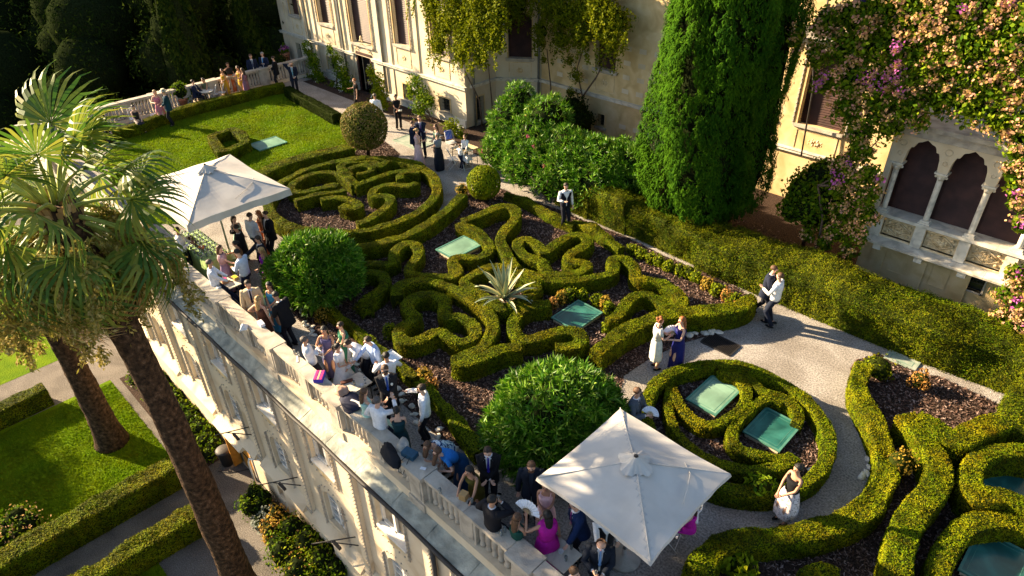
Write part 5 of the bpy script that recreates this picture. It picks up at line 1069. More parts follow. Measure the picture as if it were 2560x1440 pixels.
def flower_stalk(L_):
    b = MB(); n = 12; pts = []; e = .5; x = z = 0
    for i in range(n + 1): pts.append((x, 0, z)); e -= 2.0 / n; x += math.cos(e) * L_ / n; z += math.sin(e) * L_ / n
    b.tube(pts, np.linspace(.022, .008, n + 1), 4, 1)
    for i in range(5, n + 1):
        for k in range(3):
            c = np.array(pts[i]); d = RNG.normal(size=3) * .5 + np.array([.5, 0, -.8]); d /= np.linalg.norm(d); P = c + np.linspace(0, .42, 34)[:, None] * d + RNG.normal(size=(34, 3)) * .04
            V, F = leafquads(P, clump_dirs(34), .05, 2.2, 0, .8, align=np.tile(d, (34, 1))); b.add(V, F, 0)
    return b.mesh('flower_stalk', [M['palm_flower'], M['palm_stem']])
STALK = [flower_stalk(2.9), flower_stalk(2.3), flower_stalk(3.3)]
def palm(label, base, crown, r0, r1, ng, seed, sc=1.0):
    rs = np.random.default_rng(seed); t = empty('fan_palm', base, 0, label, 'palm tree')
    c = np.array(crown) - np.array(base); b = MB(); n = 60; R = []
    for i in range(n + 1):
        u = i / n; lt = u ** 3; p = np.array([c[0] * lt, c[1] * lt, c[2] * u]) + np.array([.06 * math.sin(u * 3.1), 0, 0]); rr = r1 + (r0 - r1) * math.exp(-u * 12) + .03 * math.sin(u * 7)
        a = np.linspace(0, 6.283, 18, endpoint=False); rr = rr * (1 + .03 * (i % 2) + .035 * noise3(np.c_[np.cos(a) * 2, np.sin(a) * 2, np.full(18, u * 30)], 3, seed))
        R.append(np.c_[p[0] + np.cos(a) * rr, p[1] + np.sin(a) * rr, np.full(18, p[2])])
    b.rings(np.array(R), 0); b.build('trunk', M['bark'], t)
    b = MB()
    for k in range(70):          # old leaf bases under the crown
        a = rs.random() * 6.283; zz = -rs.random() * 1.3; b.obox(c + np.array([math.cos(a) * r1 * .95, math.sin(a) * r1 * .95, zz]), (math.cos(a) * .10, math.sin(a) * .10, .05), (-math.sin(a) * .05, math.cos(a) * .05, 0), (math.cos(a) * .05, math.sin(a) * .05, .16))
    tag(b.build('leaf_bases', M['palm_dry'], t), kind='stuff')
    for k in range(ng):
        u = k / ng; az = k * 2.399 + rs.normal() * .15; el = 1.35 - 2.75 * u ** .85 + rs.normal() * .10
        f = 0 if u < .25 else 1 if u < .5 else 2 if u < .8 else 3
        o = bpy.data.objects.new('leaf', FANS[f]); link(o, t)
        o.location = c + np.array([math.cos(az) * .15, math.sin(az) * .15, -.5 * u]); s_ = sc * rs.uniform(.85, 1.15); o.scale = (s_, s_, s_)
        o.rotation_euler = (rs.normal() * .45, -el, az)
        if el < -.4: o.rotation_euler[0] += .2
    for k in range(int(ng * .25)):
        az = k * 2.399 + .9; o = bpy.data.objects.new('dry_leaf', DEADF[k % 2]); link(o, t)
        o.location = c + np.array([math.cos(az) * .3, math.sin(az) * .3, -.7 - .7 * rs.random()]); s_ = sc * rs.uniform(.8, 1.15); o.scale = (s_, s_, s_); o.rotation_euler = (rs.normal() * .4, 1.0 + rs.random() * .45, az)
    for k in range(30):
        az = k * 2.399 + .4; o = bpy.data.objects.new('flower_stalk', STALK[k % 3]); link(o, t)
        o.location = c + np.array([0, 0, -.3 - .5 * rs.random()]); s_ = sc * rs.uniform(.8, 1.15); o.scale = (s_, s_, s_); o.rotation_euler = (rs.normal() * .2, -.1 + rs.random() * 1.0, az)
palm('tall fan palm whose crown fills the left, trunk crossing the bottom left', (-14.45, 2.62, ZL), (-15.35, 2.25, 5.9), .50, .35, 40, 11, .93)
palm('second fan palm standing on the lower lawn, its crown at the left edge', (-23.45, 2.08, ZL), (-23.9, 1.8, 1.7), .60, .36, 38, 23)
# ---------------------------------------------------------------- parasols
def parasol(label, c, hx, hy, z, rise, val, flap=1.0, tilt=0.0):
    t = empty('parasol', (c[0], c[1], 0), 0, label, 'parasol')
    def pt(u, v):          # u, v in -1..1
        r = max(abs(u), abs(v)); sag = .055 * math.sin(math.pi * r) ; ridge = abs(abs(u) - abs(v)) / (r + 1e-6)
        return (u * hx * (1 - .035 * (1 - ridge) * 0), v * hy, z + rise * (1 - r) - sag * min(1, ridge * 1.6) * r)
    N = 24
    cb = MB(); g = np.linspace(-1, 1, N + 1); V = [pt(u, v) for u in g for v in g]
    # straight edges pull in a little between the corners
    V = np.array(V); r = np.maximum(abs(V[:, 0]) / hx, abs(V[:, 1]) / hy); m_ = np.minimum(abs(V[:, 0]) / hx, abs(V[:, 1]) / hy)
    pull = 1 - .035 * r ** 3 * (1 - m_ ** 2); V[:, 0] *= pull; V[:, 1] *= pull
    V[:, 2] += .016 * noise3(V * np.array([1, 1, .1]), 3.4, int(abs(c[0]) * 10))
    F = [(i * (N + 1) + j, (i + 1) * (N + 1) + j, (i + 1) * (N + 1) + j + 1, i * (N + 1) + j + 1) for i in range(N) for j in range(N)]
    cb.add(V, F, 0, False); cb.add(V - np.array([0, 0, .006]), [f[::-1] for f in F], 0, False)
    cn = cb.build('canopy', M['canvas'], t)
    # hem / valance on each side
    ring = [i * (N + 1) for i in range(N + 1)] + [N * (N + 1) + j for j in range(1, N + 1)] + [i * (N + 1) + N for i in range(N - 1, -1, -1)] + [j for j in range(N - 1, 0, -1)]
    E_ = V[ring]; n = len(E_); lo_ = E_ - np.array([0, 0, 1]) * (val * (1 + .05 * np.sin(np.arange(n) * 1.7)))[:, None]; lo_[:, :2] *= (1.012 + .006 * np.sin(np.arange(n) * 1.1))[:, None]
    b = MB(); b.add(np.vstack([E_, lo_]), [(i, (i + 1) % n, n + (i + 1) % n, n + i) for i in range(n)], 0, True); b.build('valance', M['canvas'], t)
    # seams
    for su, sv in ((1, 1), (1, -1), (-1, 1), (-1, -1)):
        b = MB(); b.tube([(su * hx * k, sv * hy * k, z + rise * (1 - k) + .004) for k in np.linspace(.1, .995, 8)], .010, 5); b.build('seam', M['canvas'], t)
        b = MB(); b.tube([(su * hx * k, sv * hy * k, z + rise * (1 - k) - .035) for k in np.linspace(.05, .98, 4)], .018, 5); b.build('rib', M['pipe'], t)
    # wind vent: pleated flounce round the tip
    b = MB(); k = 40; R = []
    for (rr, zz, am) in ((.045, .16, 0), (.09, .12, .012), (.20, .045, .03), (.30, .0, .05)):
        R.append([(math.cos(a) * rr * (1 + .16 * math.cos(4 * a) * (rr > .1)), math.sin(a) * rr * (1 + .16 * math.cos(4 * a) * (rr > .1)), z + rise + zz - .02 + am * .6 * math.cos(a * 14) - .12 * rr) for a in np.linspace(0, 6.283, k, endpoint=False)])
    b.rings(np.array(R), 0, True, cap=False); b.build('vent', M['canvas'], t)
    b = MB(); b.lathe((0, 0, z + rise + .12), [(.03, 0), (.035, .03), (.015, .05)], 8); b.build('finial', M['iron'], t)
    b = MB(); b.tube([(0, 0, .12), (0, 0, z + rise)], .032, 8); b.build('pole', M['pipe'], t)
    b = MB(); b.lathe((0, 0, 0), [(.34, 0), (.34, .06), (.05, .1), (.05, .3)], 16); b.build('foot', M['stone'], t)
    b = MB(); b.tube([(hx * .45, hy * .62, z + rise * .38 + .01), (hx * .62, hy * .50, z + rise * .38 + .01), (hx * .72, hy * .28, z + rise * .28 + .012), (hx * .82, hy * .02, z + rise * .18 + .012)], .010, 5); b.build('cord', M['canvas'], t)
    return t
_u = [(-5.55, 6.07), (-5.45, 8.47), (-3.07, 8.45), (-3.23, 6.02)]
_cx = sum(p[0] for p in _u) / 4; _cy = sum(p[1] for p in _u) / 4
parasol('big cream parasol at the lower right, above the magenta dress and white chairs', (_cx, _cy), 1.22, 1.22, 2.40, .38, .07)
_u1 = [(-18.49, 8.85), (-19.45, 5.54), (-22.57, 9.14)]
parasol('big cream parasol with a deep valance above the bar, upper left', ((_u1[1][0] + _u1[2][0]) / 2 , (_u1[1][1] + _u1[2][1]) / 2), abs(_u1[0][0] - _u1[2][0]) / 2, abs(_u1[0][1] - _u1[1][1]) / 2, 2.62, .62, .22)
# ---------------------------------------------------------------- skylights
def skylight(label, s0, s1, t0, t1, z=.03, h=.14):
    t = empty('skylight', ((s0 + s1) / 2, (t0 + t1) / 2, 0), 0, label, 'skylight', 'green glass skylights among the beds'); a, c = (s1 - s0) / 2, (t1 - t0) / 2
    b = MB(); b.box(-a + .05, a - .05, -c + .05, c - .05, 0, z + h - .03); b.build('curb', M['wall_cream'], t)
    b = MB(); w = .05
    for q in ((-a, a, -c, -c + w), (-a, a, c - w, c), (-a, -a + w, -c + w, c - w), (a - w, a, -c + w, c - w)): b.box(*q, z + h - .03, z + h + .012)
    b.build('frame', M['path_glass' if h < .04 else 'skyframe'], t)
    b = MB(); b.box(-a + w, a - w, -c + w, c - w, z + h - .028, z + h); b.build('glass_pane', M['path_glass' if 'path' in label or 'gravel' in label else 'skylight_pale' if 'pale' in label or 'lawn' in label else 'skylight'], t)
    b = MB()
    for q in ((-a + .12, a - .12, -c + .12, -c + .13), (-a + .12, a - .12, c - .13, c - .12), (-a + .12, -a + .13, -c + .12, c - .12), (a - .13, a - .12, -c + .12, c - .12)): b.box(*q, z + h, z + h + .003)
    b.build('seal', M['skyframe'], t)
skylight('flat green glass skylight lying on the far lawn', -29.75, -28.65, 12.55, 13.95, h=.05)
skylight('pale green skylight inside the hooked hedge, left of the agave', -16.0, -15.05, 12.25, 13.55)
skylight('teal skylight inside the U-shaped hedge, right of the agave', -10.55, -9.6, 12.05, 13.28)
skylight('upper pale skylight in the near round bed', -5.85, -5.0, 11.8, 13.05)
skylight('lower teal skylight in the near round bed', -4.28, -3.36, 11.78, 12.92)
skylight('dark green skylight in the bottom right corner', .45, 1.45, 11.35, 12.68)
_k = [(0.56, 14.51)][0]; skylight('darkest skylight almost hidden in the C-shaped hedge at the right edge', _k[0] - .5, _k[0] + .5, _k[1] - .5, _k[1] + .5, h=.05)
_k = [(-2.47, 17.13)][0]; skylight('small pale glass panel flat in the path by the tall hedge', _k[0] - .5, _k[0] + .3, _k[1] - .15, _k[1] + .3, z=.005, h=.02)
_k = [(-24.45, 18.18)][0]; skylight('pale green glass panel flat in the gravel under the group in front of the villa', _k[0] - .9, _k[0] + .9, _k[1] - .7, _k[1] + .7, z=.005, h=.02)
# grate
_g = [(-6.99, 14.17), (-6.59, 14.78), (-5.89, 14.86), (-6.23, 14.16)]
gs0, gs1 = min(p[0] for p in _g), max(p[0] for p in _g); gt0, gt1 = min(p[1] for p in _g), max(p[1] for p in _g)
t = empty('drain_grate', ((gs0 + gs1) / 2, (gt0 + gt1) / 2, 0), 0, 'dark iron drain grate in the gravel beside the rounded hedge end', 'grate')
a, c = (gs1 - gs0) / 2 * .8, (gt1 - gt0) / 2 * .8
MB().box(-a, a, -c, c, .002, .006).build('pit', M['dark'], t)
for q in ((-a, a, -c - .03, -c), (-a, a, c, c + .03), (-a - .03, -a, -c, c), (a, a + .03, -c, c)): MB().box(*q, .004, .03).build('rim', M['iron'], t)
_bar = MB().box(-.006, .006, -c, c, .006, .028).mesh('bar', M['iron'])
for i in range(22): inst(_bar, 'bar', t, (-a + (i + .5) * 2 * a / 22, 0, 0))
# edging stones
ST = []
for i in range(6):
    v = MB(); v.ball((0, 0, 0), (1, .75, .55), n=7, k=5); me = v.mesh('edging_stone', M['marble'])
    co = np.zeros(len(me.vertices) * 3, dtype=np.float32); me.vertices.foreach_get('co', co); co = co.reshape(-1, 3); co *= (1 + .22 * noise3(co * 2, 2.2, i))[:, None]; me.vertices.foreach_set('co', co.ravel()); me.shade_flat(); me.update(); ST.append(me)
def stones(pts, n, lab, grp, smin=.05, smax=.12, wid=.10, zz=0):
    c = resample(pts, .05, False, 1)
    for i in range(n):
        p = c[int((i + RNG.random()) / n * (len(c) - 1))]; o = bpy.data.objects.new('edging_stone', ST[RNG.integers(6)]); s_ = RNG.uniform(smin, smax)
        o.location = (p[0] + RNG.normal() * wid, p[1] + RNG.normal() * wid, zz + s_ * .25); o.scale = (s_, s_ * RNG.uniform(.7, 1.2), s_ * RNG.uniform(.6, 1.1)); o.rotation_euler = (RNG.normal() * .2, RNG.normal() * .2, RNG.random() * 6.28)
        tag(link(o), lab, 'stone', grp)
stones([(-17.08, 7.16), (-15.94, 7.11), (-14.43, 7.10), (-12.32, 6.89), (-10.92, 6.93), (-9.43, 6.85), (-8.29, 7.08), (-7.26, 7.21)], 52, 'pale rock edging the bed along the left gravel path', 'pale rocks along the left path')
stones([(-7.25, 14.31), (-7.05, 14.66), (-6.72, 14.97)], 9, 'white rock at the foot of the rounded hedge end by the grate', 'white rocks by the grate', .08, .15, .04)
stones([(-3.04, 14.98), (-2.55, 14.37), (-2.08, 13.90), (-1.76, 13.19), (-1.65, 12.35)], 26, 'dark pale-topped rock edging the right bed along the curved path', 'rocks along the curved path')
stones([(-19.87, 15.64), (-18.99, 15.00), (-18.30, 13.62), (-17.87, 12.17)], 14, 'mossy rock at the foot of the round knot ring', 'rocks round the far knot ring', .07, .14)
stones([(-2.54, 12.77), (-2.47, 12.19), (-2.53, 11.51)], 10, 'grey rock at the foot of the near ring hedge', 'rocks by the near ring hedge', .05, .11)
# ---------------------------------------------------------------- furniture
def table(label, pts, z=.74, round_=False, marble='marble'):
    cx = sum(p[0] for p in pts) / len(pts); cy = sum(p[1] for p in pts) / len(pts)
    hx = (max(p[0] for p in pts) - min(p[0] for p in pts)) / 2; hy = (max(p[1] for p in pts) - min(p[1] for p in pts)) / 2
    t = empty('table', (cx, cy, 0), 0, label, 'table')
    if round_:
        b = MB(); b.lathe((0, 0, z - .03), [(hx, 0), (hx + .01, .015), (hx, .03)], 28); b.build('tabletop', M[marble], t)
        b = MB()
        for k in range(3): a = k * 2.09; b.tube([(.05 * math.cos(a), .05 * math.sin(a), z - .03), (.08 * math.cos(a), .08 * math.sin(a), .35), (.28 * math.cos(a), .28 * math.sin(a), 0)], .012, 5)
        b.build('pedestal', M['white_paint'], t)
    else:
        b = MB(); b.box(-hx, hx, -hy, hy, z - .03, z); b.build('tabletop', M[marble], t)
        for sx in (-1, 1):
            for sy in (-1, 1): MB().tube([(sx * (hx - .05), sy * (hy - .05), 0), (sx * (hx - .05), sy * (hy - .05), z - .03)], .016, 6).build('leg', M['iron'], t)
        for sy in (-1, 1): MB().box(-hx + .06, hx - .06, sy * (hy - .05) - .01, sy * (hy - .05) + .01, z - .07, z - .035).build('apron', M['iron'], t)
    return (cx, cy, hx, hy)
T1 = table('white table with snack boxes next to the man in a striped shirt', [(-18.55, 5.96), (-18.62, 6.49), (-18.03, 6.51), (-17.98, 5.96)])
T2 = table('white table with a brown clutch, in front of the bride', [(-12.01, 5.92), (-12.02, 6.47), (-11.46, 6.46), (-11.47, 5.91)])
T3 = table('marble table with an ashtray beside the woman in magenta', [(-5.22, 5.81), (-5.18, 6.29), (-4.66, 6.34), (-4.67, 5.80)])
T4 = table('round white table between the seated couple by the far balustrade', [(-36.2 - .35, 13.6 - .35), (-36.2 + .35, 13.6 + .35)] if False else (lambda q: [(q[0] - .34, q[1] - .34), (q[0] + .34, q[1] + .34)])([(-36.75, 14.00)][0]), round_=True)
T5 = table('small table with plates where the two boys play', (lambda q: [(q[0] - .42, q[1] - .42), (q[0] + .42, q[1] + .42)])([(-20.85, 18.01)][0]), marble='carved')
# bar
_b = [(-22.50, 6.33), (-22.03, 7.18), (-19.63, 6.87), (-20.30, 6.09)]
bs0, bs1, bt0, bt1 = _b[0][0], _b[2][0] - .1, 5.95, _b[1][1]
bx0, bx1 = [(-22.00, 7.08)][0][0], [(-19.59, 6.29)][0][0]
t = empty('bar_table', ((bx0 + bx1) / 2, 7.0, 0), 0, 'long bar table under a green cloth with glasses, half under the upper parasol', 'table')
by0 = [(-20.46, 6.04)][0][1] - 7.0; by1 = [(-19.64, 6.86)][0][1] - 7.0; bh = (bx1 - bx0) / 2
MB().box(-bh + .02, bh - .02, by0 + .02, by1 - .02, .84, .90).build('board', M['shutter'], t)
b = MB(); b.box(-bh, bh, by0, by1, .895, .906)
for sx, sy0, sy1 in ((-bh, by0, by1), (bh, by0, by1)):
    n = 30; V = []
    for i in range(n + 1):
        y = sy0 + (sy1 - sy0) * i / n; k = .02 * math.sin(i * 1.9); V += [(sx, y, .90), (sx + k + (.03 if sx > 0 else -.03), y, .02)]
    b.add(V, [(2 * i, 2 * i + 1, 2 * i + 3, 2 * i + 2) for i in range(n)], 0, True)
for yy in (by0, by1):
    n = 30; V = []
    for i in range(n + 1):
        x = -bh + 2 * bh * i / n; k = .02 * math.sin(i * 1.7); V += [(x, yy, .90), (x, yy + k + (.03 if yy > 0 else -.03), .02)]
    b.add(V, [(2 * i, 2 * i + 1, 2 * i + 3, 2 * i + 2) for i in range(n)], 0, True)
b.build('tablecloth', M['green_cloth'], t)
def glass_mesh(h=.13, r=.032, wine=False):
    b = MB()
    if wine: b.lathe((0, 0, 0), [(.032, 0), (.030, .004), (.005, .01), (.005, .08), (.030, .10), (.038, .14), (.032, .19)], 8)
    else: b.lathe((0, 0, 0), [(r * .85, 0), (r, h), (r * .92, h), (r * .8, .01)], 8)
    return b.mesh('glass', M['clear'])
GL = glass_mesh(); WG = glass_mesh(wine=True)
def put(mesh_or_mb, name, loc, label, cat, group=None, rz=0, mats=None):
    if isinstance(mesh_or_mb, MB): o = mesh_or_mb.build(name, mats, None)
    else: o = bpy.data.objects.new(name, mesh_or_mb); COL.objects.link(o)
    o.location = loc; o.rotation_euler = (0, 0, rz); return tag(o, label, cat, group)
bc = ((bx0 + bx1) / 2, 7.0)
for i in range(9):
    for j in range(9):
        put(WG if j % 2 else GL, 'glass', (bc[0] - bh + .12 + i * (2 * bh - .24) / 9, bc[1] + by1 - .10 - j * .085, .907), 'empty glass in the tight rows along the guests\' edge of the bar', 'glass', 'glasses on the bar')
for i in range(5):
    q = (bc[0] - bh * .35 + .12 * i, bc[1] + (by0 + by1) / 2 - .18 + .07 * (i % 2), .907)
    b = MB(); b.lathe((0, 0, 0), [(.037, 0), (.037, .18), (.014, .23), (.014, .30)], 8); put(b, 'bottle', q, f'{["dark", "green", "brown", "clear", "tall dark"][i]} bottle in the cluster on the green bar', 'bottle', 'bottles on the bar', mats=M[['dark', 'vine', 'shutter', 'glass', 'iron'][i]])
q = (bc[0] + bh * .25, bc[1] + (by0 + by1) / 2 - .1, .907)
b = MB(); b.lathe((0, 0, 0), [(.06, 0), (.13, .07), (.14, .09), (.10, .05)], 14); put(b, 'bowl', q, 'glass bowl holding the orange slices on the bar', 'bowl', mats=M['clear'])
b = MB()
for i in range(9): b.ball((.07 * math.cos(i * 2.2), .07 * math.sin(i * 2.2), .05 + .02 * (i % 3)), (.04, .04, .03), n=7, k=5)
put(b, 'orange_slices', (q[0], q[1], .93), 'orange-red fruit slices heaped in the bowl on the bar', 'fruit', mats=mat('fruit', (.75, .16, .02), .5, .4, noise=.2, scale=20))['kind'] = 'stuff'
b = MB(); b.box(-.16, .16, -.10, .10, 0, .13); put(b, 'ice_bucket', (bc[0] - bh * .45, bc[1] + by0 + .3, .907), 'dark box of bottles at the barman\'s side of the bar', 'box', mats=M['dark'])
def chair_mesh(root, m='white_paint', cloth=None):
    for sx in (-1, 1):
        MB().tube([(sx * .20, .20, 0), (sx * .20, -.02, .45), (sx * .19, -.20, .88)], .011, 5).build('side_frame', M[m], root)
        MB().tube([(sx * .20, -.24, 0), (sx * .20, .18, .45)], .011, 5).build('leg', M[m], root)
    MB().tube([(-.19, -.20, .88), (0, -.22, .93), (.19, -.20, .88)], .011, 5).build('top_rail', M[m], root)
    MB().tube([(-.2, .14, .12), (.2, .14, .12)], .008, 4).build('stretcher', M[m], root)
    MB().tube([(-.2, -.18, .08), (.2, -.18, .08)], .008, 4).build('stretcher', M[m], root)
    for i in range(6): MB().box(-.20, .20, -.19 + i * .066, -.15 + i * .066, .445, .458).build('seat_slat', M[m], root)
    for i in range(5): MB().tube([(-.14 + i * .07, -.10, .62), (-.14 + i * .07, -.215, .90)], .007, 4).build('back_slat', M[m], root)
def chair(label, p, face, first=[None]):
    if first[0] is None:
        first[0] = empty('folding_chair', (0, 0, 0)); chair_mesh(first[0]); r = first[0]
    else: r = copy_tree(first[0])
    r.location = (p[0], p[1], 0); r.rotation_euler = (0, 0, math.radians(face + 45.2 - 90)); return tag(r, label, 'chair', 'white metal folding chairs')
_c = [(-3.90, 8.19), (-3.82, 8.70)]
chair('white metal chair half hidden by the corner of the lower parasol', _c[0], 150); chair('white metal chair with the seated woman in magenta, beside the lower parasol', _c[1], 165)
_c = [(-20.87, 17.33), (-20.37, 17.72), (-22.28, 18.47)]
chair('white metal chair with striped back near the boys\' table', _c[0], 20); chair('white metal chair with a white tote bag, near the boys', _c[1], 110); ch3 = chair('white chair draped with a blue cloth beside the boys\' table', _c[2], -60)
_c2 = [(-36.83, 14.82), (-36.84, 14.37), (-37.50, 13.19), (-36.22, 9.99), (-36.05, 10.91)]
chair('white metal chair in front of the women in yellow', _c2[0], 190); chair('white metal chair by the seated woman at the round table', _c2[1], 200); chair('white chair of the man seated at the round table', _c2[2], -10); chair('white chair of the woman seated before the far balustrade', _c2[3], -60); chair('empty white chair behind the pink dress at the far balustrade', _c2[4], 200)
b = MB(); n = 8
V = [(-.17 + .34 * i / n, -.16 - .07 * j / 6 + .0, .55 + .38 * j / 6) for j in range(7) for i in range(n + 1)]
b.add(V, [(j * (n + 1) + i, j * (n + 1) + i + 1, (j + 1) * (n + 1) + i + 1, (j + 1) * (n + 1) + i) for j in range(6) for i in range(n)], 0, True)
b.add([(x, y - .03, z) for x, y, z in V], [(j * (n + 1) + i, (j + 1) * (n + 1) + i, (j + 1) * (n + 1) + i + 1, j * (n + 1) + i + 1) for j in range(6) for i in range(n)], 0, True)
o = put(b, 'blue_cloth', (_c[2][0], _c[2][1], 0), 'royal blue cloth hung over the back of a chair by the boys', 'cloth', mats=plain((.02, .09, .55)), rz=math.radians(-60 + 45.2 - 90))
b = MB(); b.add([(-.19, -.05, .42), (.19, -.05, .42), (.19, .05, .42), (-.19, .05, .42), (-.23, -.07, .72), (.23, -.07, .72), (.23, .07, .72), (-.23, .07, .72)], [(3, 2, 1, 0), (0, 1, 5, 4), (1, 2, 6, 5), (2, 3, 7, 6), (3, 0, 4, 7)])
o = put(b, 'tote_bag', (_c[1][0] + .05, _c[1][1] - .12, -.04), 'white tote bag with yellow handles hanging on a chair', 'bag', mats=plain((.72, .72, .70)), rz=math.radians(-10))
for sy in (-1, 1):
    h_ = MB(); h_.tube([(-.1, sy * .06, .70), (-.07, sy * .06, .92), (.07, sy * .06, .92), (.1, sy * .06, .70)], .010, 5); h_.build('handle', M['yellow'], o)
# bin
_q = [(-19.33, 4.61)][0]
t = empty('bin', (_q[0], _q[1], ZL), 0, 'dark round bin with a lid beside the orange door', 'bin')
b = MB(); b.lathe((0, 0, 0), [(.20, 0), (.25, .62), (.27, .64)], 16); b.build('body', M['rubber'], t)
b = MB(); b.lathe((0, 0, .64), [(.28, 0), (.28, .05), (.20, .09), (.05, .11)], 16); b.build('lid', M['iron'], t)
b = MB(); _h = [(-19.22, 4.18), (-18.89, 4.40), (-18.65, 4.73), (-18.49, 5.03)]; b.tube([(p[0], p[1], ZL + .02) for p in _h], .014, 5); tag(b.build('hose', M['rubber']), 'thin dark hose on the ground beside the bin', 'hose')
b = MB(); _h = [(-17.32, 4.46), (-16.30, 4.10), (-15.19, 4.20), (-13.61, 4.06)]
pp = resample(_h, .3, False, 1)
for a_, c_ in zip(pp[:-1], pp[1:]):
    d = c_ - a_; d /= np.linalg.norm(d); nrm = np.array([-d[1], d[0]]); m2 = (a_ + c_) / 2
    MB().obox((m2[0], m2[1], ZL + .05), (d[0] * .145, d[1] * .145, 0), (nrm[0] * .04, nrm[1] * .04, 0), (0, 0, .06)).build('edging_brick', M['stone'])
for o in [o for o in bpy.data.objects if o.name.startswith('edging_brick')]: tag(o, 'grey kerb stone edging the plant bed below the service building', 'kerb stone', 'kerb stones of the lower bed')
# pots at the far balustrade
def pot(label, p, r, h, pr, m, n=900, fl=None):
    t = empty('plant_pot', (p[0], p[1], 0), 0, label, 'potted plant')
    b = MB(); b.lathe((0, 0, 0), [(r * .65, 0), (r * .9, h * .8), (r, h * .85), (r, h), (r * .85, h)], 16); b.build('pot', M['terracotta'], t)
    b = MB(); blob(b, (0, 0, h + pr * .7), pr, 1, n, .06, 0, amp=.3, seed=int(r * 90)); 
    if fl: blob(b, (0, 0, h + pr * .8), pr * 1.02, 2, 200, .06)
    b.build('foliage', [M['treecore'], M[m]] + ([M[fl]] if fl else []), t)
_q = [(-37.42, 12.88), (-38.00, 18.93), (-39.80, 20.41)]
pot('terracotta pot with a round green shrub right of the straw-hat couple', _q[0], .36, .5, .5, 'vine'); pot('terracotta pot with a tall dark shrub at the end of the far balustrade', _q[1], .32, .5, .62, 'forest'); pot('terracotta planter of magenta flowers by the wing corner', _q[2], .30, .9, .25, 'vine', 500, 'bract2')

# ---------------------------------------------------------------- people
SKIN = {'light': (.62, .36, .25), 'tan': (.45, .24, .15), 'brown': (.28, .14, .09)}
HAIRC = {'black': (.012, .010, .009), 'dark': (.035, .02, .012), 'brown': (.10, .05, .025), 'blond': (.38, .24, .10), 'red': (.30, .10, .03), 'grey': (.30, .28, .26), 'buzz': (.10, .08, .07)}
SK_M = {k: mat('skin_' + k, v, .55, .3, noise=.06, scale=20) for k, v in SKIN.items()}
HR_M = {k: mat('hair_' + k, v, .5, .35, noise=.35, scale=30, bump=.4, bscale=60) for k, v in HAIRC.items()}
_todo = []
def ik(S, H, l1, l2, pole):
    S, H, pole = (np.array(x, float) for x in (S, H, pole)); d = H - S; L_ = np.linalg.norm(d); mx = (l1 + l2) * .995
    if L_ > mx: H = S + d / L_ * mx; d = H - S; L_ = mx
    u = d / L_; a = (l1 * l1 - l2 * l2 + L_ * L_) / (2 * L_); h = math.sqrt(max(l1 * l1 - a * a, 0)); p = pole - u * pole.dot(u); p /= np.linalg.norm(p) + 1e-9
    return S + u * a + p * h, H
ARMS = {  # hand targets in body coordinates (x right, y front, z up), standing height 1.75
 'down': ((-.27, .03, .80), (.27, .03, .80)), 'fold': ((.03, .24, 1.03), (-.03, .25, 1.05)), 'hold': ((-.06, .30, 1.12), (.12, .30, 1.20)),
 'glassR': ((-.26, .04, .82), (.16, .32, 1.22)), 'glassL': ((-.16, .32, 1.22), (.26, .04, .82)), 'drink': ((-.24, .08, .84), (.07, .17, 1.53)), 'phone': ((-.10, .28, 1.05), (.14, .04, 1.60)),
 'smoke': ((-.22, .10, .90), (.12, .36, 1.50)), 'reachR': ((-.24, .05, .85), (.20, .58, 1.02)), 'reachB': ((-.20, .58, 1.02), (.20, .58, 1.02)), 'rest': ((-.34, .30, 1.10), (.34, .30, 1.10)),
 'restR': ((-.12, .25, 1.05), (.40, .18, 1.10)), 'lap': ((-.12, .34, .98), (.12, .34, .98)), 'tray': ((-.22, .36, 1.20), (.22, .36, 1.20)), 'hips': ((-.26, .05, 1.02), (.26, .05, 1.02)), 'fanup': ((-.34, .22, 1.48), (.28, .05, .90)),
 'hug': ((-.10, .50, 1.25), (.20, .50, 1.05)), 'cross': ((.16, .24, 1.20), (-.16, .26, 1.16))}
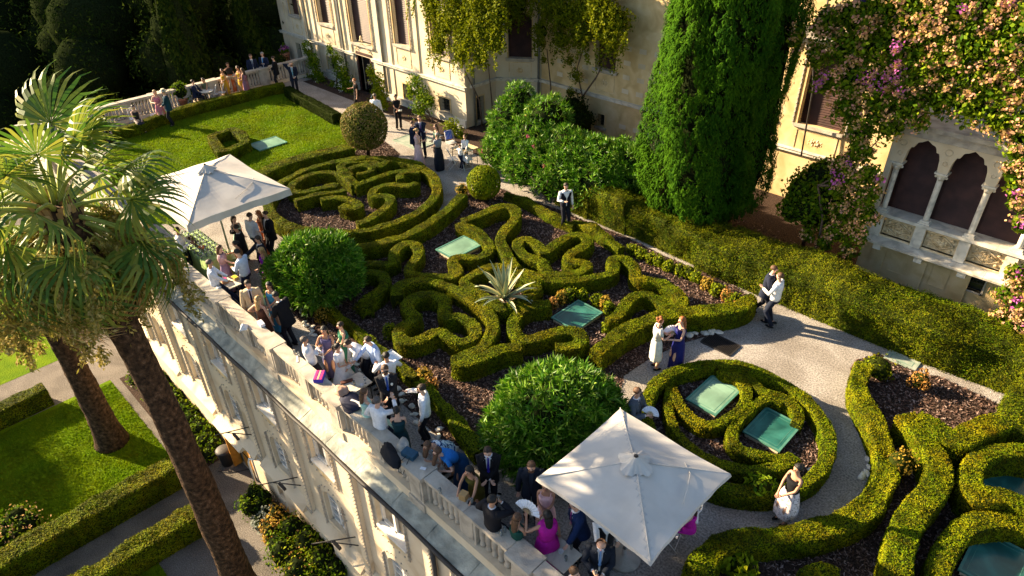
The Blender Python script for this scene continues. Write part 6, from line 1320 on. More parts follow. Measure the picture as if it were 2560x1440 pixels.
def person(label, head_px=None, pos=None, face=270, h=1.75, sex='m', skin='light', hair='dark', hs='short', arms='down', lean=0.0, sit=None, top=('shirt', (.75, .75, .76)), bot=(.012, .013, .02), dress=None, shoes=(.01, .01, .01),
           tie=None, beard=False, shades=False, hat=False, stride=0.0, turn=0.0, nod=0.0, zbase=0.0, kid=False, jacket=None, vest=None, skirt=None, extras=(), bare='mid', group=None):
    k = h / 1.75; fa = math.radians(face + 45.2)
    # place the head above the given point of the ground plane
    fwd = np.array([math.cos(fa), math.sin(fa)]); rgt = np.array([math.sin(fa), -math.cos(fa)])
    L = math.radians(lean); pz = (sit + .10) if sit else .94 * k
    if sit and sit > .8: pz = sit + .02
    root = empty('person', (0, 0, 0), fa - math.pi / 2, label, 'person', group)
    up = lambda y, z: np.array([0, y * 1.0, z])
    def body(x, y, z):     # upper body point given in standing coordinates, leaned about the pelvis
        yy, zz = y * k, (z - .94) * k
        return np.array([x * k, yy * math.cos(L) + zz * math.sin(L), pz + zz * math.cos(L) - yy * math.sin(L)])
    wS = .185 if sex == 'm' else .155
    if kid: wS = .15
    Pv = body(0, 0, .94); Wst = body(0, .01, 1.08); Ch = body(0, .0, 1.30); Nk = body(0, -.01, 1.47)
    n_ = math.radians(nod); Hb = body(0, .012 + .03 * math.sin(n_), 1.54); Hd = Hb + np.array([0, (.015 + .09 * math.sin(n_ + L * .4)) * k, .095 * k * math.cos(n_ * .7)])
    HS = 1.12 if kid else 1.0
    Sh = {s: body(s * wS, -.005, 1.42) for s in (-1, 1)}
    tg = ARMS[arms] if isinstance(arms, str) else arms; El, Wr = {}, {}
    for s, tp in zip((-1, 1), tg):
        if len(tp) == 4: H_ = np.array(tp[:3]) * k
        else: H_ = body(*tp) if tp[2] > 1.0 or L == 0 else np.array([tp[0] * k, tp[1] * k + .25 * math.sin(L), tp[2] * k - .2 * math.sin(L)])
        if len(tp) != 4 and sit and tp[2] < 1.0: H_ = H_ + np.array([0, 0.02, max(0, pz + .10 - H_[2])])
        El[s], Wr[s] = ik(Sh[s], H_, .285 * k, .255 * k, (s * .8, -.55, -.7))
    Hp = {s: np.array([s * .085 * k, 0, pz - .03 * k]) for s in (-1, 1)}; Kn, An = {}, {}
    for s in (-1, 1):
        if sit:
            hi = sit > .8
            Kn[s] = np.array([s * (.12 + .03 * (s > 0)) * k, .40 * k, pz - (.08 if hi else .02)]); 
            An[s] = np.array([s * .12 * k, (.40 + (.10 if hi else 0.02)) * k, max(.09, pz - .50 * k)])
            if hi: An[s] = np.array([s * .14 * k, .50 * k, .09 + (0.0 if s > 0 else .12)]); Kn[s], An[s] = ik(Hp[s], An[s], .45 * k, .44 * k, (s * .2, 1, .2)); Kn[s] = Kn[s]; 
        else:
            fy = s * stride * .5; A0 = np.array([s * .10 * k, fy + .01, .085 * k + (.05 if fy < -.1 else 0)]); Kn[s], An[s] = ik(Hp[s], A0, .44 * k, .43 * k, (0, 1, 0))
    # ---- one continuous skinned body
    V = []; Rr = []; E_ = []
    def v(p, r, par=None):
        V.append(tuple(float(q) for q in p)); Rr.append((r * k, r * k) if np.ndim(r) == 0 else (r[0] * k, r[1] * k)); i = len(V) - 1
        if par is not None: E_.append((par, i))
        return i
    pv = v(Pv, .105); w_ = v(Wst, .095, pv); ch = v(Ch, .115 if sex == 'm' else .10, w_); ut = v(body(0, -.005, 1.41), .075, ch); nk = v(Nk, .05, ut); hb = v(Hb, .052, nk)
    hv = Hd - Hb; jw = v(Hb + hv * .45 + np.array([0, .018 * k, 0]), .066 * HS, hb); hd = v(Hd + np.array([0, .0, .02 * k]), .082 * HS, jw); hc = v(Hd + np.array([0, -.008 * k, .075 * k * HS]), .060 * HS, hd)
    hands = {}
    for s in (-1, 1):
        clad = bool(jacket or (top and not dress)); cl = v(body(s * wS * .55, -.005, 1.415), .050 if clad else .058, ut); sh = v(Sh[s], .040 if clad or sex != 'm' else .05, cl); el = v(El[s], .038 if sex == 'm' else .032, sh); wr = v(Wr[s], .025, el)
        d = Wr[s] - El[s]; d /= np.linalg.norm(d); side = np.cross(d, np.array([0, 0, 1.0]) if abs(d[2]) < .85 else np.array([0, 1.0, 0])); side /= np.linalg.norm(side); nm = np.cross(side, d)
        pm = v(Wr[s] + d * .055 * k, (.034, .020), wr); hands[s] = root, Wr[s] + d * .09 * k
        for f, (o, l_) in enumerate(((-.026, .062), (-.009, .075), (.009, .070), (.025, .055))):
            b0 = Wr[s] + (d * .09 + side * o) * k; f1 = v(b0, .0105, pm); f2 = v(b0 + (d * l_ * .5 + nm * .008) * k, .009, f1); v(b0 + (d * l_ * .85 + nm * .028) * k, .0075, f2)
        th = v(Wr[s] + (d * .045 - side * .034 + nm * .01) * k, .012, pm); v(Wr[s] + (d * .085 - side * .045 + nm * .03) * k, .009, th)
        hp = v(Hp[s], .085, pv); kn = v(Kn[s], .055, hp); an = v(An[s], .038, kn); ft = v(An[s] + np.array([0, .09 * k, -.045 * k]), (.034, .026), an); v(An[s] + np.array([0, .155 * k, -.055 * k]), (.03, .018), ft)
    # nose and ears grow out of the head
    v(Hd + np.array([0, .098, .005]) * k * HS, .011, hd)
    for s in (-1, 1): v(Hd + np.array([s * .080, -.005, .0]) * k * HS, .014, hd)
    me = bpy.data.meshes.new('body'); me.from_pydata(V, E_, []); me.materials.append(SK_M[skin]); bo = bpy.data.objects.new('body', me); link(bo, root)
    sm = bo.modifiers.new('skin', 'SKIN'); sm.branch_smoothing = .6; sm.use_smooth_shade = True
    for i, r in enumerate(Rr): me.skin_vertices[0].data[i].radius = r
    me.skin_vertices[0].data[0].use_root = True
    sb_ = bo.modifiers.new('sub', 'SUBSURF'); sb_.levels = 1; sb_.render_levels = 1; _todo.append(bo)
    # ---- clothes
    Tn = np.array([0, math.sin(L), math.cos(L)]); Fy = np.array([0, math.cos(L), -math.sin(L)]); Xx = np.array([1.0, 0, 0])
    def ring(c, a, b_, n=18, fx=Fy, gap=0, pleat=0, ph=0):
        t = np.linspace(math.pi / 2 + gap, math.pi / 2 + 2 * math.pi - gap, n, endpoint=gap > 0) if gap else np.linspace(0, 2 * math.pi, n, endpoint=False)
        se = lambda q, e=.82: np.sign(q) * np.abs(q) ** e; rr = 1 + pleat * np.cos(t * 9 + ph)
        return np.array([c + Xx * se(math.cos(x)) * a * k * r2 + fx * se(math.sin(x)) * b_ * k * r2 for x, r2 in zip(t, rr)])
    mk = lambda c, ro=.85: plain(tuple(c), ro, .15)
    m_ = sex == 'm'
    def torso(name, col, g, z0, z1, sleeve, gapf=None, hem=0.0, low=0.0, parent=root, ro=.85):
        b = MB(); zs = [z for z in (1.485, 1.465, 1.42, 1.34, 1.24, 1.12, 1.02, .94, .86, .78) if z0 - .001 <= z <= z1 + .001]
        W_ = {1.485: .062, 1.465: .128, 1.42: wS + .028, 1.34: wS + .012, 1.24: .170 if m_ else .150, 1.12: .158 if m_ else .122, 1.02: .162 if m_ else .142, .94: .172 if m_ else .168, .86: .180, .78: .186}
        D_ = {1.485: .062, 1.465: .078, 1.42: .098, 1.34: .122 if m_ else .125, 1.24: .125 if m_ else .125, 1.12: .115 if m_ else .098, 1.02: .118, .94: .125 if m_ else .132, .86: .132, .78: .138}
        if kid: W_ = {a: q * .85 for a, q in W_.items()}; D_ = {a: q * .9 for a, q in D_.items()}
        R = []
        for z in zs:
            gp = gapf(z) if gapf else 0; gg = g - (.014 if name == 'shirt' and jacket and z > 1.3 else 0); R.append(ring(body(0, 0, z), W_[z] + gg, D_[z] + gg, 20, gap=gp))
        b.rings(np.array(R), 0, True, cap=not gapf, close=not gapf)
        if sleeve:
            for s in (-1, 1):
                q = .056 if m_ else .046; inner = body(s * wS * .62, 0, 1.41)
                if sleeve == 'long': pts = [inner, Sh[s], (Sh[s] + El[s]) / 2, El[s], (El[s] + Wr[s]) / 2, Wr[s] - (Wr[s] - El[s]) * .06]; rd = [.055, q + g + .004, q + g - .004, .046 + g, .042 + g, .036 + g]
                else: pts = [inner, Sh[s], Sh[s] + (El[s] - Sh[s]) * .55]; rd = [.05, q + g, q + g - .002]
                b.tube(pts, np.array(rd) * k, 10, 0)
        return b.build(name, mk(col, ro), parent)
    if dress or skirt:
        col = dress[0] if dress else skirt[0]; hemz = (dress[1] if dress else skirt[1]); fl = (dress[2] if dress else skirt[2]); mt = mk(col, .6) if not isinstance(col, bpy.types.Material) else col
        b = MB()
        if dress:
            zs = [1.37, 1.30, 1.22, 1.12, 1.05] if bare != 'full' else [1.465, 1.42, 1.34, 1.24, 1.12, 1.05]
            Wd = {1.465: .10, 1.42: .150, 1.37: .140, 1.34: .152, 1.30: .148, 1.24: .142, 1.22: .138, 1.12: .118, 1.05: .130}; Dd = {1.465: .075, 1.42: .095, 1.37: .115, 1.34: .125, 1.30: .128, 1.24: .120, 1.22: .115, 1.12: .098, 1.05: .108}
            fat = dress[3] if len(dress) > 3 else 1.0
            b.rings(np.array([ring(body(0, 0, z), Wd[z] * fat + .006, Dd[z] * fat + .006, 20) for z in zs]), 0, True)
            if bare != 'full':
                for s in (-1, 1): b.tube([body(s * .085, .115, 1.36), body(s * .10, .05, 1.45), body(s * .09, -.08, 1.40), body(s * .07, -.10, 1.32)], .010 * k, 5)
        fat = dress[3] if dress and len(dress) > 3 else 1.0
        top_c = body(0, 0, 1.06); R = [ring(top_c, .128 * fat, .105 * fat, 28)]
        if sit and sit < .8:
            R += [ring(Pv, .20, .17, 28, fx=np.array([0, 1, 0])), ring(Pv + np.array([0, .24, .02]), .19, .12, 28, fx=np.array([0, .4, 1])), ring(Kn[1] * np.array([0, 1, 1]) + np.array([0, .03, -.02]), .18, .10, 28, fx=np.array([0, .8, .6])), ring(np.array([0, Kn[1][1] + .06, hemz]), .20 * fl, .14 * fl, 28, fx=np.array([0, 1, 0]), pleat=.05)]
        else:
            z1 = Pv[2] - .02; n = 7
            for i in range(n):
                u = i / (n - 1); z = z1 + (hemz * k - z1) * u; hipw = .178 * fat; yo = (Pv[1]) * (1 - u) + (An[1][1] + An[-1][1]) / 2 * u + (.10 * u if sit else 0)
                R.append(ring(np.array([0, yo, z]), hipw * (1 - u) + .16 * fl * u + .03 * math.sin(math.pi * u) * fl, .14 * fat * (1 - u) + (.13 * fl + abs(stride) * .2) * u, 28, fx=np.array([0, 1.0, 0]), pleat=.015 + .05 * u, ph=len(label)))
        b.rings(np.array(R), 0, True, cap=False)
        b.rings(np.array(R)[::-1] * .985 + np.array(R)[::-1].mean((0, 1)) * .015, 0, True, cap=False)
        b.build('dress' if dress else 'skirt', mt, root)
    else:
        b = MB(); q = .012
        b.rings(np.array([ring(body(0, 0, z), a, d_, 18) for z, a, d_ in ((1.04, .150 if m_ else .125, .112), (.98, .160 if m_ else .150, .122))] + [ring(Pv, .172, .130, 18, fx=np.array([0, 1.0, 0])), ring(Pv - np.array([0, 0, .08 * k]), .165, .125, 18, fx=np.array([0, 1.0, 0]))]), 0, True)
        for s in (-1, 1):
            pts = [Hp[s] + np.array([0, 0, .03]), Hp[s] * .6 + Kn[s] * .4, Kn[s], Kn[s] * .45 + An[s] * .55, An[s] - np.array([0, 0, .01])]; b.tube(pts, np.array([.092, .082, .066, .060, .062]) * k * (.9 if kid else 1), 10)
        b.build('trousers', mk(bot, .85), root)
    bodice = None
    if not dress or top is None:
        if top:
            kd, col = top[0], top[1]
            if kd == 'shirt': bodice = torso('shirt', col, .004, .90 if not skirt else 1.02, 1.485, 'long')
            elif kd == 'tee': torso('top', col, .004, 1.0 if skirt else .94, 1.465, 'short')
            elif kd == 'off': torso('top', col, .005, 1.0, 1.34, None)
    elif top and top[0] == 'sleeves': torso('bodice', top[1], .008, 1.12, 1.465, 'short')
    if jacket:
        jb = torso('jacket', jacket, .018, .78 if not sit else .86, 1.485, 'long', gapf=lambda z: {1.485: .5, 1.465: .42, 1.42: .34, 1.34: .27, 1.24: .14}.get(z, .05), ro=.9)
        b = MB()
        for s in (-1, 1):
            A = [body(s * .07, .085, 1.47), body(s * .10, .125, 1.40), body(s * .085, .150, 1.32), body(s * .015, .152, 1.18), body(s * .035, .148, 1.28), body(s * .045, .11, 1.45)]
            b.add(A, [(0, 1, 5), (1, 2, 4), (1, 4, 5), (2, 3, 4)] if s > 0 else [(0, 5, 1), (1, 4, 2), (1, 5, 4), (2, 4, 3)])
        b.build('lapels', mk(tuple(c * .8 for c in jacket), .7), jb)
        b = MB()
        for s in (-1, 1): p = Wr[s] - (Wr[s] - El[s]) * .045; b.tube([p, Wr[s] + (Wr[s] - El[s]) * .02], .030 * k, 8)
        b.build('cuffs', mk((.75, .75, .76)), jb)
    if vest: torso('waistcoat', vest, .012, .94, 1.42, None, gapf=lambda z: {1.42: .45, 1.34: .28}.get(z, .06))
    if tie is not None:
        b = MB(); c_ = mk(tie, .6); yb = .138
        if tie == (.01, .01, .01) or (vest and tie[0] < .05):
            for s in (-1, 1): b.add([body(0, .075, 1.475), body(s * .05, .085, 1.495), body(s * .05, .085, 1.455), body(0, .09, 1.475)], [(0, 1, 3), (1, 2, 3), (0, 3, 2)])
        else: b.add([body(-.016, .085, 1.475), body(.016, .085, 1.475), body(.030, yb + .012, 1.16), body(0, yb + .012, 1.09), body(-.030, yb + .012, 1.16), body(0, .128, 1.38)], [(0, 1, 5), (1, 2, 5), (2, 3, 5), (3, 4, 5), (4, 0, 5)])
        b.build('tie', c_, root)
    # ---- shoes
    for s in (-1, 1):
        b = MB(); b.ball(An[s] + np.array([0, .055 * k, -.050 * k]), (.043 * k, .125 * k, .040 * k), 0, 10, 6); b.build('shoe', mk(shoes, .45), root)
    # ---- hair
    hm = HR_M[hair if hair in HR_M else 'dark']; hz = Hd + np.array([0, -.016, .040]) * k * HS; tn = math.radians(turn); b = MB()
    if hs != 'bald':
        rx, ry, rz_ = .086 * k * HS, .098 * k * HS, .088 * k * HS; nA, nP = 16, 9; R = []
        for i in range(nP):
            ph = math.pi * .5 * (1.28 if hs != 'short' else 1.12) * i / (nP - 1)
            row = []
            for j in range(nA):
                a = 2 * math.pi * j / nA; x, y = math.sin(ph) * math.cos(a), math.sin(ph) * math.sin(a); z = math.cos(ph)
                lim = .30 if y > .35 else -9
                if y > .45 * 1 and z < .38: z = .38; y = y * .93
                row.append(hz + np.array([x * rx, y * ry, z * rz_]) * (1 + .03 * math.sin(a * 5 + i)))
            R.append(row)
        b.rings(np.array(R), 0, True)
        if hs == 'long':
            R = []
            for i in range(7):
                u = i / 6; c = hz + np.array([0, -.050 - .055 * math.sin(u * 1.6), -.02 - .36 * u]) * k * HS; c[1] += -abs(L) * 0; 
                if L > .3: c = hz + np.array([0, .02 + .10 * u, -.02 - .34 * u]) * k
                R.append([c + np.array([math.cos(a) * (.088 - .030 * u + .006 * math.sin(i * 2 + a * 4)), math.sin(a) * (.052 - .018 * u), 0]) * k * HS for a in np.linspace(0, 6.283, 14, endpoint=False)])
            b.rings(np.array(R), 0, True)
        if hs == 'bun': b.ball(hz + np.array([0, -.095, .01]) * k, .045 * k)
        if hs == 'pony':
            b.tube([hz + np.array([0, -.09, .02]) * k, hz + np.array([0, -.14, -.06]) * k, hz + np.array([0, -.13, -.26]) * k], np.array([.03, .036, .012]) * k, 8)
        if hs == 'curly': 
            for i in range(16): a = i * 2.4; b.ball(hz + np.array([math.cos(a) * .075, math.sin(a) * .065 - .02, .03 + .04 * math.sin(i)]) * k, .035 * k, n=6, k=4)
    else:
        b.tube([hz + np.array([math.cos(a) * .078, math.sin(a) * .085 - .005, -.030]) * k for a in np.linspace(math.pi * 1.02, math.pi * 1.98, 9)], .022 * k, 7)
    b.build('hair', hm, root)
    b = MB()
    for s in (-1, 1): b.ball(Hd + np.array([s * .030, .080, .022]) * k * HS, (.012 * k, .007 * k, .007 * k), n=6, k=4)
    b.build('eyes', M['dark'], root)
    b = MB(); b.ball(Hd + np.array([0, .083, -.040]) * k * HS, (.022 * k, .008 * k, .006 * k), n=7, k=4); b.build('mouth', mk((.40, .12, .10)), root)
    if beard: b = MB(); b.ball(Hd + np.array([0, .048, -.052]) * k, (.060 * k, .046 * k, .045 * k), n=10, k=7); b.build('beard', hm, root)
    if shades: b = MB(); b.box(-.066 * k, .066 * k, 0, .012, -.016 * k, .016 * k); o = b.build('sunglasses', M['rubber'], root); o.location = Hd + np.array([0, .084, .022]) * k
    if hat:
        b = MB(); b.lathe((0, 0, 0), [(.17, 0), (.17, .012), (.092, .02), (.088, .095), (.03, .10)], 18); o = b.build('hat', plain((.62, .54, .38)), root); o.location = Hd + np.array([0, -.01, .075]) * k
        b = MB(); b.lathe((0, 0, .02), [(.094, 0), (.093, .03)], 18); b.build('hat_band', M['rubber'], o)
    # ---- stand it so that the head sits over the wanted spot
    hw = rgt * Hd[0] + fwd * Hd[1]
    if head_px is not None:
        C_ = (0.0, 0.0, 12.0); px_, zr = head_px[:2], head_px[2]      # ground position of the ray at z = zr, then slide along the ray to the real head height
        hz_w = Hd[2] + zbase; f_ = (12.0 - hz_w) / (12.0 - zr); gx, gy = px_[0] * f_, px_[1] * f_
        root.location = (gx - hw[0], gy - hw[1], zbase)
    else: root.location = (pos[0], pos[1], zbase)
    Mw = Matrix.Translation(root.location) @ Matrix.Rotation(fa - math.pi / 2, 4, 'Z')
    return {'root': root, 'L': Mw @ Vector(hands[-1][1]), 'R': Mw @ Vector(hands[1][1]), 'M': Mw, 'fa': fa}
Z0 = 1.6
def HP(lst): return [(p[0], p[1], Z0) for p in lst]
NAVY = (.012, .018, .045); BLK = (.010, .010, .012); WHT = (.74, .75, .78); LBL = (.40, .52, .78)
hp = HP([(-13.05, 5.72), (-13.06, 6.27), (-12.92, 6.66), (-12.23, 6.14), (-12.17, 6.36), (-11.90, 6.77), (-11.10, 6.74), (-10.71, 6.42), (-10.43, 5.65), (-9.98, 5.67), (-9.44, 5.79), (-9.59, 6.59), (-8.17, 5.58), (-7.90, 5.62), (-7.07, 5.73), (-7.15, 6.32), (-6.24, 5.58), (-6.26, 6.65), (-5.74, 6.51), (-5.63, 5.62), (-5.28, 6.03), (-5.08, 6.54), (-4.18, 6.22), (-4.17, 5.49), (-4.49, 6.77), (-3.52, 8.04), (-2.50, 10.19), (-6.01, 9.83), (-7.15, 12.37), (-6.78, 12.75), (-6.22, 16.57), (-5.95, 16.34), (-14.02, 16.68), (-22.86, 16.90), (-23.13, 17.51), (-22.06, 16.50), (-21.84, 17.32), (-21.06, 16.74), (-20.05, 17.37), (-19.50, 16.62), (-34.90, 18.12), (-26.23, 18.58), (-27.07, 17.99), (-29.80, 18.70), (-37.99, 17.39), (-37.87, 18.03), (-36.65, 18.03), (-36.57, 14.99), (-37.39, 15.73), (-36.42, 15.80), (-35.88, 15.79), (-35.82, 13.10), (-35.76, 13.59), (-35.62, 11.09), (-35.29, 11.38), (-34.17, 9.53), (-33.62, 7.86), (-20.97, 5.94), (-19.72, 7.28), (-20.17, 8.00), (-20.13, 8.26), (-19.88, 8.38), (-18.55, 7.40), (-18.81, 6.79), (-18.89, 6.35), (-18.27, 6.58), (-17.85, 7.13), (-18.29, 5.75), (-20.35, 7.53), (-16.43, 5.97), (-15.54, 5.82), (-15.93, 6.33), (-15.37, 6.22)])
ppl = {}
def P_(key, i, label, **kw): ppl[key] = person(label, head_px=hp[i], **kw); return ppl[key]
P_('a1', 0, 'man in a white shirt with folded arms leaning back on the balustrade', face=20, arms='cross', hair='buzz', hs='short', beard=True, lean=-8, skin='tan')
P_('a2', 1, 'woman in a long slate-purple dress holding a white card', face=265, sex='f', h=1.72, hs='long', hair='black', dress=((.10, .09, .20), .12, 1.0), arms='hold', skin='tan', top=None)
P_('a3', 2, 'short-haired woman in an open-backed green dress behind the bride', face=205, sex='f', h=1.68, hs='short', hair='dark', dress=((.03, .16, .10), .05, 1.1), arms='fold', top=None)
P_('a4', 3, 'bride in a white dress with a full tulle skirt holding a glass', face=350, sex='f', h=1.62, hs='pony', hair='black', dress=((.72, .73, .74), .03, 3.0), arms='glassR', skin='tan', top=('sleeves', (.74, .74, .75)))
P_('a5', 4, 'man in a white shirt bending down to hug the bride', face=215, arms='hug', lean=42, h=1.8, top=('shirt', WHT))
P_('a6', 5, 'man in a sky-blue shirt reaching forward above the table', face=215, arms='reachR', h=1.84, top=('shirt', LBL), lean=8, nod=20)
P_('a7', 6, 'waiter in a white jacket carrying a silver tray behind the groom', face=110, arms='tray', h=1.78, top=('shirt', (.72, .72, .74)), hair='black', skin='tan')
P_('a8', 7, 'groom in a black suit with sunglasses, blue tie and white buttonhole', face=285, arms='fold', h=1.84, jacket=(.018, .018, .022), tie=(.03, .08, .35), shades=True, beard=True, hair='brown')
P_('a9', 8, 'woman with long light-brown hair in a mint top seated on the coping', face=35, sex='f', h=1.66, hs='long', hair='brown', dress=((.40, .62, .55), .35, 1.0), arms='lap', sit=1.0, top=None)
P_('a10', 9, 'man with shaved head in a white shirt sitting on the coping, smoking', face=55, arms='smoke', hair='buzz', sit=1.0, h=1.82, top=('shirt', WHT), bot=NAVY)
P_('a11', 10, 'woman with a black bob in a dark teal open-backed dress', face=95, sex='f', h=1.70, hs='bun', hair='black', dress=((.008, .035, .045), .10, 1.0), arms='fold', top=None)
P_('a12', 11, 'man in a white shirt standing alone on the path smoking', face=185, arms='smoke', h=1.82, top=('shirt', WHT), hair='dark', beard=True, shades=True)
_pat = mat('patterned_cloth', (0, 0, 0), .7, .2, stops=[(.46, (.015, .03, .12)), (.50, (.05, .22, .42)), (.54, (.60, .68, .75))], scale=7, dist=2.0)
_pat2 = mat('veined_cloth', (0, 0, 0), .7, .2, stops=[(.47, (.66, .58, .58)), (.495, (.03, .02, .03)), (.505, (.03, .02, .03)), (.53, (.66, .58, .58))], scale=9, dist=1.0)
P_('a13', 12, 'woman in a blue and white patterned dress bending over the coping', face=225, sex='f', h=1.70, hs='long', hair='brown', lean=58, dress=(_pat, .35, 1.0), arms=((-.20, .66, 1.10, 1), (.12, .5, 1.0, 1)), top=None, skin='tan')
P_('a14', 13, 'woman in a long royal-blue and navy dress bending towards the coping', face=205, sex='f', h=1.72, hs='long', hair='brown', lean=52, dress=((.012, .05, .13), .03, 1.5), arms=((-.15, .5, .95, 1), (.2, .42, .85, 1)), top=('sleeves', (.02, .16, .50)))
P_('a15', 14, 'dark-haired woman in an olive dress resting both hands on the coping', face=235, sex='f', h=1.68, hs='long', hair='black', lean=16, dress=((.08, .07, .012), .10, .95), arms=((-.25, .55, 1.08, 1), (.10, .5, 1.08, 1)), top=None, skin='tan')
P_('a16', 15, 'man in a black suit with a violet-blue tie looking down at his hands', face=268, h=1.82, jacket=BLK, tie=(.03, .02, .25), arms='fold', nod=30, hair='dark')
P_('a17', 16, 'bearded man in a black suit sitting on the coping and drinking', face=35, h=1.80, jacket=(.014, .014, .018), arms='drink', sit=1.0, hair='black', beard=True, skin='tan')
P_('a18', 17, 'man in a dark suit looking down beside the corner of the lower parasol', face=265, h=1.82, jacket=(.010, .014, .024), top=('shirt', (.03, .04, .06)), nod=25, arms='down', hair='brown', beard=True)
P_('a19', 18, 'woman in a pale pink halter dress holding a rolled paper by the lower parasol', face=255, sex='f', h=1.74, hs='bun', hair='brown', dress=((.68, .45, .47), .08, 1.1), arms='fold', top=None, skin='tan')
P_('a20', 19, 'woman with brown curls in an open-backed bottle-green dress', face=50, sex='f', h=1.66, hs='long', hair='brown', dress=((.008, .06, .045), .08, 1.1), arms='fold', top=None, skin='tan')
P_('a21', 20, 'woman in a magenta dress holding up a white folding fan', face=110, sex='f', h=1.72, hs='long', hair='black', dress=((.42, .010, .26), .03, 1.5, 1.25), arms='fanup', bare='full', top=None, skin='tan')
P_('a22', 21, 'man with glasses in a navy suit leaning a hand on the marble table', face=195, h=1.80, jacket=(.010, .025, .085), tie=(.25, .03, .2), shades=True, arms=((-.30, .42, .78, 1), (.26, .03, .80)), lean=12)
P_('a23', 22, 'balding man in a dark navy suit looking into his glass near the frame foot', face=262, h=1.78, jacket=(.010, .014, .024), tie=(.15, .28, .5), arms='hold', nod=30, hs='bald', hair='brown')
P_('a24', 23, 'brown-haired guest in white cut off by the bottom edge beside the marble table', face=320, sex='f', h=1.66, hs='short', hair='brown', dress=((.7, .7, .7), .1, 1.0), arms='fold', top=None)
P_('a25', 24, 'waiter in a white shirt and black waistcoat under the lower parasol', face=280, h=1.78, vest=BLK, arms='reachR')
P_('a26', 25, 'woman in a magenta dress seated on the white chair beside the lower parasol', face=165, sex='f', h=1.66, hs='long', hair='dark', dress=((.42, .010, .26), .25, 1.0), arms='lap', sit=.45, top=None, skin='tan')
P_('a27', 26, 'woman in a black off-shoulder top and white skirt with black veins', face=200, sex='f', h=1.72, hs='bun', hair='black', skirt=(_pat2, .28, 1.45), top=('off', BLK), arms=((-.05, .26, 1.0), (.06, .28, 1.02)), skin='tan', turn=20)
P_('a28', 27, 'man in a grey suit and sunglasses holding a small white fan', face=325, h=1.80, jacket=(.07, .085, .11), tie=(.02, .03, .06), shades=True, arms='hold', hair='brown')
P_('a29', 28, 'curly-haired woman in a pale tiered dress on the gravel', face=5, sex='f', h=1.66, hs='curly', hair='red', dress=((.55, .56, .52), .35, 1.2), arms='hold', bare='full', top=('sleeves', (.58, .58, .55)))
P_('a30', 29, 'woman in a long deep-blue dress facing the one in the pale tiered dress', face=195, sex='f', h=1.72, hs='long', hair='red', dress=((.010, .012, .11), .04, 1.3), arms='hold', top=None)
P_('a31', 30, 'man in a dark suit and bow tie stepping forward on the sunlit path', face=330, h=1.82, jacket=(.014, .018, .035), tie=(.01, .01, .01), stride=.62, arms='hold', hair='brown', lean=5)
P_('a32', 31, 'man in white shirt and dark trousers, back to us, on the sunlit path', face=140, h=1.82, top=('shirt', (.74, .74, .74)), stride=.22, arms='glassL', hair='brown', bot=(.012, .016, .03))
P_('a33', 32, 'waiter in a black waistcoat holding bottles in front of the oleander thicket', face=285, h=1.78, vest=(.01, .01, .02), tie=(.02, .02, .05), arms='glassR', hair='dark')
P_('b1', 33, 'man in a navy suit at the left of the group in front of the villa', face=350, h=1.76, jacket=NAVY, tie=(.2, .02, .1), arms='fold', hair='brown')
P_('b2', 34, 'tallest man of the group in front of the villa, navy suit and violet tie', face=275, h=1.90, jacket=NAVY, tie=(.12, .02, .2), arms='cross', hair='brown')
P_('b3', 35, 'woman with pinned-up blond hair in a strapless pale pink gown', face=15, sex='f', h=1.68, hs='bun', hair='blond', dress=((.60, .42, .42), .02, 1.9), arms='hold', top=None)
P_('b4', 36, 'woman with long brown hair in a green dress, right of the villa group', face=215, sex='f', h=1.66, hs='long', hair='brown', dress=((.03, .10, .07), .1, 1.0), arms='fold', top=None)
P_('b5', 37, 'grey-haired woman in a grey top and long black skirt seen from behind', face=130, sex='f', h=1.66, hs='short', hair='grey', dress=((.010, .013, .022), .02, 1.3), arms='fold', bare='full', top=('sleeves', (.20, .22, .26)))
P_('b6', 38, 'boy with a bow tie leaning on the small table', face=255, h=1.35, kid=True, arms='lap', tie=(.01, .01, .01), hair='brown')
P_('b7', 39, 'small boy in a white shirt and navy trousers beside the tote bag', face=40, h=1.12, kid=True, arms='fold', hair='brown', shoes=(.7, .7, .7), bot=(.012, .02, .05))
P_('c1', 40, 'bald man in a dark suit phoning on the path at the end of the lawn', face=285, h=1.84, jacket=(.010, .014, .03), tie=(.15, .35, .5), arms='phone', hs='bald', hair='brown', beard=True)
P_('c2', 41, 'woman all in black holding a white bouquet in front of the villa', face=290, sex='f', h=1.70, hs='bun', hair='black', top=('tee', BLK), bot=BLK, arms='fold', skin='tan')
P_('c3', 42, 'man in a white shirt walking away behind the large ball tree', face=80, h=1.80, hair='buzz', skin='tan')
P_('c4', 43, 'red-haired person in a black top beside the villa door', face=200, sex='f', h=1.70, hs='short', hair='red', top=('tee', BLK), bot=BLK, arms='glassR')
P_('d1', 44, 'man in a navy suit leaning on the far balustrade, left of two others', face=300, h=1.84, jacket=NAVY, tie=(.1, .12, .2), arms='down', hair='brown')
P_('d2', 45, 'man in a navy suit with a bright blue tie at the far balustrade', face=260, h=1.84, jacket=NAVY, tie=(.08, .3, .6), arms='glassL', hair='grey')
P_('d3', 46, 'man in a black suit in profile beside the dark potted shrub', face=190, h=1.78, jacket=BLK, arms='fold', hair='dark')
P_('d4', 47, 'woman in a yellow dress leaning by the white chairs at the far balustrade', face=250, sex='f', h=1.62, hs='long', hair='dark', dress=((.50, .27, .02), .1, 1.0), arms='fold', top=None, skin='tan')
P_('d5', 48, 'woman in black and orange between the two women in yellow', face=300, sex='f', h=1.72, hs='bun', hair='brown', dress=((.38, .10, .03), .1, 1.3), arms='drink', bare='full', top=('sleeves', (.02, .02, .02)), skin='tan')
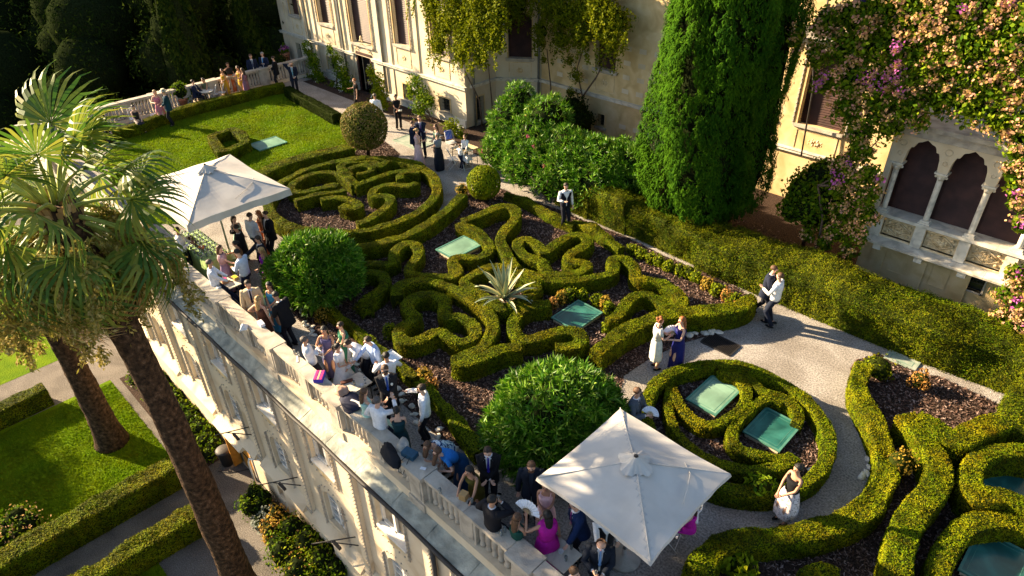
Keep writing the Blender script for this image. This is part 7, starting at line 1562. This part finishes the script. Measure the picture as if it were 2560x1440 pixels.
P_('d6', 49, 'second woman in yellow, next to the one in mauve', face=230, sex='f', h=1.72, hs='long', hair='dark', dress=((.50, .30, .03), .05, 1.1), arms='hold', top=None, skin='tan')
P_('d7', 50, 'woman in a long mauve dress at the right of the women by the far balustrade', face=170, sex='f', h=1.68, hs='long', hair='dark', dress=((.22, .10, .15), .05, 1.1), arms='fold', top=None, skin='tan')
P_('d8', 51, 'man in a dark suit and sunglasses seated at the round table', face=0, h=1.80, jacket=NAVY, shades=True, arms='lap', sit=.45)
P_('d9', 52, 'woman in an olive dress seated at the far side of the round table', face=260, sex='f', h=1.66, hs='pony', hair='dark', dress=((.12, .12, .06), .3, 1.0), arms='lap', sit=.45, bare='full', top=None, skin='tan')
P_('d10', 53, 'blond woman in a long rose-pink satin dress at the far balustrade', face=290, sex='f', h=1.74, hs='long', hair='blond', dress=((.55, .18, .24), .05, 1.0), arms='hold', top=None)
P_('d11', 54, 'man in a teal suit and straw hat with a black band', face=200, h=1.80, jacket=(.010, .04, .06), hat=True, arms='fold')
P_('d12', 55, 'dark-haired woman in black and white seated before the far balustrade', face=310, sex='f', h=1.66, hs='pony', hair='black', dress=((.02, .02, .025), .5, 1.0), arms='lap', sit=.45, top=None)
P_('d13', 56, 'guest in dark clothes seated behind the palm fronds at the far balustrade', face=330, h=1.74, jacket=BLK, sit=.45, arms='lap')
P_('e1', 57, 'barman in a white waistcoat behind the green bar table', face=10, h=1.78, top=('shirt', (.72, .72, .72)), tie=(.01, .01, .01), arms='hold', skin='brown', hair='black')
P_('e2', 58, 'man in a black suit raising a glass to his lips at the bar', face=190, h=1.84, jacket=BLK, tie=(.2, .2, .25), arms='drink', hair='black', skin='tan')
P_('e3', 59, 'man in a white shirt seen from behind, at the edge of the upper parasol', face=60, h=1.84, top=('shirt', (.6, .62, .68)), bot=NAVY, hair='dark')
P_('e4', 60, 'red-haired woman under the edge of the upper parasol', face=210, sex='f', h=1.70, hs='long', hair='red', dress=((.35, .10, .03), .1, 1.0), arms='glassR', top=None, skin='tan')
P_('e5', 61, 'man in black between the upper parasol and the left oleander', face=230, h=1.84, jacket=BLK, arms='glassL', hair='dark')
P_('e6', 62, 'man in a dark suit and sunglasses holding out his hand near the oleander', face=215, h=1.82, jacket=(.012, .014, .025), shades=True, arms='reachR', hair='dark')
P_('e7', 63, 'woman with sunglasses on her black hair in a bronze top at the bar', face=190, sex='f', h=1.66, hs='bun', hair='black', dress=((.16, .08, .035), .1, 1.0), arms='glassR', top=None, skin='tan')
P_('e8', 64, 'woman with very long brown hair in a lilac dress at the bar', face=10, sex='f', h=1.70, hs='long', hair='brown', dress=((.24, .17, .28), .1, 1.1), arms='reachR', bare='full', top=('sleeves', (.45, .28, .30)))
P_('e9', 65, 'man in a pale blue shirt with his back to the path, at the white table', face=165, h=1.84, top=('shirt', (.55, .62, .75)), bot=NAVY, arms='hold', nod=25, hair='black')
P_('e10', 66, 'woman in a vivid purple dress in front of the left oleander', face=215, sex='f', h=1.72, hs='long', hair='blond', dress=((.22, .008, .34), .05, 1.0), arms='fold', top=None, skin='tan')
P_('e11', 67, 'man in a striped white shirt sitting on the coping by the snack table', face=20, h=1.80, top=('shirt', (.62, .65, .74)), bot=NAVY, sit=1.0, arms='lap', hair='buzz', skin='tan')
P_('e12', 68, 'woman in a mint dress under the upper parasol', face=320, sex='f', h=1.70, hs='long', hair='dark', dress=((.30, .52, .42), .1, 1.1), arms='fold', top=None)
P_('f1', 69, 'man in a beige suit and dark tie next to the coping', face=290, h=1.82, jacket=(.52, .42, .27), bot=(.50, .40, .26), tie=(.01, .012, .03), arms='down', hair='dark', shoes=(.15, .08, .04))
P_('f2', 70, 'woman with long wavy blond hair in a brown dress leaning on the coping', face=65, sex='f', h=1.70, hs='long', hair='blond', dress=((.075, .028, .018), .03, 1.2), arms=((-.42, .05, 1.08, 1), (.26, .05, .80)), top=None)
P_('f3', 71, 'woman with long black hair in a shiny sky-blue dress', face=255, sex='f', h=1.70, hs='long', hair='black', dress=((.05, .27, .48), .05, 1.0), arms='fold', top=None, skin='tan')
P_('f4', 72, 'man in a black suit bending towards the woman in sky blue, seen from behind', face=150, h=1.84, jacket=BLK, arms='hold', lean=14, nod=20, hair='black', skin='tan')
# bake the skinned bodies in one go
dg = bpy.context.evaluated_depsgraph_get(); dg.update()
for o in _todo:
    me = bpy.data.meshes.new_from_object(o.evaluated_get(dg)); o.modifiers.clear(); old = o.data; o.data = me; me.name = 'body'
    for p in me.polygons: p.use_smooth = True
# ---------------------------------------------------------------- things held or laid down
def fan_obj(c, r, face, label, up=60):
    b = MB(); n = 22; V = []; a = np.linspace(0, math.pi * .9, n + 1)
    for i, t in enumerate(a):
        dz = .010 * (1 if i % 2 else -1); V += [(math.cos(t) * r * .38, math.sin(t) * r * .38, dz * .4), (math.cos(t) * r, math.sin(t) * r, dz)]
    b.add(V, [(2 * i, 2 * i + 1, 2 * i + 3, 2 * i + 2) for i in range(n)], 0)
    o = b.build('folding_fan', plain((.75, .76, .80))); b = MB()
    for i in range(0, n + 1, 2): t = a[i]; b.box(-.002, .002, 0, .001, 0, .001) if False else b.tube([(0, 0, 0), (math.cos(t) * r * .5, math.sin(t) * r * .5, 0)], .004, 4)
    b.build('fan_stick', plain((.60, .45, .25)), o)['kind'] = 'stuff'
    o.location = c; o.rotation_euler = (math.radians(up), 0, math.radians(face + 45.2)); tag(o, label, 'fan')
fan_obj(ppl['a21']['L'], .27, -30, 'large white folding fan held up by the woman in magenta', 70)
fan_obj(ppl['a28']['R'], .20, -20, 'white fan in the hand of the man in the grey suit', 40)
fan_obj(ppl['a29']['R'], .24, 0, 'white fan between the pale dress and the deep-blue dress', 50)
def held(key, side, mesh, name, label, cat, mats=None, dz=-.04):
    p = ppl[key][side]; return put(mesh, name, (p.x, p.y, p.z + dz), label, cat, mats=mats)
for key, side, lb in (('a4', 'R', 'stemmed glass held by the bride'), ('a23', 'R', 'glass of drink held by the balding man in navy'), ('a17', 'R', 'glass at the lips of the bearded man on the coping'), ('e2', 'R', 'glass at the lips of the man in black at the bar'),
                      ('b3', 'R', 'glass held by the woman in the strapless pink gown'), ('e7', 'R', 'glass held by the woman in the bronze top'), ('d2', 'L', 'glass held by the man with the bright blue tie')): held(key, side, WG if key == 'a4' else GL, 'glass', lb, 'glass')
b = MB(); b.box(-.14, .14, -.015, .015, -.09, .09); held('a2', 'R', b, 'white_card', 'white card in the hand of the woman in slate purple', 'card', plain((.75, .75, .78)))
b = MB(); b.tube([(-.13, 0, -.04), (.13, 0, .04)], .032, 10); held('a19', 'R', b, 'paper_roll', 'rolled pale paper held by the woman in pale pink', 'paper', plain((.70, .62, .60)))
b = MB(); b.box(-.23, .23, -.16, .16, 0, .008); [b.box(*q, .008, .028) for q in ((-.23, .23, -.16, -.15), (-.23, .23, .15, .16), (-.23, -.22, -.15, .15), (.22, .23, -.15, .15))]; tr = held('a7', 'R', b, 'tray', 'silver tray carried by the waiter behind the groom', 'tray', mat('silver_metal', (.6, .6, .58), .25, .5, metal=.9, noise=.1, scale=5), dz=.03)
b = MB()
for i in range(12): b.ball((.05 * math.cos(i * 2.4) * (i % 3) / 1.4, .05 * math.sin(i * 2.4) * (i % 3) / 1.4, .02 * (i % 2)), .035, n=6, k=4)
held('c2', 'R', b, 'bouquet', 'round bouquet of white flowers held by the woman in black', 'bouquet', plain((.75, .74, .66)), dz=.02)
b = MB(); b.ball((0, 0, 0), .035, n=8, k=5); p = ppl['a8']['M'] @ Vector((-.10, .17, 1.38)); put(b, 'buttonhole', p, 'white buttonhole flower on the lapel of the groom', 'flower', mats=plain((.78, .78, .70)))
for key, lb in (('a12', 'cigarette between the fingers of the lone smoking man'), ('a10', 'cigarette held up by the man with the shaved head')):
    b = MB(); b.tube([(0, 0, 0), (.05, .02, .05)], .005, 5); held(key, 'R', b, 'cigarette', lb, 'cigarette', plain((.75, .74, .72)), 0)
# on the coping (z = 1.055)
cz = 1.05
def onc(p, z=cz): return (p[0], p[1], z)
q = [(-12.18, 5.49), (-11.39, 5.57), (-10.89, 5.48), (-10.74, 5.57), (-12.50, 6.02), (-13.21, 5.49), (-15.19, 5.58), (-15.44, 5.20), (-7.45, 5.27), (-7.01, 5.51), (-6.81, 5.54), (-5.88, 5.42), (-5.88, 5.52), (-8.49, 5.38), (-8.76, 5.27), (-17.76, 5.59), (-13.44, 5.55), (-13.29, 5.58), (-8.07, 5.52), (-8.94, 5.21)]
b = MB(); b.box(-.17, .17, -.11, .11, 0, .10); o = put(b, 'striped_bag', onc(q[0]), 'blue and pink striped bag lying on the coping left of the bride', 'bag', rz=-.8, mats=plain((.06, .04, .40)))
for k, c in ((-.07, (.75, .03, .16)), (0, (.75, .35, .22)), (.07, (.75, .03, .16))): MB().box(-.165, .165, k - .022, k + .022, .10, .106).build('stripe', plain(c), o)
def heap(name, p, r, col, label, cat='cloth', zf=.5, seed=0, z=cz, squash=(1, .7)):
    b = MB(); b.ball((0, 0, 0), 1.0, n=16, k=10); o = b.build(name, plain(col)); co = np.zeros(len(o.data.vertices) * 3, dtype=np.float32); o.data.vertices.foreach_get('co', co); co = co.reshape(-1, 3)
    co *= (1 + .45 * noise3(co * np.array([1, 1, 2.]), 3.0, seed))[:, None]; co *= np.array([r * squash[0], r * squash[1], r * zf]); co[:, 2] = np.maximum(co[:, 2], -r * zf * .35); o.data.vertices.foreach_set('co', co.ravel()); o.data.update()
    o.location = (p[0], p[1], z + r * zf * .35); o.rotation_euler = (0, 0, -.2); return tag(o, label, cat)
heap('shawl', q[1], .19, (.45, .27, .19), 'crumpled tan scarf on the coping below the white table', zf=.55, seed=1)
heap('jacket', q[2], .34, (.012, .014, .035), 'dark navy jacket thrown over the coping by the pedestal', 'jacket', .16, 2, squash=(1.1, .62))
b = MB(); b.box(-.19, .19, -.06, .06, 0, .07); put(b, 'clutch', onc(q[3]), 'white clutch on the coping beside the woman in mint', 'bag', rz=.3, mats=plain((.70, .68, .64)))
for i, (j, lb) in enumerate(((16, 'glass on the coping behind the man with folded arms'), (17, 'second glass on the coping behind the man with folded arms'), (8, 'clear glass on the coping right of the big pedestal'), (10, 'glass beside the phone on the coping'), (9, 'glass holding a red drink beside the olive dress'), (11, 'glass of reddish drink behind the bottle-green dress'), (12, 'second glass behind the bottle-green dress'))):
    put(GL, 'glass', onc(q[j]), lb, 'glass')
b = MB(); b.box(-.13, .13, -.02, .02, 0, .012); put(b, 'menu_card', onc(q[5]), 'narrow white card on the coping left of the folded-arms man', 'card', rz=-.5, mats=plain((.75, .75, .75)))
b = MB(); b.box(-.12, .12, -.06, .06, 0, .09); put(b, 'clutch', onc(q[6]), 'white box clutch on the coping by the brown dress', 'bag', rz=-.1, mats=plain((.72, .72, .76)))
b = MB(); b.add([(-.16, -.09, 0), (.16, -.09, 0), (.14, .1, 0), (-.1, .1, 0), (0, 0, .12)], [(0, 1, 4), (1, 2, 4), (2, 3, 4), (3, 0, 4), (3, 2, 1, 0)]); put(b, 'napkin', onc(q[7]), 'folded white napkin on the coping below the man in beige', 'napkin', rz=-.6, mats=plain((.75, .74, .72)))
heap('jacket', q[19], .25, (.010, .010, .013), 'black jacket hanging over the outside of the coping', 'jacket', .22, 5, squash=(1.5, .62))
b = MB()
V = []; n = 8
for i in range(n + 1):
    for j in range(5): V.append((-.22 + .42 * i / n, -.26 - .02 * math.sin(i * 2.1) - .015 * j, .04 - j * .13 * (1 - .5 * abs(i / n - .5)) + .01 * math.sin(i * 1.7)))
b.add(V, [(i * 5 + j, (i + 1) * 5 + j, (i + 1) * 5 + j + 1, i * 5 + j + 1) for i in range(n) for j in range(4)], 0, True); b.add(np.array(V) + np.array([0, .02, 0]), [(i * 5 + j, i * 5 + j + 1, (i + 1) * 5 + j + 1, (i + 1) * 5 + j) for i in range(n) for j in range(4)], 0, True)
b.build('hanging_part', plain((.010, .010, .013)), bpy.data.objects['jacket.001'])
heap('shawl', [(-8.90, 5.52)][0], .17, (.35, .33, .29), 'grey and cream shawl on the coping between two dark bags', zf=.7, seed=7)
b = MB(); b.box(-.16, .16, -.10, .10, 0, .12); o = put(b, 'handbag', onc([(-8.65, 5.46)][0]), 'dark blue handbag with a hanging strap on the coping', 'bag', rz=.2, mats=plain((.02, .07, .12)))
MB().tube([(.0, -.10, .10), (-.05, -.26, .02), (-.1, -.30, -.25), (.02, -.30, -.28), (.10, -.26, -.02), (.08, -.10, .08)], .008, 5).build('strap', M['rubber'], o)
b = MB(); b.box(-.075, .075, -.075, .075, 0, .15); put(b, 'wicker_basket', onc(q[9]), 'small wooden box of drinks on the coping beside the olive dress', 'box', rz=.3, mats=plain((.38, .24, .10)))
b = MB(); b.box(-.08, .08, -.045, .045, 0, .01); put(b, 'phone', onc(q[10]), 'black phone lying on the coping near the bearded man', 'phone', rz=.5, mats=M['rubber'])
b = MB(); b.box(-.06, .06, -.035, .035, 0, .01); put(b, 'phone', onc([(-8.18, 5.43)][0]), 'white phone under the hand on the pedestal', 'phone', rz=.5, mats=plain((.7, .7, .72)))
b = MB(); b.lathe((0, 0, 0), [(.02, 0), (.07, .012), (.075, .02), (.02, .012)], 14); put(b, 'saucer', onc(q[15] if False else [(-17.76, 5.62)][0]), 'white saucer on the coping by the snack table', 'saucer', mats=plain((.75, .75, .75)))
# on tables
tz = .742
q = [(-11.91, 6.03), (-11.69, 6.10), (-11.54, 6.32), (-11.52, 6.20), (-4.97, 6.09), (-4.88, 6.28), (-4.79, 6.02), (-4.73, 6.10), (-18.40, 6.04), (-18.34, 6.34), (-18.56, 6.23), (-18.11, 6.19), (-18.45, 6.48)]
b = MB(); b.box(-.15, .15, -.05, .05, 0, .04); put(b, 'clutch', (q[0][0], q[0][1], tz), 'brown leather clutch on the white table in front of the bride', 'bag', rz=1.2, mats=plain((.10, .035, .025)))
for j, lb in ((1, 'glass on the white table beside the brown clutch'), (5, 'glass on the marble table near the navy suit'), (6, 'glass of drink at the near edge of the marble table'), (12, 'glass on the snack table')): put(GL, 'glass', (q[j][0], q[j][1], tz), lb, 'glass')
put(WG, 'glass', (q[2][0], q[2][1], tz), 'stemmed glass on the white table by the groom', 'glass')
for j, lb, c in ((3, 'small ashtray on the white table by the groom', (.7, .7, .7)), (4, 'round white ashtray in the middle of the marble table', (.72, .72, .70))):
    b = MB(); b.lathe((0, 0, 0), [(.045, 0), (.055, .05), (.045, .05), (.035, .015)], 12); put(b, 'ashtray', (q[j][0], q[j][1], tz), lb, 'ashtray', mats=plain(c))
b = MB(); b.box(-.12, .12, -.09, .09, 0, .10); o = put(b, 'snack_box', (q[8][0], q[8][1], tz), 'cardboard box with magenta contents on the snack table', 'box', rz=-.2, mats=plain((.40, .22, .12))); MB().box(-.10, .10, -.07, .07, .10, .112).build('contents', plain((.45, .04, .2)), o)
b = MB(); b.box(-.11, .11, -.08, .08, 0, .08); o = put(b, 'snack_box', (q[9][0], q[9][1], tz), 'cardboard box of yellow crisps on the snack table', 'box', rz=.1, mats=plain((.45, .30, .14))); MB().box(-.09, .09, -.06, .06, .08, .095).build('contents', plain((.6, .55, .03)), o)
_q = [(-37.12, 14.03), (-36.79, 14.17)]
for i, p in enumerate(_q): put(GL, 'glass', (p[0], p[1], .745), ['glass on the round table near the seated man', 'glass on the round table near the seated woman'][i], 'glass')
_q = [(-20.93, 18.00), (-20.71, 18.01), (-20.81, 17.65)]
for i, p in enumerate(_q):
    b = MB(); b.lathe((0, 0, 0), [(.03, 0), (.11, .012), (.12, .022), (.03, .014)], 14); put(b, 'plate', (p[0], p[1], .745), ['white plate in front of the boy with the bow tie', 'white plate at the right of the boys\' table', 'white plate near the small boy'][i], 'plate', mats=plain((.75, .72, .68)))
